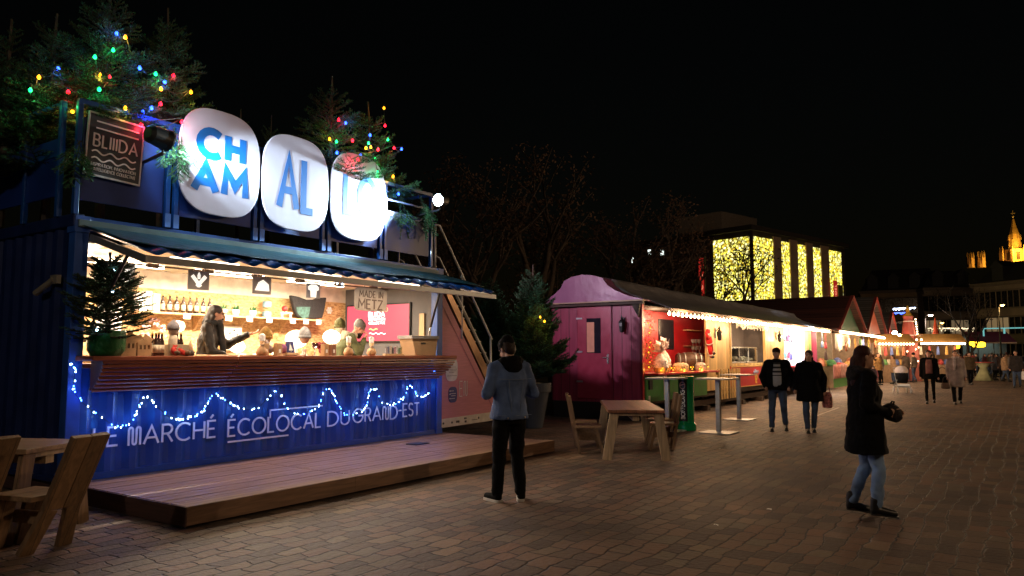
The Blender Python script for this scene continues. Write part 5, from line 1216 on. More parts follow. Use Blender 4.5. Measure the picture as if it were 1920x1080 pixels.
# litter on the setts
rn = random.Random(12)
for i, (x, y) in enumerate(((1343, 985), (1443, 956), (1570, 848), (1350, 842), (1230, 930), (905, 1010), (1700, 905), (1480, 900), (1100, 1000))):
    p = at(x, y); g = G(); k = 6; r_ = rn.uniform(.015, .035)
    vs = [(0, 0, .012)] + [(r_ * math.cos(a * PI / 3) * rn.uniform(.6, 1.3), r_ * math.sin(a * PI / 3) * rn.uniform(.6, 1.3), rn.uniform(.002, .014)) for a in range(6)]
    g.add(vs, [(0, a + 1, (a + 1) % 6 + 1) for a in range(6)]); lf = i in (4, 5, 6, 7, 8)
    o = g.build("fallen_leaf" if lf else "paper_scrap", mat("dry_leaf", (.16, .1, .05), .8) if lf else M_PAPER, None, fix=False); o.location = p
    tag(o, ("dry leaf on the setts, " if lf else "pale paper scrap on the setts, ") + ["nearest the camera, left of the walking woman", "left of the woman's rear boot", "on the reddish ground behind the woman's coat", "to the right of the plank table legs", "in front of the plank table", "in the foreground centre", "just right of the walking woman", "between the couple and the foreground", "in the foreground under the plank table"][i], "leaf" if lf else "litter")
# high tables and the green column
M_ALU = mat("pale_laminate", (.4, .37, .33), .45, var=.1)
def high_table(label, loc, rz=ANG, H=1.12):
    t = thing("high_table", label, "high table", loc, rz, "tall standing tables by the wagon")
    G().b2((-.35, -.35, H - .03), (.35, .35, H)).build("table_top", M_ALU, t, bevel=.004)
    G().b2((-.045, -.045, .03), (.045, .045, H - .031)).build("column", M_GREYM, t, bevel=.006)
    G().b2((-.32, -.32, 0), (.32, .32, .025)).build("foot_plate", M_GREYM, t, bevel=.004); return t
high_table("nearest tall standing table, right of the green column", (4.24, 15.5, 0))
high_table("tall standing table behind the nearest one, in front of the cream slats", (5.6, 18.6, 0))
high_table("tall standing table half hidden behind the green column", (3.28, 15.9, 0))
t = thing("green_column", "glossy green advertising column with a black strip and white upright lettering", "column", (3.72, 16.1, 0), R(-38))
g = G(); g.lathe([(.001, 0), (.2, 0), (.21, .03), (.205, .12), (.165, .17), (.165, 1.14), (.001, 1.14)], n=40); g.build("barrel_column", mat("green_gloss", (.0, .2, .06), .2, var=.1, coat=.6), t, smooth=False, bevel=.002)
M_GL = mat("black_strip", (.008, .008, .01), .3)
vs = []; n = 12
for z in (.2, 1.07):
    for i in range(n + 1): a = R(-90 - 32 + 64 * i / n); vs.append((.168 * math.cos(a), .168 * math.sin(a), z))
G().add(vs, [(i, i + 1, n + 2 + i, n + 1 + i) for i in range(n)]).build("black_panel", M_GL, t)
g = G(); write(g, "BOFFERDING", 0, 0, .085, .014, 0, .002, sp=.016, width=.6)
g.v = [(.17 * math.sin(-(z - .0425) / .17) , -.1705 * math.cos((z - .0425) / .17) + y, x + .25) for x, y, z in g.v]; g.build("column_lettering", M_WHITE, t)
g = G(); ribbon(g, arc(0, 0, .06, .07, 0, 360, 20), .014, 0, .002); ribbon(g, [(-.05, 0), (.05, .03)], .02, 0, .002); g.v = [(x, -.172 + y, z + .95) for x, y, z in g.v]; g.build("emblem", mat("silver_red_emblem", (.4, .2, .2), .4), t)
# ================================================================ red wagon stall
M_RED = mat("dark_red_boards", (.27, .03, .075), .38, var=.18, scale=2, stretch=(8, 8, .6), bump=.1)
M_BRED = mat("bright_red_paint", (.42, .012, .02), .4, var=.12, scale=3)
M_CREAM = wood("cream_boards", (.62, .42, .17), 2, plank=.14, paxis=0, rough=.5, var=.12, bump=.08)
M_GREENP = mat("green_paint", (.05, .24, .05), .4, var=.2, scale=4)
M_TARP = mat("dark_roof_tarpaulin", (.17, .16, .17), .4, var=.35, scale=3, bump=.8, bscale=5, bdist=.03)
M_PLUM = mat("plum_tarpaulin", (.25, .085, .19), .35, var=.12, scale=2, bump=.3, bscale=3, bdist=.04)
M_WOODD = mat("dark_brown_wood", (.05, .03, .02), .7)
wg = thing("wagon_stall", "long dark red wagon stall with an arched plum end and cream panels", "market stall", W(12.4, -1.04), ANG)
WL = 18.7
g = G(); g.b2((0, 0, .42), (.06, 2.55, 2.98)); g.build("end_wall", M_RED, wg)
g = G()
for k in range(11): y = .02 + k * .25; g.b2((-.006, y, .42), (-.0, y + .012, 2.9))
g.build("board_joints", mat("joint_red", (.1, .015, .03), .5), wg)
dr = G().b2((-.03, .83, .5), (-.001, 1.77, 2.8)).build("door", mat("door_red", (.33, .03, .07), .35, var=.1), wg, bevel=.006)
g = G(); g.b2((-.036, .8, .46), (-.03, .83, 2.83)); g.b2((-.036, 1.77, .46), (-.03, 1.8, 2.83)); g.b2((-.036, .8, 2.8), (-.03, 1.8, 2.83)); g.build("door_frame", M_RED, wg)
for z in (.9, 1.65, 2.5): G().b2((-.042, 1.62, z), (-.031, 1.8, z + .045)).build("hinge", M_GREYM, dr, bevel=.003)
wn_ = G().b2((-.035, 1.1, 1.64), (-.031, 1.5, 2.52)).build("window", mat("door_pane", (.02, .02, .03), .08, bump=0), dr)
G().b2((-.038, 1.28, 1.66), (-.0355, 1.49, 2.42)).build("curtain", mat("peach_curtain", (.75, .38, .24), .7, var=.1), wn_)
g = G(); g.b2((-.045, .88, 1.38), (-.03, .93, 1.62)); g.bar((-.07, .905, 1.53), (-.07, 1.03, 1.53), .018); g.bar((-.03, .905, 1.53), (-.075, .905, 1.53), .018); g.build("handle", mat("steel_handle", (.7, .68, .66), .25, .95), dr)
# arched plum front piece and roof
RP = [(-.12, 2.94), (.25, 3.03), (.62, 3.18), (.86, 3.34), (.99, 3.52), (1.25, 3.6), (1.58, 3.64), (1.9, 3.59), (2.1, 3.5), (2.2, 3.32), (2.42, 3.15), (2.7, 3.0)]
def loft_x(prof, xs, fn=None):
    g = G(); vs = []
    for i, x in enumerate(xs):
        for k, (y, z) in enumerate(prof):
            d = fn(x, y, k) if fn else 0; vs.append((x, y, z + d))
    n = len(prof); fs = [(i * n + k, i * n + k + 1, (i + 1) * n + k + 1, (i + 1) * n + k) for i in range(len(xs) - 1) for k in range(n - 1)]
    return g.add(vs, fs)
def dense(p, m=4): return [tuple(Vector((*p[i], 0)).lerp(Vector((*p[i + 1], 0)), k / m)[:2]) for i in range(len(p) - 1) for k in range(m)] + [p[-1]]
g = loft_x(dense(RP), [-.12 + i * .06 for i in range(9)], lambda x, y, k: .003 * math.sin(k * 1.7 + x * 9)); o = g.build("plum_roof_end", M_PLUM, wg, smooth=True); s_ = o.modifiers.new("t", 'SOLIDIFY'); s_.thickness = .02
g = G(); P2 = dense(RP); g.add([(-.13, y, z) for y, z in P2] + [(-.13, y, 2.935 if 0 <= y <= 2.55 else min(z - .001, 2.935)) for y, z in P2], [(i, i + 1, len(P2) + i + 1, len(P2) + i) for i in range(len(P2) - 1)])
g.build("plum_gable", M_PLUM, wg)
g = G(); g.b2((-.2, -.15, 2.9), (-.12, 2.72, 2.934)); g.build("gable_rail", mat("tan_rail", (.35, .25, .15), .5), wg)
g = G(); g.b2((-.14, -.1, 2.83), (.0, 2.65, 2.898)); g.prism([(0, 2.83), (.22, 2.83), (.1, 2.62), (.03, 2.5)], -.1, -.03, Matrix.Translation((0, 0, 0)) @ Matrix(((0, 1, 0, 0), (1, 0, 0, 0), (0, 0, 1, 0), (0, 0, 0, 1)))); g.build("roof_bracket", M_WOODD, wg)
RP3 = [(-.62, 2.72), (-.3, 2.84)] + RP[1:]
g = loft_x(dense(RP3, 3), [.36 + i * .45 for i in range(42)], lambda x, y, k: .025 * noise.noise(Vector((x * 1.3, k * .5, 0))) - .0018 * x * max(0, y)); o = g.build("roof_tarpaulin", M_TARP, wg, smooth=True); s_ = o.modifiers.new("t", 'SOLIDIFY'); s_.thickness = .015
g = G(); g.b2((.3, -.64, 2.67), (WL, -.6, 2.73)); g.build("roof_edge_board", mat("warm_edge_board", (.34, .2, .12), .5), wg)
g = G(); g.b2((0, 2.5, .42), (WL, 2.55, 2.95)); g.b2((WL - .05, 0, .42), (WL, 2.5, 2.95)); g.build("rear_wall", M_RED, wg)
g = G(); g.b2((0.06, 0, .4), (WL, 2.5, .5)); g.build("wagon_floor", M_WOODD, wg)
g = G(); g.corr(.1, WL - .1, 0, 2.4, 0, .01, .3); g.xf(Matrix(((1, 0, 0, 0), (0, 0, 1, .05), (0, -1, 0, 2.83), (0, 0, 0, 1)))); g.build("ceiling", M_WOODD, wg)
# bay 1: red
g = G(); g.b2((0.07, .75, .5), (6.3, .79, 2.8)); g.b2((6.3, .04, .5), (6.34, .79, 2.8)); g.build("red_bay_wall", M_BRED, wg)
g = G(); g.b2((2.75, .735, 1.75), (3.85, .749, 2.6)); g.build("dark_window", mat("bay_pane", (.02, .02, .03), .1, bump=0), wg)
each("bay_shelf", [((4.6, .55, 2.32), (5.7, .749, 2.35)), ((4.6, .55, 1.62), (6.2, .749, 1.65)), ((4.6, .6, 1.855), (5.8, .749, 1.868))], M_PINE, wg)
g = G(); g.b2((.0, -.02, .4), (.12, .06, 2.95)); g.build("front_post", M_BRED, wg, bevel=.004)
g = G(); g.b2((.1, -.38, 1.1), (4.5, .5, 1.15)); g.build("red_counter", M_BRED, wg, bevel=.006)
g = G(); g.b2((.1, -.06, .45), (4.3, .0, 1.099)); g.build("green_front", M_GREENP, wg)
each("white_stripe", [((1.15, -.075, .45), (1.35, -.061, 1.098)), ((.2, -.075, .45), (.3, -.061, .6))], M_WHITE, wg)
G().b2((.22, -.1, .75), (.4, -.061, .98)).build("socket_box", M_BLACK, wg, bevel=.004)
# cream panels
for a, b_ in ((4.42, 6.55), (10.55, 13.0), (16.3, 17.0)):
    G().b2((a, -.03, .55 if a < 5 else 1.15), (b_, .02, 2.72)).build("cream_panel", M_CREAM, wg)
g = G()
for k in range(9): x = 4.5 + k * .24; g.b2((x, -.34, .3), (x + .12, -.31, 1.18))
g.b2((4.45, -.31, 1.02), (6.6, -.28, 1.1)); g.b2((4.45, -.31, .45), (6.6, -.28, .52)); g.build("slatted_gate", M_CREAM, wg)
# window with display
g = G(); g.b2((6.6, .75, .5), (10.5, .79, 2.8)); g.b2((10.5, .0, .5), (10.54, .79, 2.8)); g.build("grey_bay_wall", mat("warm_grey_wall", (.15, .135, .14), .6), wg)
g = G(); g.b2((6.56, -.05, 1.15), (6.64, .04, 2.75)); g.b2((10.4, -.05, 1.15), (10.48, .04, 2.75)); g.b2((6.64, -.05, 1.24), (10.4, .04, 1.32)); g.build("window_frame", M_CREAM, wg)
G().b2((6.5, -.06, .55), (10.55, .0, 1.235)).build("red_front", M_BRED, wg)
g = G(); g.b2((6.5, -.07, 1.2), (10.55, -.06, 1.235)); g.b2((6.5, -.07, .55), (10.55, -.06, .58)); g.build("gold_trim", mat("gold_trim", (.6, .35, .1), .4), wg)
g = G()
for x, z, r_ in ((9.05, 1.04, .1), (8.9, 1.0, .08), (9.22, 1.0, .09), (9.38, 1.02, .06)): g.ell((x, -.065, z), (r_, .008, r_ * .75), 14, 8)
g.build("cloud_emblem", mat("blue_grey_print", (.25, .27, .4), .6), wg)
g = G(); ribbon(g, [(9.1, .93), (9.02, .85), (9.05, .68), (9.22, .66)], .09, -.07, .006); ribbon(g, [(9.1, .93), (9.24, .88), (9.2, .78), (9.1, .77)], .07, -.07, .006); g.build("yellow_emblem", mat("yellow_print", (.65, .38, .05), .5), wg)
# glass display case
dc = thing("display_case", "lit glass display case full of pale goods in the grey window of the wagon", "display case", W(12.4 + 7.0, -.9, 1.33), ANG)
g = G(); g.b2((0, 0, 0), (3.0, .6, .04)); g.b2((0, 0, .5), (3.0, .6, .53))
for x in (0, 1.0, 2.0, 3.0): g.b2((x - .015, 0, .04), (x + .015, .03, .5))
g.build("case_frame", mat("case_steel", (.6, .6, .58), .3, .7), dc)
g = G(); g.b2((.02, .005, .05), (2.98, .012, .49)); g.build("case_glass", glass("case_glass"), dc)
rn = random.Random(5)
g = G()
for k in range(60): g.ell((rn.uniform(.1, 2.9), rn.uniform(.1, .5), .06 + rn.uniform(0, .12)), (rn.uniform(.05, .1), .06, rn.uniform(.03, .06)), 8, 6)
g.build("pastries", mat("pale_pastry", (.75, .62, .48), .6, var=.5, scale=9), dc, smooth=True)
lamp('AREA', W(12.4 + 8.5, -.6, 1.83), 34, WARM2, 2.6, W(12.4 + 8.5, -.6, 0), "case_light", sy=.2)
lamp('POINT', W(12.4 + 8.5, -.2, 2.6), 14, WARM2, .1, name="case_light")
# icicle fringe above window
g = G()
for k in range(30): x = 6.7 + k * .125; g.b2((x, -.2, 2.62 - rn.uniform(.1, .22)), (x + .05, -.19, 2.62))
g.build("fringe", mat("white_fringe", (.7, .65, .55), .6), wg)
# bag bay
g = G(); g.b2((13.0, .6, .5), (16.3, .64, 2.8)); g.b2((16.26, -.02, .5), (16.3, .6, 2.8)); g.build("white_bay_wall", mat("bay_white", (.78, .82, .86), .6), wg)
G().b2((13.0, -.3, 1.1), (16.3, .6, 1.15)).build("bay_counter", M_BRED, wg); G().b2((13.0, -.05, .5), (16.3, 0, 1.099)).build("bay_front", mat("plum_red", (.3, .03, .05), .5), wg)
G().b2((17.0, -.03, .6), (17.5, .02, 2.72)).build("green_panel", mat("leaf_green_paint", (.1, .3, .03), .45), wg)
G().b2((17.5, .3, .5), (WL, .35, 2.72)).build("yellow_wall", M_CREAM, wg)
# undercarriage
for x in (3.2, 5.0, 6.6, 8.6, 11.0, 14.0, 17.0):
    for s in (.25, 2.2): g = G(); g.cyl((x, s, .33), (x, s + .09, .33), .31, n=22); g.cyl((x, s - .02, .33), (x, s + .13, .33), .09, n=12); g.build("wheel", mat("dark_iron", (.03, .026, .024), .6, .4), wg)
g = G(); g.b2((2.2, .1, .14), (12.5, .2, .3)); g.b2((.1, .3, .3), (18, .4, .42)); g.b2((.1, 2.0, .3), (18, 2.1, .42))
for x in (2.2, 4.2, 7.5, 9.6, 12.2): g.b2((x, -.1, 0), (x + .25, .35, .14))
g.build("underframe", M_WOODD, wg)
G().b2((-.0, .05, .0), (.1, 2.5, .419)).build("skirt", mat("black_skirt", (.012, .008, .008), .7), wg)
# wall lanterns
def lantern(label, loc, rz, lit=False):
    t = thing("wall_lantern", label, "lantern", loc, rz, "old style wall lanterns on the wagon")
    g = G(); g.lathe([(.06, 0), (.085, .22), (.085, .23), (.02, .3), (.035, .32), (.02, .35), (.01, .4)], (0, -.12, -.15), 6); g.bar((0, 0, .1), (0, -.12, .22), .02); g.b2((-.03, -.01, -.1), (.03, .01, .2)); g.lathe([(.03, -.03), (.06, 0)], (0, -.12, -.15), 6)
    g.build("lantern_frame", M_BLACK, t)
    G().lathe([(.055, .02), (.078, .2)], (0, -.125, -.15), 6).build("pane", emis("lantern_lit", (1, .75, .4), 14) if lit else mat("frosted_pane", (.25, .25, .25), .3), t); return t
lantern("black wall lantern beside the door on the dark red wagon end", W(12.395, -.57, 2.32), ANG - PI / 2)
lantern("unlit black lantern on the first cream panel of the wagon", W(12.4 + 5.2, -1.08, 2.2), ANG)
lantern("lit lantern glaring on the second cream panel of the wagon", W(12.4 + 11.9, -1.08, 2.25), ANG, True)
lamp('POINT', W(12.4 + 11.9, -1.4, 2.2), 18, WARM, .06, name="lantern_light")
# bulb rows
M_FEST = emis("warm_festoon_bulb", (1.0, .68, .38), 11)
def festoon(label, u0, u1, v, z0, z1, n, grp="rows of warm bulbs along the stall roofs", jit=.0, r_=.03):
    t = thing("bulb_row", label, "bulb string", W(u0, v, z0), ANG, grp); L_ = u1 - u0
    G().tube([(L_ * i / 20, 0, (z1 - z0) * i / 20 + .045) for i in range(21)], .008, 5).build("cable", M_BLACK, t)
    pr_ = None
    for i in range(n):
        p = (L_ * i / (n - 1), rnd.uniform(-jit, jit), (z1 - z0) * i / (n - 1) - .005 - .01 * (i % 2))
        if pr_ is None: pr_ = G().ell((0, 0, 0), (r_, r_, r_ * 1.15), 9, 6).cyl((0, 0, r_), (0, 0, r_ + .03), .014, n=6).build("bulb", M_FEST, t, smooth=True); pr_.location = p
        else: o = pr_.copy(); C.objects.link(o); o.location = p
    return t
festoon("row of warm bulbs on the wagon roof edge over the red bay and window", 12.75, 19.9, -1.62, 2.60, 2.60, 26, r_=.036)
festoon("second row of warm bulbs further along the wagon roof", 20.1, 31.0, -1.60, 2.62, 2.62, 44, r_=.034)
for u in (13.6, 15.6, 17.8, 20.0, 22.5, 25, 27.5, 30):
    lamp('POINT', W(u, -1.75, 2.5), 62, (1, .62, .33), .25, name="festoon_light")
lamp('POINT', W(12.4 + 2.0, -.5, 2.5), 22, WARM, .2, name="bay_light")
lamp('AREA', W(12.4 + 14.3, -1.3, 2.68), 160, (.82, .92, 1), 2.6, W(12.4 + 15.0, -.4, 1.6), "bay_light", sy=.3)
lamp('POINT', W(12.4 + 17.9, -.9, 2.5), 26, WARM2, .2, name="bay_light")
# goods on the red counter
rn = random.Random(8)
t = thing("gift_basket", "cellophane wrapped gift basket at the left of the red wagon counter", "gift basket", W(13.15, -1.2, 1.155), ANG)
G().lathe([(.14, 0), (.2, .15), (.19, .15)], n=16).build("basket", M_KRAFT, t); g = G()
for k in range(26): a = rn.uniform(0, 6.28); p = Vector((.1 * math.cos(a), .1 * math.sin(a), .5)); g.add([p * .2 + Vector((0, 0, .4)), p + Vector((rn.uniform(-.2, .2), rn.uniform(-.1, .1), rn.uniform(.1, .3))), p + Vector((rn.uniform(-.2, .2), rn.uniform(-.1, .1), rn.uniform(.0, .3)))], [(0, 1, 2)])
g.rings([(0, 0, .12, .2, .2), (0, 0, .3, .2, .18), (0, 0, .47, .05, .05)], 14, False); g.build("cellophane", mat("shiny_cellophane", (.75, .6, .55), .15, var=.4, scale=20, bump=1.0), t)
o = copy_tree(t); o.location = W(13.75, -1.05, 1.155); o.scale = (.9, .9, 1.15); o["label"] = "taller cellophane gift basket, second on the red wagon counter"
t = thing("oak_barrel", "small dark barrel lying on its side on the red wagon counter", "barrel", W(16.0, -.85, 1.42), ANG - R(55))
g = G(); g.lathe([(.001, -.36), (.2, -.36), (.2, -.33), (.26, 0), (.2, .33), (.2, .36), (.001, .36)], n=24); g.xf(Matrix.Rotation(R(90), 4, 'Y')); g.build("barrel_body", mat("stained_oak", (.08, .04, .025), .5, var=.4, stretch=(1, 8, 8)), t, smooth=False)
for x in (-.3, -.15, .15, .3): G().cyl((x - .015, 0, 0), (x + .015, 0, 0), .235 if abs(x) > .2 else .253, n=24).build("hoop", M_GREYM, t)
g = G(); G().b2((-.3, -.2, -.27), (.3, .2, -.2)).build("cradle", M_WOODD, t)
for i, (u, lb) in enumerate(((14.3, "iced gingerbread house shaped box on the wagon counter"), (14.65, "pale round cake box on the wagon counter"), (15.95, "pale patterned tin on the wagon counter beside the barrel"))):
    o = G().lathe([(.001, 0), (.13, 0), (.15, .06), (.15, .16), (.1, .22), (.001, .24)], n=12).build("sweet_box", mat("sweet_box%d" % i, ((.6, .4, .2), (.65, .5, .3), (.5, .42, .36))[i], .5, var=.3, scale=20), None, bevel=.004); o.location = W(u, -1.2, 1.155); tag(o, lb, "box")
for i in range(6):
    o = G().lathe([(.05, 0), (.01, .005), (.01, .08), (.05, .11), (.06, .2)], n=12).build("wine_glass", mat("glassware", (.45, .38, .38), .1, bump=0), None, smooth=True); o.location = W(17.5 + .27 * (i % 3), -.4, 1.655 if i < 3 else 1.87)
    tag(o, "%s upturned glass from the left on the %s shelf of the red bay" % (ORD[i % 3], "lower" if i < 3 else "upper"), "glass", "glasses on the red bay shelves")
t = string("little amber lights strung over the gifts on the red wagon counter", [W(12.75 + .22 * i, -1.38 + .05 * (i % 3), 1.22 + .05 * (i % 2)) for i in range(16)], "y" * 16, "amber lights in the red bay", .5, .5)
t = string("amber lights climbing the left post of the red bay", [W(12.62 + .06 * (i % 3), -1.12, 1.3 + .12 * i) for i in range(10)], "yyryyyryyy", "amber lights in the red bay", .4, .5)
# garland of leaves on the post
g = G(); rn = random.Random(3)
for k in range(400):
    z = rn.uniform(1.2, 2.7); a = rn.uniform(0, 6.28); p = Vector((.1 * math.cos(a), .1 * math.sin(a), z)); q = p + Vector((rn.uniform(-.06, .06), rn.uniform(-.06, .06), rn.uniform(-.05, .05))); g.add([p, q, q + Vector((.01, .01, .02))], [(0, 1, 2)])
o = g.build("leaf_garland", mat("gold_green_garland", (.12, .12, .03), .4, var=.6), None, fix=False); o.location = W(12.68, -1.1); tag(o, "green and gold garland wound up the left post of the red bay", "garland")
# climbing red suited figure (plain festive doll)
t = thing("climbing_doll", "red suited white trimmed festive doll hanging from the edge of the first cream panel", "doll", W(12.4 + 4.3, -1.2, 1.95), ANG + .3)
t.rotation_euler = (0, R(-30), ANG + .1)
G().rings([(0, 0, -.12, .09, .08), (0, 0, 0, .12, .1), (0, 0, .18, .1, .08), (0, 0, .22, .05, .05)], 14).cap((-.08, 0, .17), (-.16, .0, .4), .045, .035).cap((.08, 0, .17), (.17, 0, .3), .045, .035).cap((-.05, 0, -.1), (-.04, 0, -.42), .065, .05).cap((.05, 0, -.1), (.12, 0, -.4), .065, .05).build("suit", mat("red_plush", (.6, .015, .02), .9, bump=.4), t, smooth=True)
G().ell((0, -.02, .28), .065).build("face", SK, t, smooth=True); G().lathe([(.07, .3), (.06, .38), (.02, .44)]).build("cap", MATS["red_plush"], t, smooth=True)
G().ell((0, -.06, .25), (.055, .03, .05)).rings([(0, 0, .29, .078, .078), (0, 0, .32, .078, .078)], 14).rings([(0, 0, -.02, .126, .106), (0, 0, .01, .126, .106)], 14).cyl((-.045, 0, -.36), (-.043, 0, -.40), .062).cyl((.11, 0, -.34), (.118, 0, -.38), .062).build("white_trim", mat("white_plush", (.75, .72, .7), .95, bump=.6), t, smooth=True)
G().ell((-.04, -.03, -.46), (.045, .07, .04)).ell((.13, -.03, -.44), (.045, .07, .04)).build("boots", M_BLACK, t, smooth=True); G().ell((0, .07, .02), (.09, .06, .12)).build("sack", M_KRAFT, t, smooth=True)
# hanging bags in the white bay
cols = [(.05, .2, .45), (.04, .06, .12), (.35, .12, .15), (.08, .3, .5), (.1, .1, .12), (.4, .1, .2), (.3, .22, .16), (.15, .05, .3), (.05, .3, .35), (.5, .3, .1), (.06, .06, .2), (.3, .05, .1)]
for i in range(12):
    u = 12.4 + 13.2 + (i % 6) * .52; z = (2.0, 1.3)[i // 6] + .08 * (i % 3)
    h_ = handbag("%s bag from the left in the %s row of the bright white wagon bay" % (ORD[i % 6], "upper" if i < 6 else "lower"), "bag", W(u, -.75 + .2 * (i % 2), z), ANG, .3, .26, .12, mat("bag_cloth%d" % i, cols[i], .7, var=.4, scale=12), .3 if i < 6 else .14, "bags hanging in the white bay")
h_ = handbag("blue grey shoulder bag hanging from the roof edge beside the pale cloth", "bag", W(12.4 + 17.6, -1.5, 1.9), ANG, .34, .28, .12, mat("bluegrey_bag", (.2, .25, .38), .6), .45, "bags hanging at the end of the wagon")
h_ = handbag("red shoulder bag hanging from the roof edge next to the blue grey one", "bag", W(12.4 + 18.3, -1.5, 1.85), ANG, .34, .3, .12, mat("red_bag", (.4, .04, .06), .6), .5, "bags hanging at the end of the wagon")
h_ = handbag("dark brown bag hanging below the red bag", "bag", W(12.4 + 18.35, -1.48, 1.35), ANG, .44, .44, .12, mat("brown_bag", (.07, .04, .03), .6), .3, "bags hanging at the end of the wagon")
# ================================================================ row of chalets
def slates(n, c, var=.35):
    if n in MATS: return MATS[n]
    m, t_, b = nodes_of(n); L = t_.links.new
    tc = t_.nodes.new("ShaderNodeTexCoord"); br = t_.nodes.new("ShaderNodeTexBrick"); br.inputs["Scale"].default_value = 1; br.inputs["Brick Width"].default_value = .35; br.inputs["Row Height"].default_value = .22; br.inputs["Mortar Size"].default_value = .02
    mp = t_.nodes.new("ShaderNodeMapping"); mp.inputs[2].default_value = (R(90), 0, R(90)); L(tc.outputs["Object"], mp.inputs[0]); L(mp.outputs[0], br.inputs[0])
    c = Vector(c); br.inputs["Color1"].default_value = (*(c * (1 - var)), 1); br.inputs["Color2"].default_value = (*(c * (1 + var)), 1); br.inputs["Mortar"].default_value = (*(c * .2), 1)
    L(br.outputs[0], b.inputs["Base Color"]); b.inputs["Roughness"].default_value = .6; MATS[n] = m; return m
def chalet(label, u0, u1, apex, eave, v0, depth, roofc, gabc, trim, wallc, opening=(.0, 0), lights=True, goods=1, awn=None, zc=2.62):
    """gable faces the square"""
    t = thing("market_chalet", label, "market chalet", W(u0, v0), ANG, "chalets in the row beyond the wagon"); Wd = u1 - u0; xm = Wd / 2
    th = .07
    for s, (xa, xb) in ((0, (-.2, xm)), (1, (Wd + .2, xm))):
        g = G(); nx = Vector((0, 0, 1)); ez = eave - .08
        g.add([(xa, -.35, ez), (xb, -.35, apex), (xb, depth, apex), (xa, depth, ez), (xa, -.35, ez + th), (xb, -.35, apex + th), (xb, depth, apex + th), (xa, depth, ez + th)], [(0, 1, 2, 3), (7, 6, 5, 4), (0, 4, 5, 1), (1, 5, 6, 2), (2, 6, 7, 3), (3, 7, 4, 0)])
        g.build("roof", roofc, t)
    g = G(); g.prism([(0, eave), (Wd, eave), (xm, apex - .05)], -.06, -.02); g.build("gable", gabc, t)
    g = G(); g.bar((-.2, -.38, eave - .06), (xm, -.38, apex + .06), .05, .16, up=(0, 1, 0)); g.bar((Wd + .2, -.38, eave - .06), (xm, -.38, apex + .06), .05, .16, up=(0, 1, 0)); g.build("barge_board", trim, t)
    g = G(); g.b2((0, depth - .1, 0), (Wd, depth - .05, eave)); g.b2((0, 0, 0), (.06, depth, eave)); g.b2((Wd - .06, 0, 0), (Wd, depth, eave)); g.build("wall", wallc, t)
    g = G(); g.b2((0.061, 0, 0), (Wd - .061, .05, 1.0)); g.build("front", trim if goods != 2 else M_GREENP, t)
    g = G(); g.b2((-.0, -.3, 1.0), (Wd, .4, 1.05)); g.build("counter", M_PINE, t)
    g = G(); vs = [(0, -.05, eave - .08), (Wd, -.05, eave - .08), (Wd, -1.0, zc - .05), (0, -1.0, zc - .05)]; g.add(vs + [(x, y, z - .02) for x, y, z in vs], [(0, 1, 2, 3), (7, 6, 5, 4), (0, 4, 5, 1), (1, 5, 6, 2), (2, 6, 7, 3), (3, 7, 4, 0)]); g.build("canopy", mat("striped_canopy", (.5, .32, .22), .6), t)
    return t
M_RTILE = slates("dark_red_tiles", (.06, .018, .013)); M_GSL = slates("grey_slates", (.1, .1, .1))
M_GG = mat("dark_green_gable", (.02, .09, .04), .6); M_GO = mat("orange_red_gable", (.45, .10, .04), .5, var=.2); M_GR = mat("red_gable", (.3, .04, .03), .5); M_TRIM = mat("red_trim", (.17, .025, .02), .5); M_WALLW = mat("warm_white_wall", (.36, .25, .16), .6)
chalet("chalet with a long dark red tiled roof and dark green gable, beside the wagon", 34.3, 41.6, 4.62, 2.85, -1.04, 6.5, M_RTILE, M_GG, M_TRIM, M_WALLW, goods=2)
chalet("chalet with a grey slate roof and a floodlit orange gable, second in the row", 41.9, 49.3, 5.05, 2.8, -1.04, 5, M_GSL, M_GO, M_TRIM, M_WALLW)
chalet("chalet with a grey roof and a narrow dark red gable, third in the row", 49.6, 54.6, 4.45, 2.8, -1.04, 4, M_GSL, M_GR, M_TRIM, M_WALLW)
chalet("small chalet with a white edged gable, last of the row before the lit tower", 56.0, 62.5, 3.9, 2.6, -1.04, 4, M_GSL, mat("dark_gable", (.05, .04, .04), .6), M_WHITE, M_WALLW)
G().b2((0, 0, 0), (3.2, .1, 2.7)).build("green_partition", MATS["leaf_green_paint"], None).location = W(31.2, -.2, 0)
o = bpy.data.objects["green_partition"]; o.rotation_euler = (0, 0, ANG); tag(o, "bright green partition wall between the wagon and the first chalet", "partition")
lamp('SPOT', W(44.5, -2.8, 2.7), 700, (1, .55, .3), .1, W(45.6, -1.1, 4.0), "gable_spot", R(90), .5)
lamp('SPOT', W(37, -2.8, 2.6), 40, (.9, .8, .5), .1, W(38.2, -1.1, 3.6), "gable_spot", R(90), .5)
lamp('SPOT', W(51.5, -2.8, 2.6), 260, (1, .35, .2), .1, W(52, -1.1, 3.8), "gable_spot", R(90), .5)
festoon("row of warm bulbs over the pale cloth and the first chalet", 31.3, 38.6, -2.0, 2.62, 2.6, 34, r_=.04)
festoon("row of warm bulbs along the canopy of the second chalet", 38.9, 47.5, -2.05, 2.6, 2.55, 36, r_=.045)
festoon("row of warm bulbs along the far canopies", 47.8, 62, -2.05, 2.7, 2.55, 50, r_=.05)
for u in (32.5, 35.5, 39, 42.5, 46, 50, 54, 58, 62):
    lamp('POINT', W(u, -2.0, 2.4), 120, (1, .64, .36), .3, name="festoon_light"); lamp('POINT', W(u + 1, -.3, 2.3), 22, WARM2, .3, name="chalet_light")
lamp('POINT', W(49.0, -2.6, 3.0), 30, WARM2, .15, name="floodlight_light")
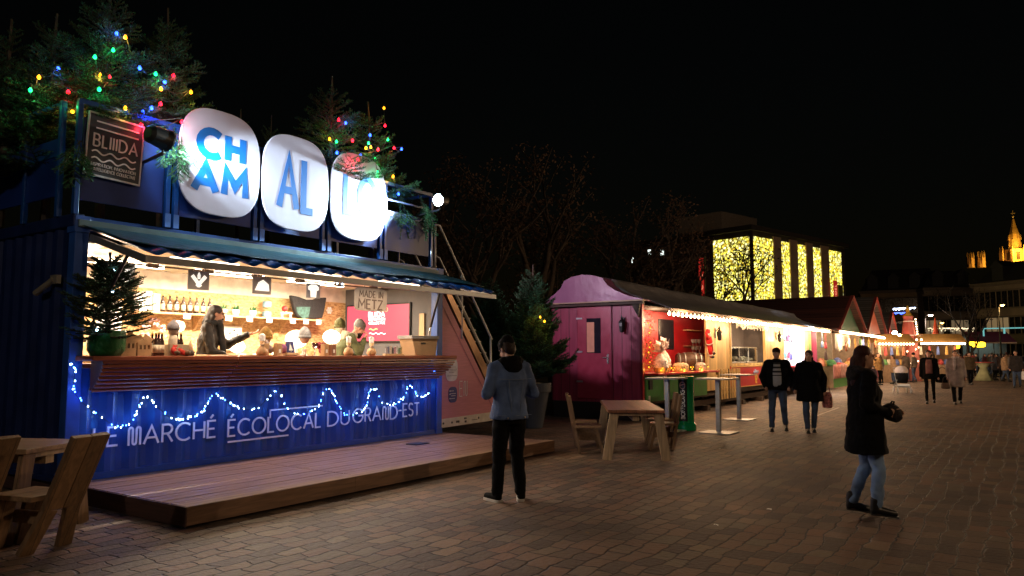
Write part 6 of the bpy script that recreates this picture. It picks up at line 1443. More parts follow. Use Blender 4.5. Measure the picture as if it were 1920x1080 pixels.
o = G().ell((0, 0, 0), (.18, .1, .14), 12, 8).build("flood_lamp", emis("flood_white", (1, .85, .65), 30), None, smooth=True); o.location = W(51.6, -1.6, 3.05); tag(o, "round glaring lamp at the foot of the third chalet's gable", "lamp")
# pale draped cloth and hanging goods at the first chalet
g = G(); vs = [];
for j in range(9):
    for i in range(21):
        x = i * .16; z = -.9 * (j / 8) * (1 - abs(x / 3.2 - .25) * 1.1 if abs(x / 3.2 - .25) < .9 else .05); vs.append((x, .05 * math.sin(i * 1.4) * (j / 8), z))
g.add(vs, [(j * 21 + i, j * 21 + i + 1, (j + 1) * 21 + i + 1, (j + 1) * 21 + i) for j in range(8) for i in range(20)]); o = g.build("draped_cloth", mat("cream_cloth", (.6, .52, .42), .8), None, smooth=True); o.location = W(31.4, -1.75, 2.55); o.rotation_euler = (0, 0, ANG); s_ = o.modifiers.new("t", 'SOLIDIFY'); s_.thickness = .01
tag(o, "pale cloth draped in a point under the bulbs of the first chalet", "cloth")
rn = random.Random(77)
gc = [(.6, .2, .1), (.5, .4, .1), (.1, .3, .1), (.55, .5, .4), (.4, .05, .05), (.1, .15, .4), (.6, .35, .1)]
for i in range(30):
    u = 31.5 + i * .98; z = 1.06
    h_ = rn.uniform(.15, .45); w_ = rn.uniform(.12, .3)
    o = G().lathe([(.001, 0), (w_, 0), (w_ * 1.1, h_ * .3), (w_ * .8, h_ * .8), (w_ * .3, h_), (.001, h_)], n=10).build("stall_ware", mat("ware%d" % (i % 7), gc[i % 7], .5, var=.4, scale=8), None, smooth=True); o.location = W(u, -1.1 + rn.uniform(-.1, .3), z)
    tag(o, "%s rounded ware from the left on the %s stretch of chalet counters" % (ORD[i % 10], ["nearest", "middle", "farthest"][i // 10]), "merchandise", "goods on the chalet counters")
for i, (u, c_) in enumerate(((31.9, (.45, .18, .15)), (33.4, (.5, .28, .25)))):
    g = G(); vs = []
    for j in range(5):
        for k in range(17): vs.append((k * .085, -.05 + .04 * math.sin(k * 1.5), 1.15 - j * .16))
    g.add(vs, [(j * 17 + k, j * 17 + k + 1, (j + 1) * 17 + k + 1, (j + 1) * 17 + k) for j in range(4) for k in range(16)]); o = g.build("table_cloth", mat("rosy_cloth%d" % i, c_, .8, var=.4, scale=4), None, smooth=True); o.location = W(u, -1.5, 0); o.rotation_euler = (0, 0, ANG); s_ = o.modifiers.new("t", 'SOLIDIFY'); s_.thickness = .02
    tag(o, ["darker rosy cloth over the table beside the end of the wagon", "paler rosy cloth over the table before the first chalet"][i], "cloth")
rn = random.Random(19)
for i in range(20):
    u = 34.6 + i * 1.25; c_ = gc[(i * 3) % 7]; L_ = rn.uniform(.35, .8)
    g = G(); n = 8; vs = []
    for j in range(n):
        zz = -L_ * j / (n - 1); wd_ = .1 + .12 * math.sin(PI * (j + 1) / (n + 1)) * rn.uniform(.8, 1.2); vs += [(-wd_, .02 * math.sin(j), zz), (0, -.05, zz), (wd_, .02 * math.cos(j), zz)]
    g.add(vs, [(3 * j + k, 3 * j + k + 1, 3 * j + k + 4, 3 * j + k + 3) for j in range(n - 1) for k in range(2)]); g.cyl((0, 0, 0), (0, 0, .12), .012, n=5)
    o = g.build("hanging_scarf", MATS["ware%d" % ((i * 3) % 7)], None, smooth=True); s_ = o.modifiers.new("t", 'SOLIDIFY'); s_.thickness = .02; o.location = W(u, -1.6 + rn.uniform(-.1, .2), 2.42); o.rotation_euler = (0, 0, ANG)
    tag(o, "%s hanging scarf from the left under the %s chalet canopies" % (ORD[i % 10], ["nearer", "farther"][i // 10]), "scarf", "scarves hanging under the chalet canopies")
# lit tower ride and far bright stalls
TW = at(1712, 711); TW = Vector((24.3, 45.8, 0))
t = thing("lit_tower", "tapering red and yellow lit wooden tower with a figure on top, beyond the chalets", "tower", TW, R(15))
g = G(); g.rings([(0, 0, 0, .6, .6), (0, 0, 2.3, .46, .46), (0, 0, 2.6, .42, .42), (0, 0, 3.8, .26, .26), (0, 0, 3.95, .32, .32)], 8); g.build("tower_body", mat("pink_red_tower", (.42, .11, .09), .5, var=.3, scale=2), t)
g = G(); g.rings([(0, 0, 3.96, .3, .3), (0, 0, 4.1, .2, .2), (0, 0, 4.2, .12, .12), (0, 0, 4.45, .1, .1), (0, 0, 4.6, .03, .03)], 8); g.build("tower_trim", mat("yellow_trim", (.6, .4, .05), .5), t)
for z, r_ in ((2.75, .42), (3.6, .3)): G().lathe([(r_, 0), (r_, .06)], (0, 0, z), 8).build("pale_band", M_WHITE, t)
g = G()
for k in range(14): a = k * 2 * PI / 14; g.ell((.8 * math.cos(a), .8 * math.sin(a), 2.5), .05, 8, 5)
for k in range(8): g.ell((.3 - .015 * k, -.38, 2.7 + k * .15), .035, 8, 5)
for k in range(16): g.ell((.5 * math.cos(k), .5 * math.sin(k), .6 + k * .12), .035, 8, 5)
g.build("tower_bulbs", M_FEST, t)
lamp('POINT', TW + Vector((-.9, -1.4, 2.9)), 30, (1, .5, .3), .2, name="tower_light"); lamp('POINT', TW + Vector((.6, -1.6, 2.0)), 25, WARM, .3, name="tower_light")
def kiosk(label, loc, w_, h_, wall, roofm, n, awn=True, rz=.2):
    t = thing("far_stall", label, "market stall", loc, rz, "bright stalls round the lit tower")
    g = G(); g.b2((-w_ / 2, 0, 0), (w_ / 2, .1, 1.0)); g.b2((-w_ / 2, 1.6, 0), (w_ / 2, 1.7, h_)); g.b2((-w_ / 2, 0, 0), (-w_ / 2 + .08, 1.7, h_)); g.b2((w_ / 2 - .08, 0, 0), (w_ / 2, 1.7, h_)); g.build("wall", wall, t)
    g = G(); g.prism([(-w_ / 2 - .3, h_), (w_ / 2 + .3, h_), (w_ / 2 - .2, h_ + .5), (-w_ / 2 + .2, h_ + .5)], -.6, 1.8); g.build("roof", roofm, t)
    g = G()
    for k in range(n): g.ell((-w_ / 2 + w_ * k / (n - 1), -.65, h_ - .08), .06, 8, 5)
    g.build("bulbs", M_FEST, t)
    for k in range(7): G().lathe([(.001, 0), (.16, 0), (.18, .1), (.1, .3), (.001, .34)], (-w_ / 2 + .3 + k * (w_ - .6) / 6, .1, 1.0), 8).build("ware", MATS["ware%d" % (k % 7)], t)
    for k in range(5): G().rings([(-w_ / 2 + .3 + k * (w_ - .6) / 4, -.2, h_ - .75, .12, .08), (-w_ / 2 + .3 + k * (w_ - .6) / 4, -.2, h_ - .25, .06, .05)], 8).build("hanging_ware", MATS["ware%d" % ((k + 3) % 7)], t)
    lamp('POINT', Vector(loc) + Vector((0, -1.0, h_ - .3)), 16, WARM, .3, name="stall_light"); return t
kiosk("stall with a yellow board and blazing bulbs right of the lit tower", (26.0, 46.0, 0), 3.0, 2.35, mat("brown_stall", (.3, .2, .13), .6), mat("yellow_stall", (.22, .12, .03), .6), 18)
kiosk("red and white stall left of the lit tower", (22.3, 44.3, 0), 2.2, 2.3, MATS["brown_stall"] if "brown_stall" in MATS else mat("brown_stall", (.3, .2, .13), .6), mat("yellow_stall", (.22, .12, .03), .6), 12)
o = G().lathe([(.001, 0), (.2, 0), (.17, .3), (.04, 1.3), (.001, 1.4)], n=10).build("red_pole_top", mat("red_lit_paint", (.6, .08, .02), .5), None); o.location = (27.2, 48, 2.6); tag(o, "tall red pointed ornament standing above the stalls right of the lit tower", "ornament")
G().cyl((0, 0, -2.6), (0, 0, 0), .08).build("pole", M_BLACK, o)
# ================================================================ buildings
def gold():
    """curtain of thousands of gold lamps"""
    m, t, b = nodes_of("gold_light_curtain"); L = t.links.new
    tc = t.nodes.new("ShaderNodeTexCoord")
    v = t.nodes.new("ShaderNodeTexVoronoi"); v.inputs["Scale"].default_value = 5.2; L(tc.outputs["Object"], v.inputs[0])
    lt = t.nodes.new("ShaderNodeMapRange"); lt.inputs[1].default_value = .25; lt.inputs[2].default_value = .9; lt.inputs[3].default_value = 1; lt.inputs[4].default_value = 0.0; L(v.outputs["Distance"], lt.inputs[0])
    pw = t.nodes.new("ShaderNodeMath"); pw.operation = 'POWER'; pw.inputs[1].default_value = 1.4; L(lt.outputs[0], pw.inputs[0])
    sp = t.nodes.new("ShaderNodeSeparateColor"); L(v.outputs["Color"], sp.inputs[0])
    rp = t.nodes.new("ShaderNodeValToRGB"); e = rp.color_ramp.elements; e[0].color = (.7, .42, .03, 1); e[1].color = (1, .9, .4, 1); e[1].position = 1; q = e.new(.5); q.color = (.72, .66, .06, 1); L(sp.outputs[0], rp.inputs[0])
    n = t.nodes.new("ShaderNodeTexNoise"); n.inputs["Scale"].default_value = .9; L(tc.outputs["Object"], n.inputs[0]); mr = t.nodes.new("ShaderNodeMapRange"); mr.inputs[1].default_value = .3; mr.inputs[2].default_value = .7; mr.inputs[3].default_value = .7; mr.inputs[4].default_value = 1.7; L(n.outputs[0], mr.inputs[0])
    mr2 = t.nodes.new("ShaderNodeMapRange"); mr2.inputs[3].default_value = .3; mr2.inputs[4].default_value = 1.7; L(sp.outputs[1], mr2.inputs[0])
    mm = t.nodes.new("ShaderNodeMath"); mm.operation = 'MULTIPLY'; L(pw.outputs[0], mm.inputs[0]); L(mr.outputs[0], mm.inputs[1])
    m3 = t.nodes.new("ShaderNodeMath"); m3.operation = 'MULTIPLY'; L(mm.outputs[0], m3.inputs[0]); L(mr2.outputs[0], m3.inputs[1])
    m4 = t.nodes.new("ShaderNodeMath"); m4.operation = 'MULTIPLY_ADD'; m4.inputs[1].default_value = 1.2; m4.inputs[2].default_value = .07; L(m3.outputs[0], m4.inputs[0])
    b.inputs["Base Color"].default_value = (.02, .02, .01, 1); L(rp.outputs[0], b.inputs["Emission Color"]); L(m4.outputs[0], b.inputs["Emission Strength"]); return m
M_GOLD = gold(); M_PIER = mat("brown_stone_pier", (.34, .24, .16), .8, var=.2, scale=1.5); M_DARKW = mat("dark_facade", (.05, .04, .03), .85, var=.3, scale=.7)
cb = thing("lit_building", "flat roofed building hung with gold light curtains between stone piers", "building", (21.04, 65, 0), math.atan2(.647, .763))
g = G(); g.b2((0, 0, 0), (17.2, 3.8, 12.5)); g.build("block", M_DARKW, cb)
g = G(); g.b2((-.5, -.35, 12.5), (17.6, 4.2, 12.95)); g.b2((-.3, 3.8, 12.5), (10, 14, 12.9)); g.build("roof", mat("roof_slab", (.03, .024, .02), .8), cb)
for k, (a, b_) in enumerate(((.25, 3.37), (4.72, 6.21), (7.64, 9.21), (10.52, 12.07), (13.67, 14.87), (14.98, 16.3))):
    z0 = 8.6 if k == 5 else 1
    g = G(); g.b2((a, -.08, z0), (b_, -.03, 12.0)); g.build("light_curtain", M_GOLD, cb)
    if k == 5: G().b2((16.0, -.08, 1), (16.5, -.03, 8.59)).build("light_curtain", M_GOLD, cb); G().b2((15.0, -.3, 1), (15.98, -.0, 8.58)).build("box_pier", mat("olive_pier", (.12, .1, .03), .7), cb)
for a, b_ in ((3.4, 4.69), (6.24, 7.61), (9.24, 10.49), (12.1, 13.64)):
    g = G(); g.b2((a, -.16, 0), (b_, -.001, 12.3)); g.build("pier", M_PIER, cb)
g = G(); g.b2((-.06, .2, 1), (-.02, 3.9, 12.0)); g.build("side_light_curtain", M_GOLD, cb); G().b2((0, 3.8, 0), (9, 14, 12.4)).build("side_block", M_DARKW, cb)
G().b2((-.12, -.12, 0), (.12, .1, 12.4)).build("corner_mullion", M_WOODD, cb)
G().b2((3.3, 5.2, 12.9), (9.5, 10.2, 15.4)).build("roof_plant", mat("roof_plant_wall", (.32, .27, .23), .8), cb)
g = G()
for y, z in ((9.6, 11.3), (11.2, 11.5), (13.3, 10.9)): g.b2((-.06, y, z), (-.02, y + .35, z + .5))
g.build("lit_panes", emis("cold_pane", (.8, .9, .85), 1.2), cb)
bn = thing("banner", "upright red banner with pale letters on the right end of the gold lit building", "banner", cb.location + Vector((math.cos(math.atan2(.647, .763)) * 13.9, math.sin(math.atan2(.647, .763)) * 13.9, 1.5)) + Vector((.35, -.4, 0)), math.atan2(.647, .763))
G().b2((-.35, 0, 0), (.45, .03, 7.4)).build("banner_cloth", emis("glowing_red_cloth", (.35, .015, .01), .5, (.4, .02, .02)), bn)  # brightness put into the cloth as emission, no lamp behind it
g = G(); write(g, "LES MARCHES DE NOEL", 0, 0, .3, .07, 0, .01, sp=.12, width=6.6); g.v = [(-z + .2, y - .02, x + .4) for x, y, z in g.v]; g.build("banner_lettering", emis("banner_letters", (1, .35, .2), .5), bn)
b2_ = thing("banner", "slim red banner with pale letters among the dark trees, left of the gold lit building", "banner", far(1316, 555, 66), R(-15)); b2_.location.z = 6
G().b2((-.22, 0, 0), (.22, .03, 4.2)).build("banner_cloth", MATS["glowing_red_cloth"], b2_)
g = G(); write(g, "NOEL", 0, 0, .18, .05, 0, .01, sp=.3, width=3.2); g.v = [(-z + .1, y - .02, x + .4) for x, y, z in g.v]; g.build("banner_lettering", MATS["banner_letters"], b2_)
G().cyl((.3, 0, -6), (.3, 0, 4.3), .06).build("pole", M_BLACK, b2_)
# long town houses
M_STONE = mat("ochre_stone", (.26, .18, .1), .85, var=.25, scale=.5); M_STONED = mat("dark_stone", (.2, .15, .11), .85, var=.3, scale=.5); M_SLATE = mat("slate_roof", (.02, .02, .022), .7, var=.3)
M_WIND = mat("night_window", (.015, .014, .014), .1, bump=0); M_WLIT = emis("lit_window", (1, .78, .5), .045)
def town(label, p0, p1, H, floors, bays, wallm, roofh, lit=(), cat="building", depth=10, dorm=0, group="town houses across the square"):
    a, b_ = Vector(p0), Vector(p1); d = b_ - a; L_ = d.length
    t = thing("town_house", label, cat, (a.x, a.y, 0), math.atan2(d.y, d.x), group)
    G().b2((0, 0, 0), (L_, depth, H)).build("wall", wallm, t)
    G().b2((-.2, -.3, H), (L_ + .2, depth, H + .35)).build("cornice", mat("dim_trim", (.13, .1, .075), .85), t)
    g = G(); g.add([(0, 0, H + .35), (L_, 0, H + .35), (L_, depth, H + .35), (0, depth, H + .35), (1.5, 2.2, H + roofh), (L_ - 1.5, 2.2, H + roofh), (L_ - 1.5, depth - 2.2, H + roofh), (1.5, depth - 2.2, H + roofh)], [(0, 1, 5, 4), (1, 2, 6, 5), (2, 3, 7, 6), (3, 0, 4, 7), (4, 5, 6, 7)]); g.build("roof", M_SLATE, t)
    fh = (H - .6) / floors; bw = L_ / bays
    for f in range(floors):
        for k in range(bays):
            x = bw * (k + .5); z = f * fh + 1.0; il = (f, k) in lit
            w_ = G(); w_.b2((x - .55, -.02, z), (x + .55, .0, z + fh * .62)); fr = w_.build("window", M_WLIT if il else M_WIND, t)
            q = G(); q.b2((x - .68, -.1, z - .15), (x + .68, -.021, z)); q.b2((x - .68, -.08, z + fh * .62), (x + .68, -.021, z + fh * .62 + .18)); q.b2((x - .04, -.06, z), (x + .04, -.021, z + fh * .62)); q.build("window_trim", mat("dim_trim", (.13, .1, .075), .85), fr)
    for k in range(dorm):
        x = L_ * (k + .6) / dorm; q = G(); q.b2((x - .6, .2, H + .36), (x + .6, 2, H + 1.9)); q.prism([(x - .8, H + 1.9), (x + .8, H + 1.9), (x, H + 2.6)], .1, 2.2); q.build("dormer", M_SLATE, t)
    return t
hA = town("long ochre three storey house with a slate roof behind the stalls", far(1618, 665, 96), far(1780, 665, 92), 9.4, 3, 9, M_STONE, 3.2, dorm=4)
hB = town("dark middle house with lit windows behind a strip of balcony lights", far(1738, 665, 91), far(1834, 665, 90), 9.4, 3, 6, M_STONED, 2.6, lit=((1, 0), (1, 1), (1, 3), (1, 4)), dorm=2)
hC = town("tall dark corner house with a steep hipped roof at the right edge of the photo", far(1832, 665, 78), far(1990, 665, 70), 8.6, 3, 7, M_STONED, 2.5, lit=((1, 1), (1, 2)), dorm=2)
def facade_lights(label, p0, p1, z, n, m, drop, r_=.07):
    a, b_ = Vector(p0), Vector(p1); t = thing("light_strip", label, "light decoration", (a.x, a.y, z), math.atan2((b_ - a).y, (b_ - a).x)); L_ = (b_ - a).length; L_ = Vector((b_.x - a.x, b_.y - a.y)).length; rn = random.Random(n)
    g = G()
    for k in range(n): g.ell((L_ * k / n, -.2, rn.uniform(-drop, 0) * (rn.random() ** 1.5)), r_, 6, 4)
    g.build("lamps", m, t); G().bar((0, -.2, .05), (L_, -.2, .05), .06).build("cable_bar", M_BLACK, t); return t
facade_lights("warm white strip of balcony lights across the middle house", far(1741, 665, 89), far(1829, 665, 88), 4.75, 150, emis("balcony_led", (1, .8, .5), 1.6), .55, .035)
facade_lights("blue and white icicle lights hanging above the lit tower", far(1680, 665, 60), far(1722, 665, 59), 5.3, 60, emis("cold_led", (.6, .72, 1), 5), .2, .04)
facade_lights("blue lower band of the icicle lights above the lit tower", far(1681, 665, 60), far(1706, 665, 59.6), 4.95, 26, emis("deep_blue_led", (.05, .1, 1), 4), .15, .04)
# café awnings with amber signs
for i, (x0, x1, yd, z, c, lb) in enumerate(((1752, 1806, 74, 2.7, (.2, .12, .07), "brown café awning with two amber lit boxes"), (1822, 1908, 68, 2.75, (.14, .012, .05), "dark magenta café awning with a pale edge"))):
    a, b_ = far(x0, 665, yd), far(x1, 665, yd - 1); d = b_ - a; L_ = math.hypot(d.x, d.y)
    t = thing("cafe_awning", lb, "awning", (a.x, a.y, 0), math.atan2(d.y, d.x), "café awnings across the square")
    g = G()
    g.add([(0, 0, z), (L_, 0, z), (L_, 2.6, z + 1.0), (0, 2.6, z + 1.0), (0, 0, z - .04), (L_, 0, z - .04), (L_, 2.6, z + .95), (0, 2.6, z + .95)], [(0, 1, 2, 3), (7, 6, 5, 4), (0, 4, 5, 1), (1, 5, 6, 2), (2, 6, 7, 3), (3, 7, 4, 0)]); g.build("canvas", mat("awning%d" % i, c, .8), t)
    G().b2((0, -.03, z - .14), (L_, 0, z - .03)).build("valance", mat("pale_valance", (.5, .38, .35), .8), t)
    g = G()
    for x in (.1, L_ / 2, L_ - .1): g.cyl((x, .05, 0), (x, .05, z), .05, n=8)
    g.b2((0, 2.6, 0), (L_, 2.7, z + 1)); g.build("posts_and_front", M_WOODD, t)
    lamp('AREA', (a.x + d.x * .5, a.y + d.y * .5 + 1.3, z - .1), 60 if i else 40, (.5, .9, .9) if i else (1, .6, .3), 3, (a.x + d.x * .5, a.y + 2, 0), "cafe_light")
M_AMB = emis("amber_sign", (1, .55, .02), 3.2)
for i, (x, y, w_, h_) in enumerate(((1778, 649, .28, .2), (1788, 649, .55, .24), (1822, 644, .22, .16), (1835, 646, .6, .24))):
    p = far(x, y, 66); t = thing("amber_sign", "%s amber lit sign box from the left over the café terraces" % ORD[i], "lit sign", p, 0, "amber lit sign boxes")
    G().prism(squircle(w_, h_, 4, 24), -.02, 0).build("sign_face", M_AMB, t); G().prism(squircle(w_ + .06, h_ + .06, 4, 24), .001, .2).build("sign_case", M_BLACK, t); G().cyl((0, .1, .0), (0, .1, -p.z), .04).build("pole", M_BLACK, t)
t = thing("cafe_window", "teal lit café window frame under the magenta awning", "window", far(1845, 665, 69), R(-40)); g = G(); g.b2((0, 0, .9), (.12, .1, 2.45)); g.b2((3.4, 0, .9), (3.52, .1, 2.45)); g.b2((0, 0, 2.35), (3.5, .1, 2.45)); g.b2((1.6, 0, 1.9), (1.75, .1, 2.35)); g.build("frame", emis("teal_glow", (.12, .4, .42), .55), t)
# cathedral
M_CATH = mat("gilded_stone", (.5, .34, .14), .8, var=.35, scale=.12)
ca = thing("cathedral", "floodlit golden gothic cathedral spire and turrets far behind the town houses", "church", far(1915, 665, 308), R(-10))
g = G()
s_ = 300 / 1400
g.rings([(0, 0, 0, 7, 7), (0, 0, 37, 6.2, 6.2), (0, 0, 39, 4.8, 4.8), (0, 0, 43.5, 4.2, 4.2)], 8); g.rings([(0, 0, 43.5, 2.6, 2.6), (0, 0, 50, 1.9, 1.9), (0, 0, 53, 1.0, 1.0), (0, 0, 56.5, .3, .3)], 8)
for k in range(8):
    a = k * PI / 4 + .2; g.rings([(5.3 * math.cos(a), 5.3 * math.sin(a), 36, .5, .5), (5.3 * math.cos(a), 5.3 * math.sin(a), 42, .45, .45), (5.3 * math.cos(a), 5.3 * math.sin(a), 45, .08, .08)], 6)
    for z in (44.5, 47.5): g.rings([(2.3 * math.cos(a), 2.3 * math.sin(a), z, .3, .3), (2.2 * math.cos(a), 2.2 * math.sin(a), z + 2.2, .05, .05)], 5)
g.build("spire", M_CATH, ca)
g = G(); g.cyl((0, 0, 56), (0, 0, 60), .12); g.b2((-.8, -.1, 58.6), (.8, .1, 58.9)); g.ell((0, 0, 57.5), .45); g.build("finial", mat("pale_metal", (.5, .45, .35), .4, .5), ca)
g = G()
for k in range(8): a = k * PI / 4 + .2; g.b2((-.01, -.01, 0), (.01, .01, .02)); g.box((4.55 * math.cos(a + .39), 4.55 * math.sin(a + .39), 40.5), (1.1, .5, 3.2), rot=Matrix.Rotation(a + .39 + PI / 2, 3, 'Z'))
g.build("lancets", mat("dark_opening", (.05, .03, .02), .9), ca)
for x0, hh in ((-16.4, 43.0), (-12.2, 43.4)):
    g = G(); g.rings([(x0, 2, 36.5, 1.6, 1.6), (x0, 2, 37.5, 1.5, 1.5), (x0, 2, 40.6, 1.3, 1.3)], 8)
    for k in range(6): a = k * PI / 3 + .4; g.rings([(x0 + 1.3 * math.cos(a), 2 + 1.3 * math.sin(a), 38, .28, .28), (x0 + 1.3 * math.cos(a), 2 + 1.3 * math.sin(a), 41.2, .24, .24), (x0 + 1.3 * math.cos(a), 2 + 1.3 * math.sin(a), hh, .04, .04)], 6)
    g.build("turret", M_CATH, ca)
g = G(); g.b2((-12.6, 6, 10), (-1, 14, 27)); g.build("nave", mat("nave_lead", (.02, .02, .02), .6), ca)
cl = ca.location
AMB = (1, .5, .06)
lamp('POINT', Vector((cl.x - 2, cl.y - 11, 37)), 9000, AMB, 1, name="cathedral_flood"); lamp('POINT', Vector((cl.x - 13, cl.y - 7, 36)), 1300, (1, .45, .12), 1, name="cathedral_flood"); lamp('POINT', Vector((cl.x - 3, cl.y - 6, 44)), 2600, AMB, 1, name="cathedral_flood")
lamp('POINT', Vector((cl.x + 4, cl.y - 9, 41)), 2500, AMB, 1, name="cathedral_flood")
# ================================================================ street lamps
def street_lamp(label, x, y, H, col, power, emst, arm=1.0, rz=0.0):
    t = thing("street_lamp", label, "street lamp", (x, y, 0), rz, "street lamps round the square")
    G().lathe([(.12, 0), (.1, .3), (.07, .4), (.05, H)], n=12).tube([(0, 0, H), (.2, 0, H + .25), (arm, 0, H + .3)], .035, 8).build("pole", M_BLACK, t, smooth=True)
    G().rings([(arm, 0, H + .2, .2, .12), (arm, 0, H + .32, .16, .1), (arm, 0, H + .4, .05, .04)], 14).build("lamp_head", M_BLACK, t, smooth=True)
    G().rings([(arm, 0, H + .1, .05, .04), (arm, 0, H + .14, .13, .09), (arm, 0, H + .2, .18, .1)], 14).build("lamp_glass", emis("lamp_glass_%d" % int(emst), col, emst), t, smooth=True)
    p = Vector((x, y, H + .0)) + Matrix.Rotation(rz, 3, 'Z') @ Vector((arm, 0, -.02))
    if power: lamp('POINT', p, power, col, .12, name="street_light")
    return t
p = far(1745, 592, 62); street_lamp("pale pink street lamp above the far stalls, in front of the middle house", p.x - .5, p.y, p.z - .15, (1, .75, .6), 60, 40, .5)
p = far(1879, 573, 60); street_lamp("small amber street lamp in front of the dark corner house", p.x - .3, p.y, p.z - .15, (1, .6, .2), 40, 13, .3)
p = far(1766, 606, 64); street_lamp("small yellow street lamp below the pale pink one", p.x - .3, p.y, p.z - .15, (1, .6, .1), 20, 9, .3)
# unseen street lamps, added out of view to light the near square
street_lamp("added unseen street lamp behind the camera to the right", 11.0, -3.0, 8.0, SODIUM, 640, 41, 1.2, R(150))
street_lamp("added unseen street lamp to the left behind the camera", -7.0, -1.5, 6.5, (1, .85, .7), 170, 41, 1.0, R(60))
street_lamp("added unseen street lamp on the far right of the square", 28.0, 20.0, 8.0, SODIUM, 2200, 41, 1.2, R(180))
# floodlight at the back of the container terrace that lights the wagon end
t, d = parcan("floodlight on the rear corner of the terrace pointing at the dark red wagon", (6.2, 2.2, 4.3), (12.4, .4, 3.4))
lamp('SPOT', W(6.2, 2.2, 4.3) + d * .12, 430, (1, .70, .9), .05, W(12.4, .2, 3.3), "wagon_beam", R(40), .3)
# ================================================================ bare autumn trees
M_TB = mat("tree_bark", (.085, .06, .045), .9, var=.3); M_TL = mat("brown_leaves", (.11, .06, .035), .8, var=.5, scale=.8, bump=0); M_TLG = mat("dark_leaves", (.05, .045, .02), .8, var=.5, scale=.8, bump=0)
def tree_data(H, seed, leafn=8, leaf=.17, spread=.55):
    rn = random.Random(seed); gb = G(); gl = G()
    def grow(p, d, L, r, lvl):
        n = 4; pts = [p]
        for i in range(n): d = (d + Vector((rn.uniform(-.16, .16), rn.uniform(-.16, .16), rn.uniform(-.05, .14)))).normalized(); pts.append(pts[-1] + d * L / n)
        gb.tube(pts, [r * (1 - .45 * i / n) for i in range(n + 1)], 6 if lvl < 2 else 3)
        if lvl >= 3:
            for q in pts[1:]:
                for k in range(leafn):
                    c = q + Vector((rn.gauss(0, .25), rn.gauss(0, .25), rn.gauss(0, .25))); a = Vector((rn.gauss(0, 1), rn.gauss(0, 1), rn.gauss(0, 1))).normalized() * leaf * rn.uniform(.6, 1.2); b_ = a.orthogonal().normalized() * leaf * .35; gl.add([c, c + a * .5 + b_, c + a, c + a * .5 - b_], [(0, 1, 2, 3)])
            return
        for k in range(4 if lvl < 2 else 3):
            s_ = pts[rn.choice((2, 3, 4))] if k else pts[-1]; a = rn.uniform(0, 6.28); nd = (d * rn.uniform(.6, 1.0) + Vector((math.cos(a), math.sin(a), rn.uniform(.0, .5))) * spread).normalized()
            grow(s_, nd, L * rn.uniform(.62, .8), r * .55, lvl + 1)
    grow(Vector((0, 0, 0)), Vector((0, 0, 1)), H * .36, H * .022, 0)
    return gb, gl
GTR = "bare trees behind the stalls"
protos = []
for i, (H, s_) in enumerate(((13, 1), (12, 5))):
    gb, gl = tree_data(H, s_); t = thing("autumn_tree", "", "tree", (0, 0, 0), 0, GTR); gb.build("trunk", M_TB, t, fix=False, smooth=True); gl.build("crown", M_TL, t, fix=False); protos.append(t)
spots = [(1040, 40, 1.06, 0, "tallest bare brown tree behind the stalls, above the potted fir"), (930, 36, .95, 1, "bare brown tree directly behind the metal staircase"), (850, 44, 1.0, 0, "bare brown tree behind the white floodlight"), (1150, 44, 1.02, 1, "bare brown tree above the arched wagon end"), (1245, 48, .98, 0, "bare brown tree above the middle of the wagon roof"), (1315, 54, .95, 1, "bare brown tree nearest the gold lit building"), (780, 40, .85, 1, "bare brown tree behind the right end of the terrace"), (1000, 56, 1.15, 1, "rear bare tree between the potted firs")]
for i, (px, d, s_, k, lb) in enumerate(spots):
    o = protos[k] if k not in [q[3] for q in spots[:i]] else copy_tree(protos[k]); p = far(px, 665, d); o.location = (p.x, p.y, 0); o.rotation_euler = (0, 0, i * 1.3); o.scale = (s_ * 1.15, s_ * 1.15, s_); o["label"] = lb
gb, gl = tree_data(10, 9, leafn=5, leaf=.22); t = thing("leafy_tree", "dark leafy tree standing before the left face of the gold lit building", "tree", far(1366, 665, 52), 0); t.location.z = 0; t.scale = (1, 1, 1.08); gb.build("trunk", M_TB, t, fix=False); gl.build("crown", M_TLG, t, fix=False)
gb, gl = tree_data(8, 19, leafn=2); M_TB = mat("darkened_bark", (.015, .012, .01), .9); M_TL = mat("darkened_dry_leaves", (.03, .02, .012), .9)  # darker copies of bark and leaves, night gloom put into the colour
t = thing("town_tree", "thin bare tree on the square before the dark middle house", "tree", far(1815, 665, 60), 0); t.location.z = 0; gb.build("trunk", M_TB, t, fix=False); gl.build("crown", M_TL, t, fix=False)
# ================================================================ the crowd
def pp(x, y): return at(x, y)
WALK = dict(kr=(.10, .1, .5), ar=(.1, .16, .09), kl=(-.1, .02, .5), al=(-.1, -.16, .12)); STAND = {}
t = person("woman with long loose hair, open dark coat and black leggings beside the grey coat", (13.72, 24.7, 0), R(150), 1.76, J=WALK, vox=.024, topmat=M_COAT, botmat=M_BLACKC, hem=.8, flare=1.15, hair='long', fold=.03, openfront=(cloth("rose_grey_top", (.2, .09, .08)), .1, .98), shoemat=M_BOOT, slim=.8)
handbag("large black tote bag on the arm of the long haired woman in leggings", "bag", Vector((14.12, 24.65, .68)), R(150), .42, .3, .16, M_BLACKC, .22)
t = person("woman in a long grey coat with a white scarf and dark trousers", (14.42, 24.4, 0), R(158), 1.76, J=WALK, vox=.024, topmat=cloth("grey_wool", (.24, .2, .18)), botmat=M_BLACKC, hem=.55, flare=1.08, hair='short', hairmat=M_HAIRB, scarf=cloth("white_scarf", (.4, .35, .34)), shoemat=M_BOOT, bulk=1.1)
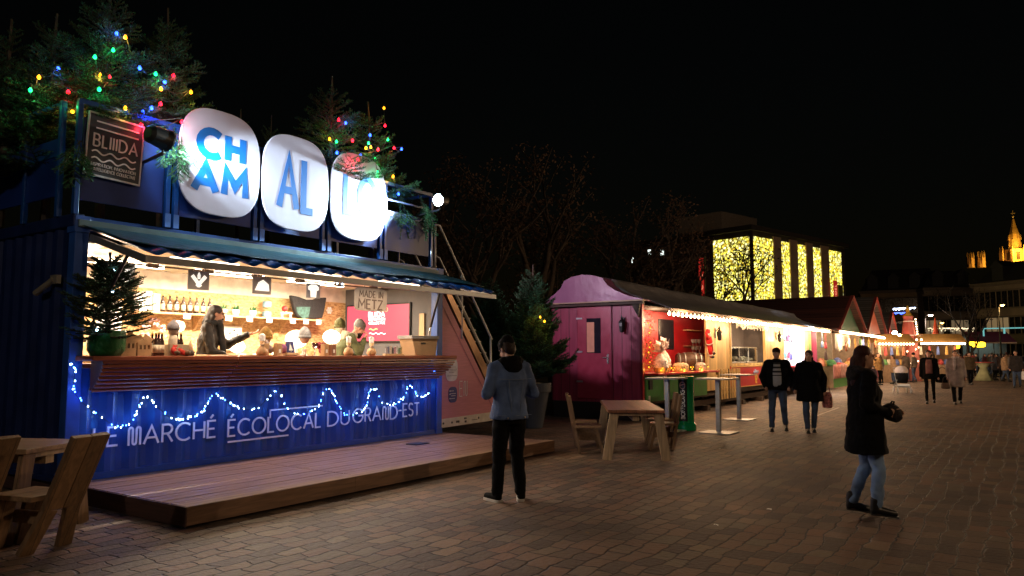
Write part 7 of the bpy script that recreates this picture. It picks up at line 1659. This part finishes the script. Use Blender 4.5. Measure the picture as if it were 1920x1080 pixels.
handbag("brown handbag carried low by the woman in the grey coat", "bag", Vector((14.0, 24.3, .5)), R(158), .26, .2, .12, mat("brown_leather", (.06, .035, .025), .5), .2)
crowd = [(1648, 722, 1.7, 200, (.35, .2, .08), .8, 'long', "woman in a camel coat in front of the chalet counters"), (1640, 738, 1.15, 120, (.45, .12, .14), .5, 'short', "child in a pink coat beside the pushchair"), (1672, 712, 1.75, 20, (.12, .09, .08), .85, 'short', "man in a dark grey jacket behind the pushchair"),
 (1688, 708, 1.72, 340, (.3, .05, .04), .85, 'short', "person in a red jacket at the far stalls"), (1700, 716, 1.75, 10, (.1, .075, .06), .8, 'short', "man in a brown jacket and red shoes near the far stalls"), (1715, 717, 1.72, 30, (.14, .11, .09), .85, 'beanie', "person in a knitted hat walking towards the lit tower"),
 (1728, 708, 1.7, 200, (.2, .16, .13), .8, 'short', "person just left of the long haired woman"), (1762, 708, 1.72, 350, (.35, .04, .06), .82, 'short', "person in a crimson coat between the two walking women"), (1774, 706, 1.7, 10, (.08, .07, .07), .8, 'short', "person in black behind the grey coat"),
 (1820, 722, 1.74, 170, (.07, .05, .03), .8, 'short', "person in a brown parka right of the grey coat"), (1833, 705, 1.72, 60, (.03, .025, .025), .8, 'short', "dark figure at the left of the covered table"), (1862, 707, 1.74, 250, (.03, .028, .03), .8, 'short', "dark figure at the right of the covered table"),
 (1880, 712, 1.7, 300, (.03, .02, .02), .7, 'long', "dark haired figure between the covered table and the man with the white bag"), (1908, 727, 1.82, 140, (.03, .026, .026), .75, 'short', "person in black carrying a white bag near the right edge"), (1738, 704, 1.7, 20, (.2, .12, .09), .8, 'short', "far person in front of the yellow stall"),
 (1660, 704, 1.68, 200, (.05, .05, .07), .8, 'short', "person at the counter of the second chalet"), (1605, 712, 1.7, 70, (.3, .22, .2), .8, 'short', "pale coated person at the first chalet, behind the walking woman"), (1800, 704, 1.7, 100, (.12, .1, .1), .8, 'short', "far person under the amber signs"), (1848, 703, 1.68, 200, (.1, .04, .05), .8, 'long', "person behind the covered table"), (1680, 702, 1.66, 120, (.18, .14, .1), .8, 'long', "far long haired person at the red and white stall"), (1752, 702, 1.72, 200, (.06, .06, .06), .8, 'beanie', "far person in a dark hat near the yellow stall")]
for i, (x, y, h, rz, c, hem, hr, lb) in enumerate(crowd):
    p = pp(x, y); w_ = i % 2
    person(lb, (p.x, p.y, 0), R(rz), h, J=WALK if w_ else None, vox=.035, topmat=cloth("crowd_coat%d" % i, c), botmat=M_JEANSD if i % 3 else M_BLACKC, hem=hem, flare=1.08, hair=None if hr == 'beanie' else hr, hairmat=[M_HAIRD, M_HAIRB][i % 2], hat='beanie' if hr == 'beanie' else None, hatmat=M_BLACKC, shoemat=mat("red_shoes", (.4, .03, .02), .6) if i == 4 else M_BOOT, lowvis=True, group="visitors in the background")
handbag("white paper carrier bag in the hand of the person in black at the right edge", "shopping bag", pp(1908, 727) + Vector((.25, -.15, .38)), R(140), .32, .42, .12, M_PAPER, .12)
# more of the crowd between the stalls and the lit tower
rn = random.Random(41); coats = [(.25, .05, .05), (.1, .08, .07), (.05, .05, .06), (.3, .2, .12), (.16, .14, .13), (.06, .1, .16), (.3, .26, .22)]
spots2 = [(1632, 706), (1655, 712), (1668, 703), (1676, 720), (1694, 704), (1708, 703), (1722, 701), (1734, 712), (1746, 709), (1757, 702), (1768, 712), (1782, 704), (1792, 709), (1811, 705), (1826, 704), (1856, 702), (1872, 703), (1890, 704)]
wheres = ["nearest the first chalet", "by the second chalet's counter", "under the second chalet's bulbs", "just left of the pushchair", "just right of the pushchair", "below the lit tower", "right below the tower", "left of the tote bag woman", "behind the tote bag woman", "right of the tote bag woman", "left of the grey coat", "just behind the grey coat", "right of the grey coat", "under the left amber signs", "under the right amber signs", "behind the covered table", "before the teal window", "beside the parked car"]
spots2 += [(1652, 718), (1664, 710), (1683, 714), (1703, 712), (1718, 708), (1731, 703), (1750, 714), (1760, 710), (1776, 711), (1786, 708), (1804, 712), (1815, 709), (1866, 713), (1885, 716), (1897, 709)]
wheres += ["close to the rosy cloth", "behind the camel coat", "behind the pushchair hood", "before the striped ware", "under the tower bulbs", "beside the tower foot", "close behind the tote bag", "between tote bag and grey coat", "close behind the grey coat", "past the grey coat", "beside the brown parka", "behind the brown parka", "beside the covered table", "before the parked car", "behind the white carrier bag"]
for i, (x, y) in enumerate(spots2):
    p = pp(x, y); c_ = coats[i % 7]; cn = ["red", "brown", "black", "tan", "grey", "navy", "pale"][i % 7]
    person("visitor in a %s coat far off in the crowd, %s" % (cn, wheres[i]), (p.x, p.y, 0), R(rn.choice((20, 160, 200, 340, 90, 270))), rn.uniform(1.6, 1.82), J=WALK if i % 3 else None, vox=.045, topmat=cloth("far_coat_" + cn, c_), botmat=M_JEANSD if i % 2 else M_BLACKC, hem=rn.uniform(.6, .88), flare=1.08, hair='long' if i % 3 == 0 else 'short', hairmat=[M_HAIRD, M_HAIRB, M_HAIRR][i % 3], shoemat=M_BOOT, lowvis=True, group="visitors in the background")
# pushchair
P0 = pp(1692, 737)
t = thing("pushchair", "pushchair with a white canopy and dark seat standing in front of the crowd", "pushchair", (P0.x, P0.y, 0), R(165))
G().ell((0, 0, .92), (.26, .32, .22), 16, 10).build("canopy", mat("white_canopy", (.6, .5, .46), .8), t, smooth=True)
G().rings([(0, 0, .42, .2, .3), (0, 0, .6, .25, .36), (0, 0, .85, .24, .3)], 14).build("seat", M_BLACKC, t, smooth=True)
g = G()
for s in (-1, 1): g.cyl((s * .24, -.35, .3), (s * .24, .3, .55), .015); g.cyl((s * .24, .35, .25), (s * .24, -.3, 1.0), .015)
g.b2((-.25, -.3, .25), (.25, .3, .3)); g.cyl((-.24, -.4, 1.05), (.24, -.4, 1.05), .018); g.build("frame", M_GREYM, t)
for s in (-1, 1):
    for y in (-.35, .35): G().cyl((s * .26 - .02, y, .13), (s * .26 + .02, y, .13), .13, n=18).build("wheel", mat("pale_wheel", (.4, .36, .32), .6), t)
G().b2((-.22, .2, .3), (.22, .35, .38)).build("basket", M_PAPER, t)
# covered standing table
P0 = pp(1845, 714); t = thing("covered_table", "standing table with a red top and a pale green cloth tied to its leg", "high table", (P0.x, P0.y, 0), 0)
G().lathe([(.001, 1.1), (.6, 1.1), (.6, 1.15), (.001, 1.15)], n=24).build("table_top", mat("red_top", (.4, .06, .05), .5), t)
G().rings([(0, 0, .02, .55, .5), (0, 0, .5, .3, .28), (0, 0, .8, .18, .18), (0, 0, 1.09, .42, .42)], 18).build("cloth", mat("pale_green_cloth", (.35, .36, .2), .8, bump=.8, scale=4), t, smooth=True)
G().lathe([(.001, 0), (.4, 0), (.4, .02), (.001, .021)], n=20).build("foot", M_BLACK, t)
# parked cars beyond the square, barely lit
for i, (x, y, c, lb) in enumerate(((1868, 698, (.02, .02, .024), "dark parked car behind the covered table"), (1912, 697, (.1, .1, .11), "grey parked car at the right edge behind the crowd"))):
    P0 = pp(x, y); t = thing("parked_car", lb, "car", (P0.x, P0.y, 0), R(175 - 20 * i), "parked cars beyond the square"); m = mat("car_paint%d" % i, c, .25, var=.05, coat=.8, bump=0)
    G().prism([(-2.1, .3), (-2.15, .7), (-1.9, .85), (-1.1, .95), (1.1, .95), (1.95, .82), (2.1, .6), (2.1, .3)], -.85, .85).build("body", m, t, bevel=.08)
    G().prism([(-1.15, .93), (-.6, 1.42), (.7, 1.45), (1.35, .93)], -.74, .74).build("cabin", mat("car_glass", (.01, .012, .015), .05, bump=0), t, bevel=.06)
    G().prism([(-.6, 1.4), (.7, 1.43), (.68, 1.47), (-.58, 1.45)], -.7, .7).build("roof", m, t)
    for a in (-1.3, 1.3):
        for s in (-1, 1): wv = G().cyl((a, s * .72, .32), (a, s * .88, .32), .32, n=20).build("wheel", M_BLACK, t); G().cyl((a, s * .86, .32), (a, s * .89, .32), .18, n=16).build("rim", M_GREYM, wv)
    for s in (-.6, .6): G().ell((-2.1, s, .68), (.05, .16, .08), 10, 6).build("headlight", mat("lamp_glass_car", (.6, .6, .6), .1), t)
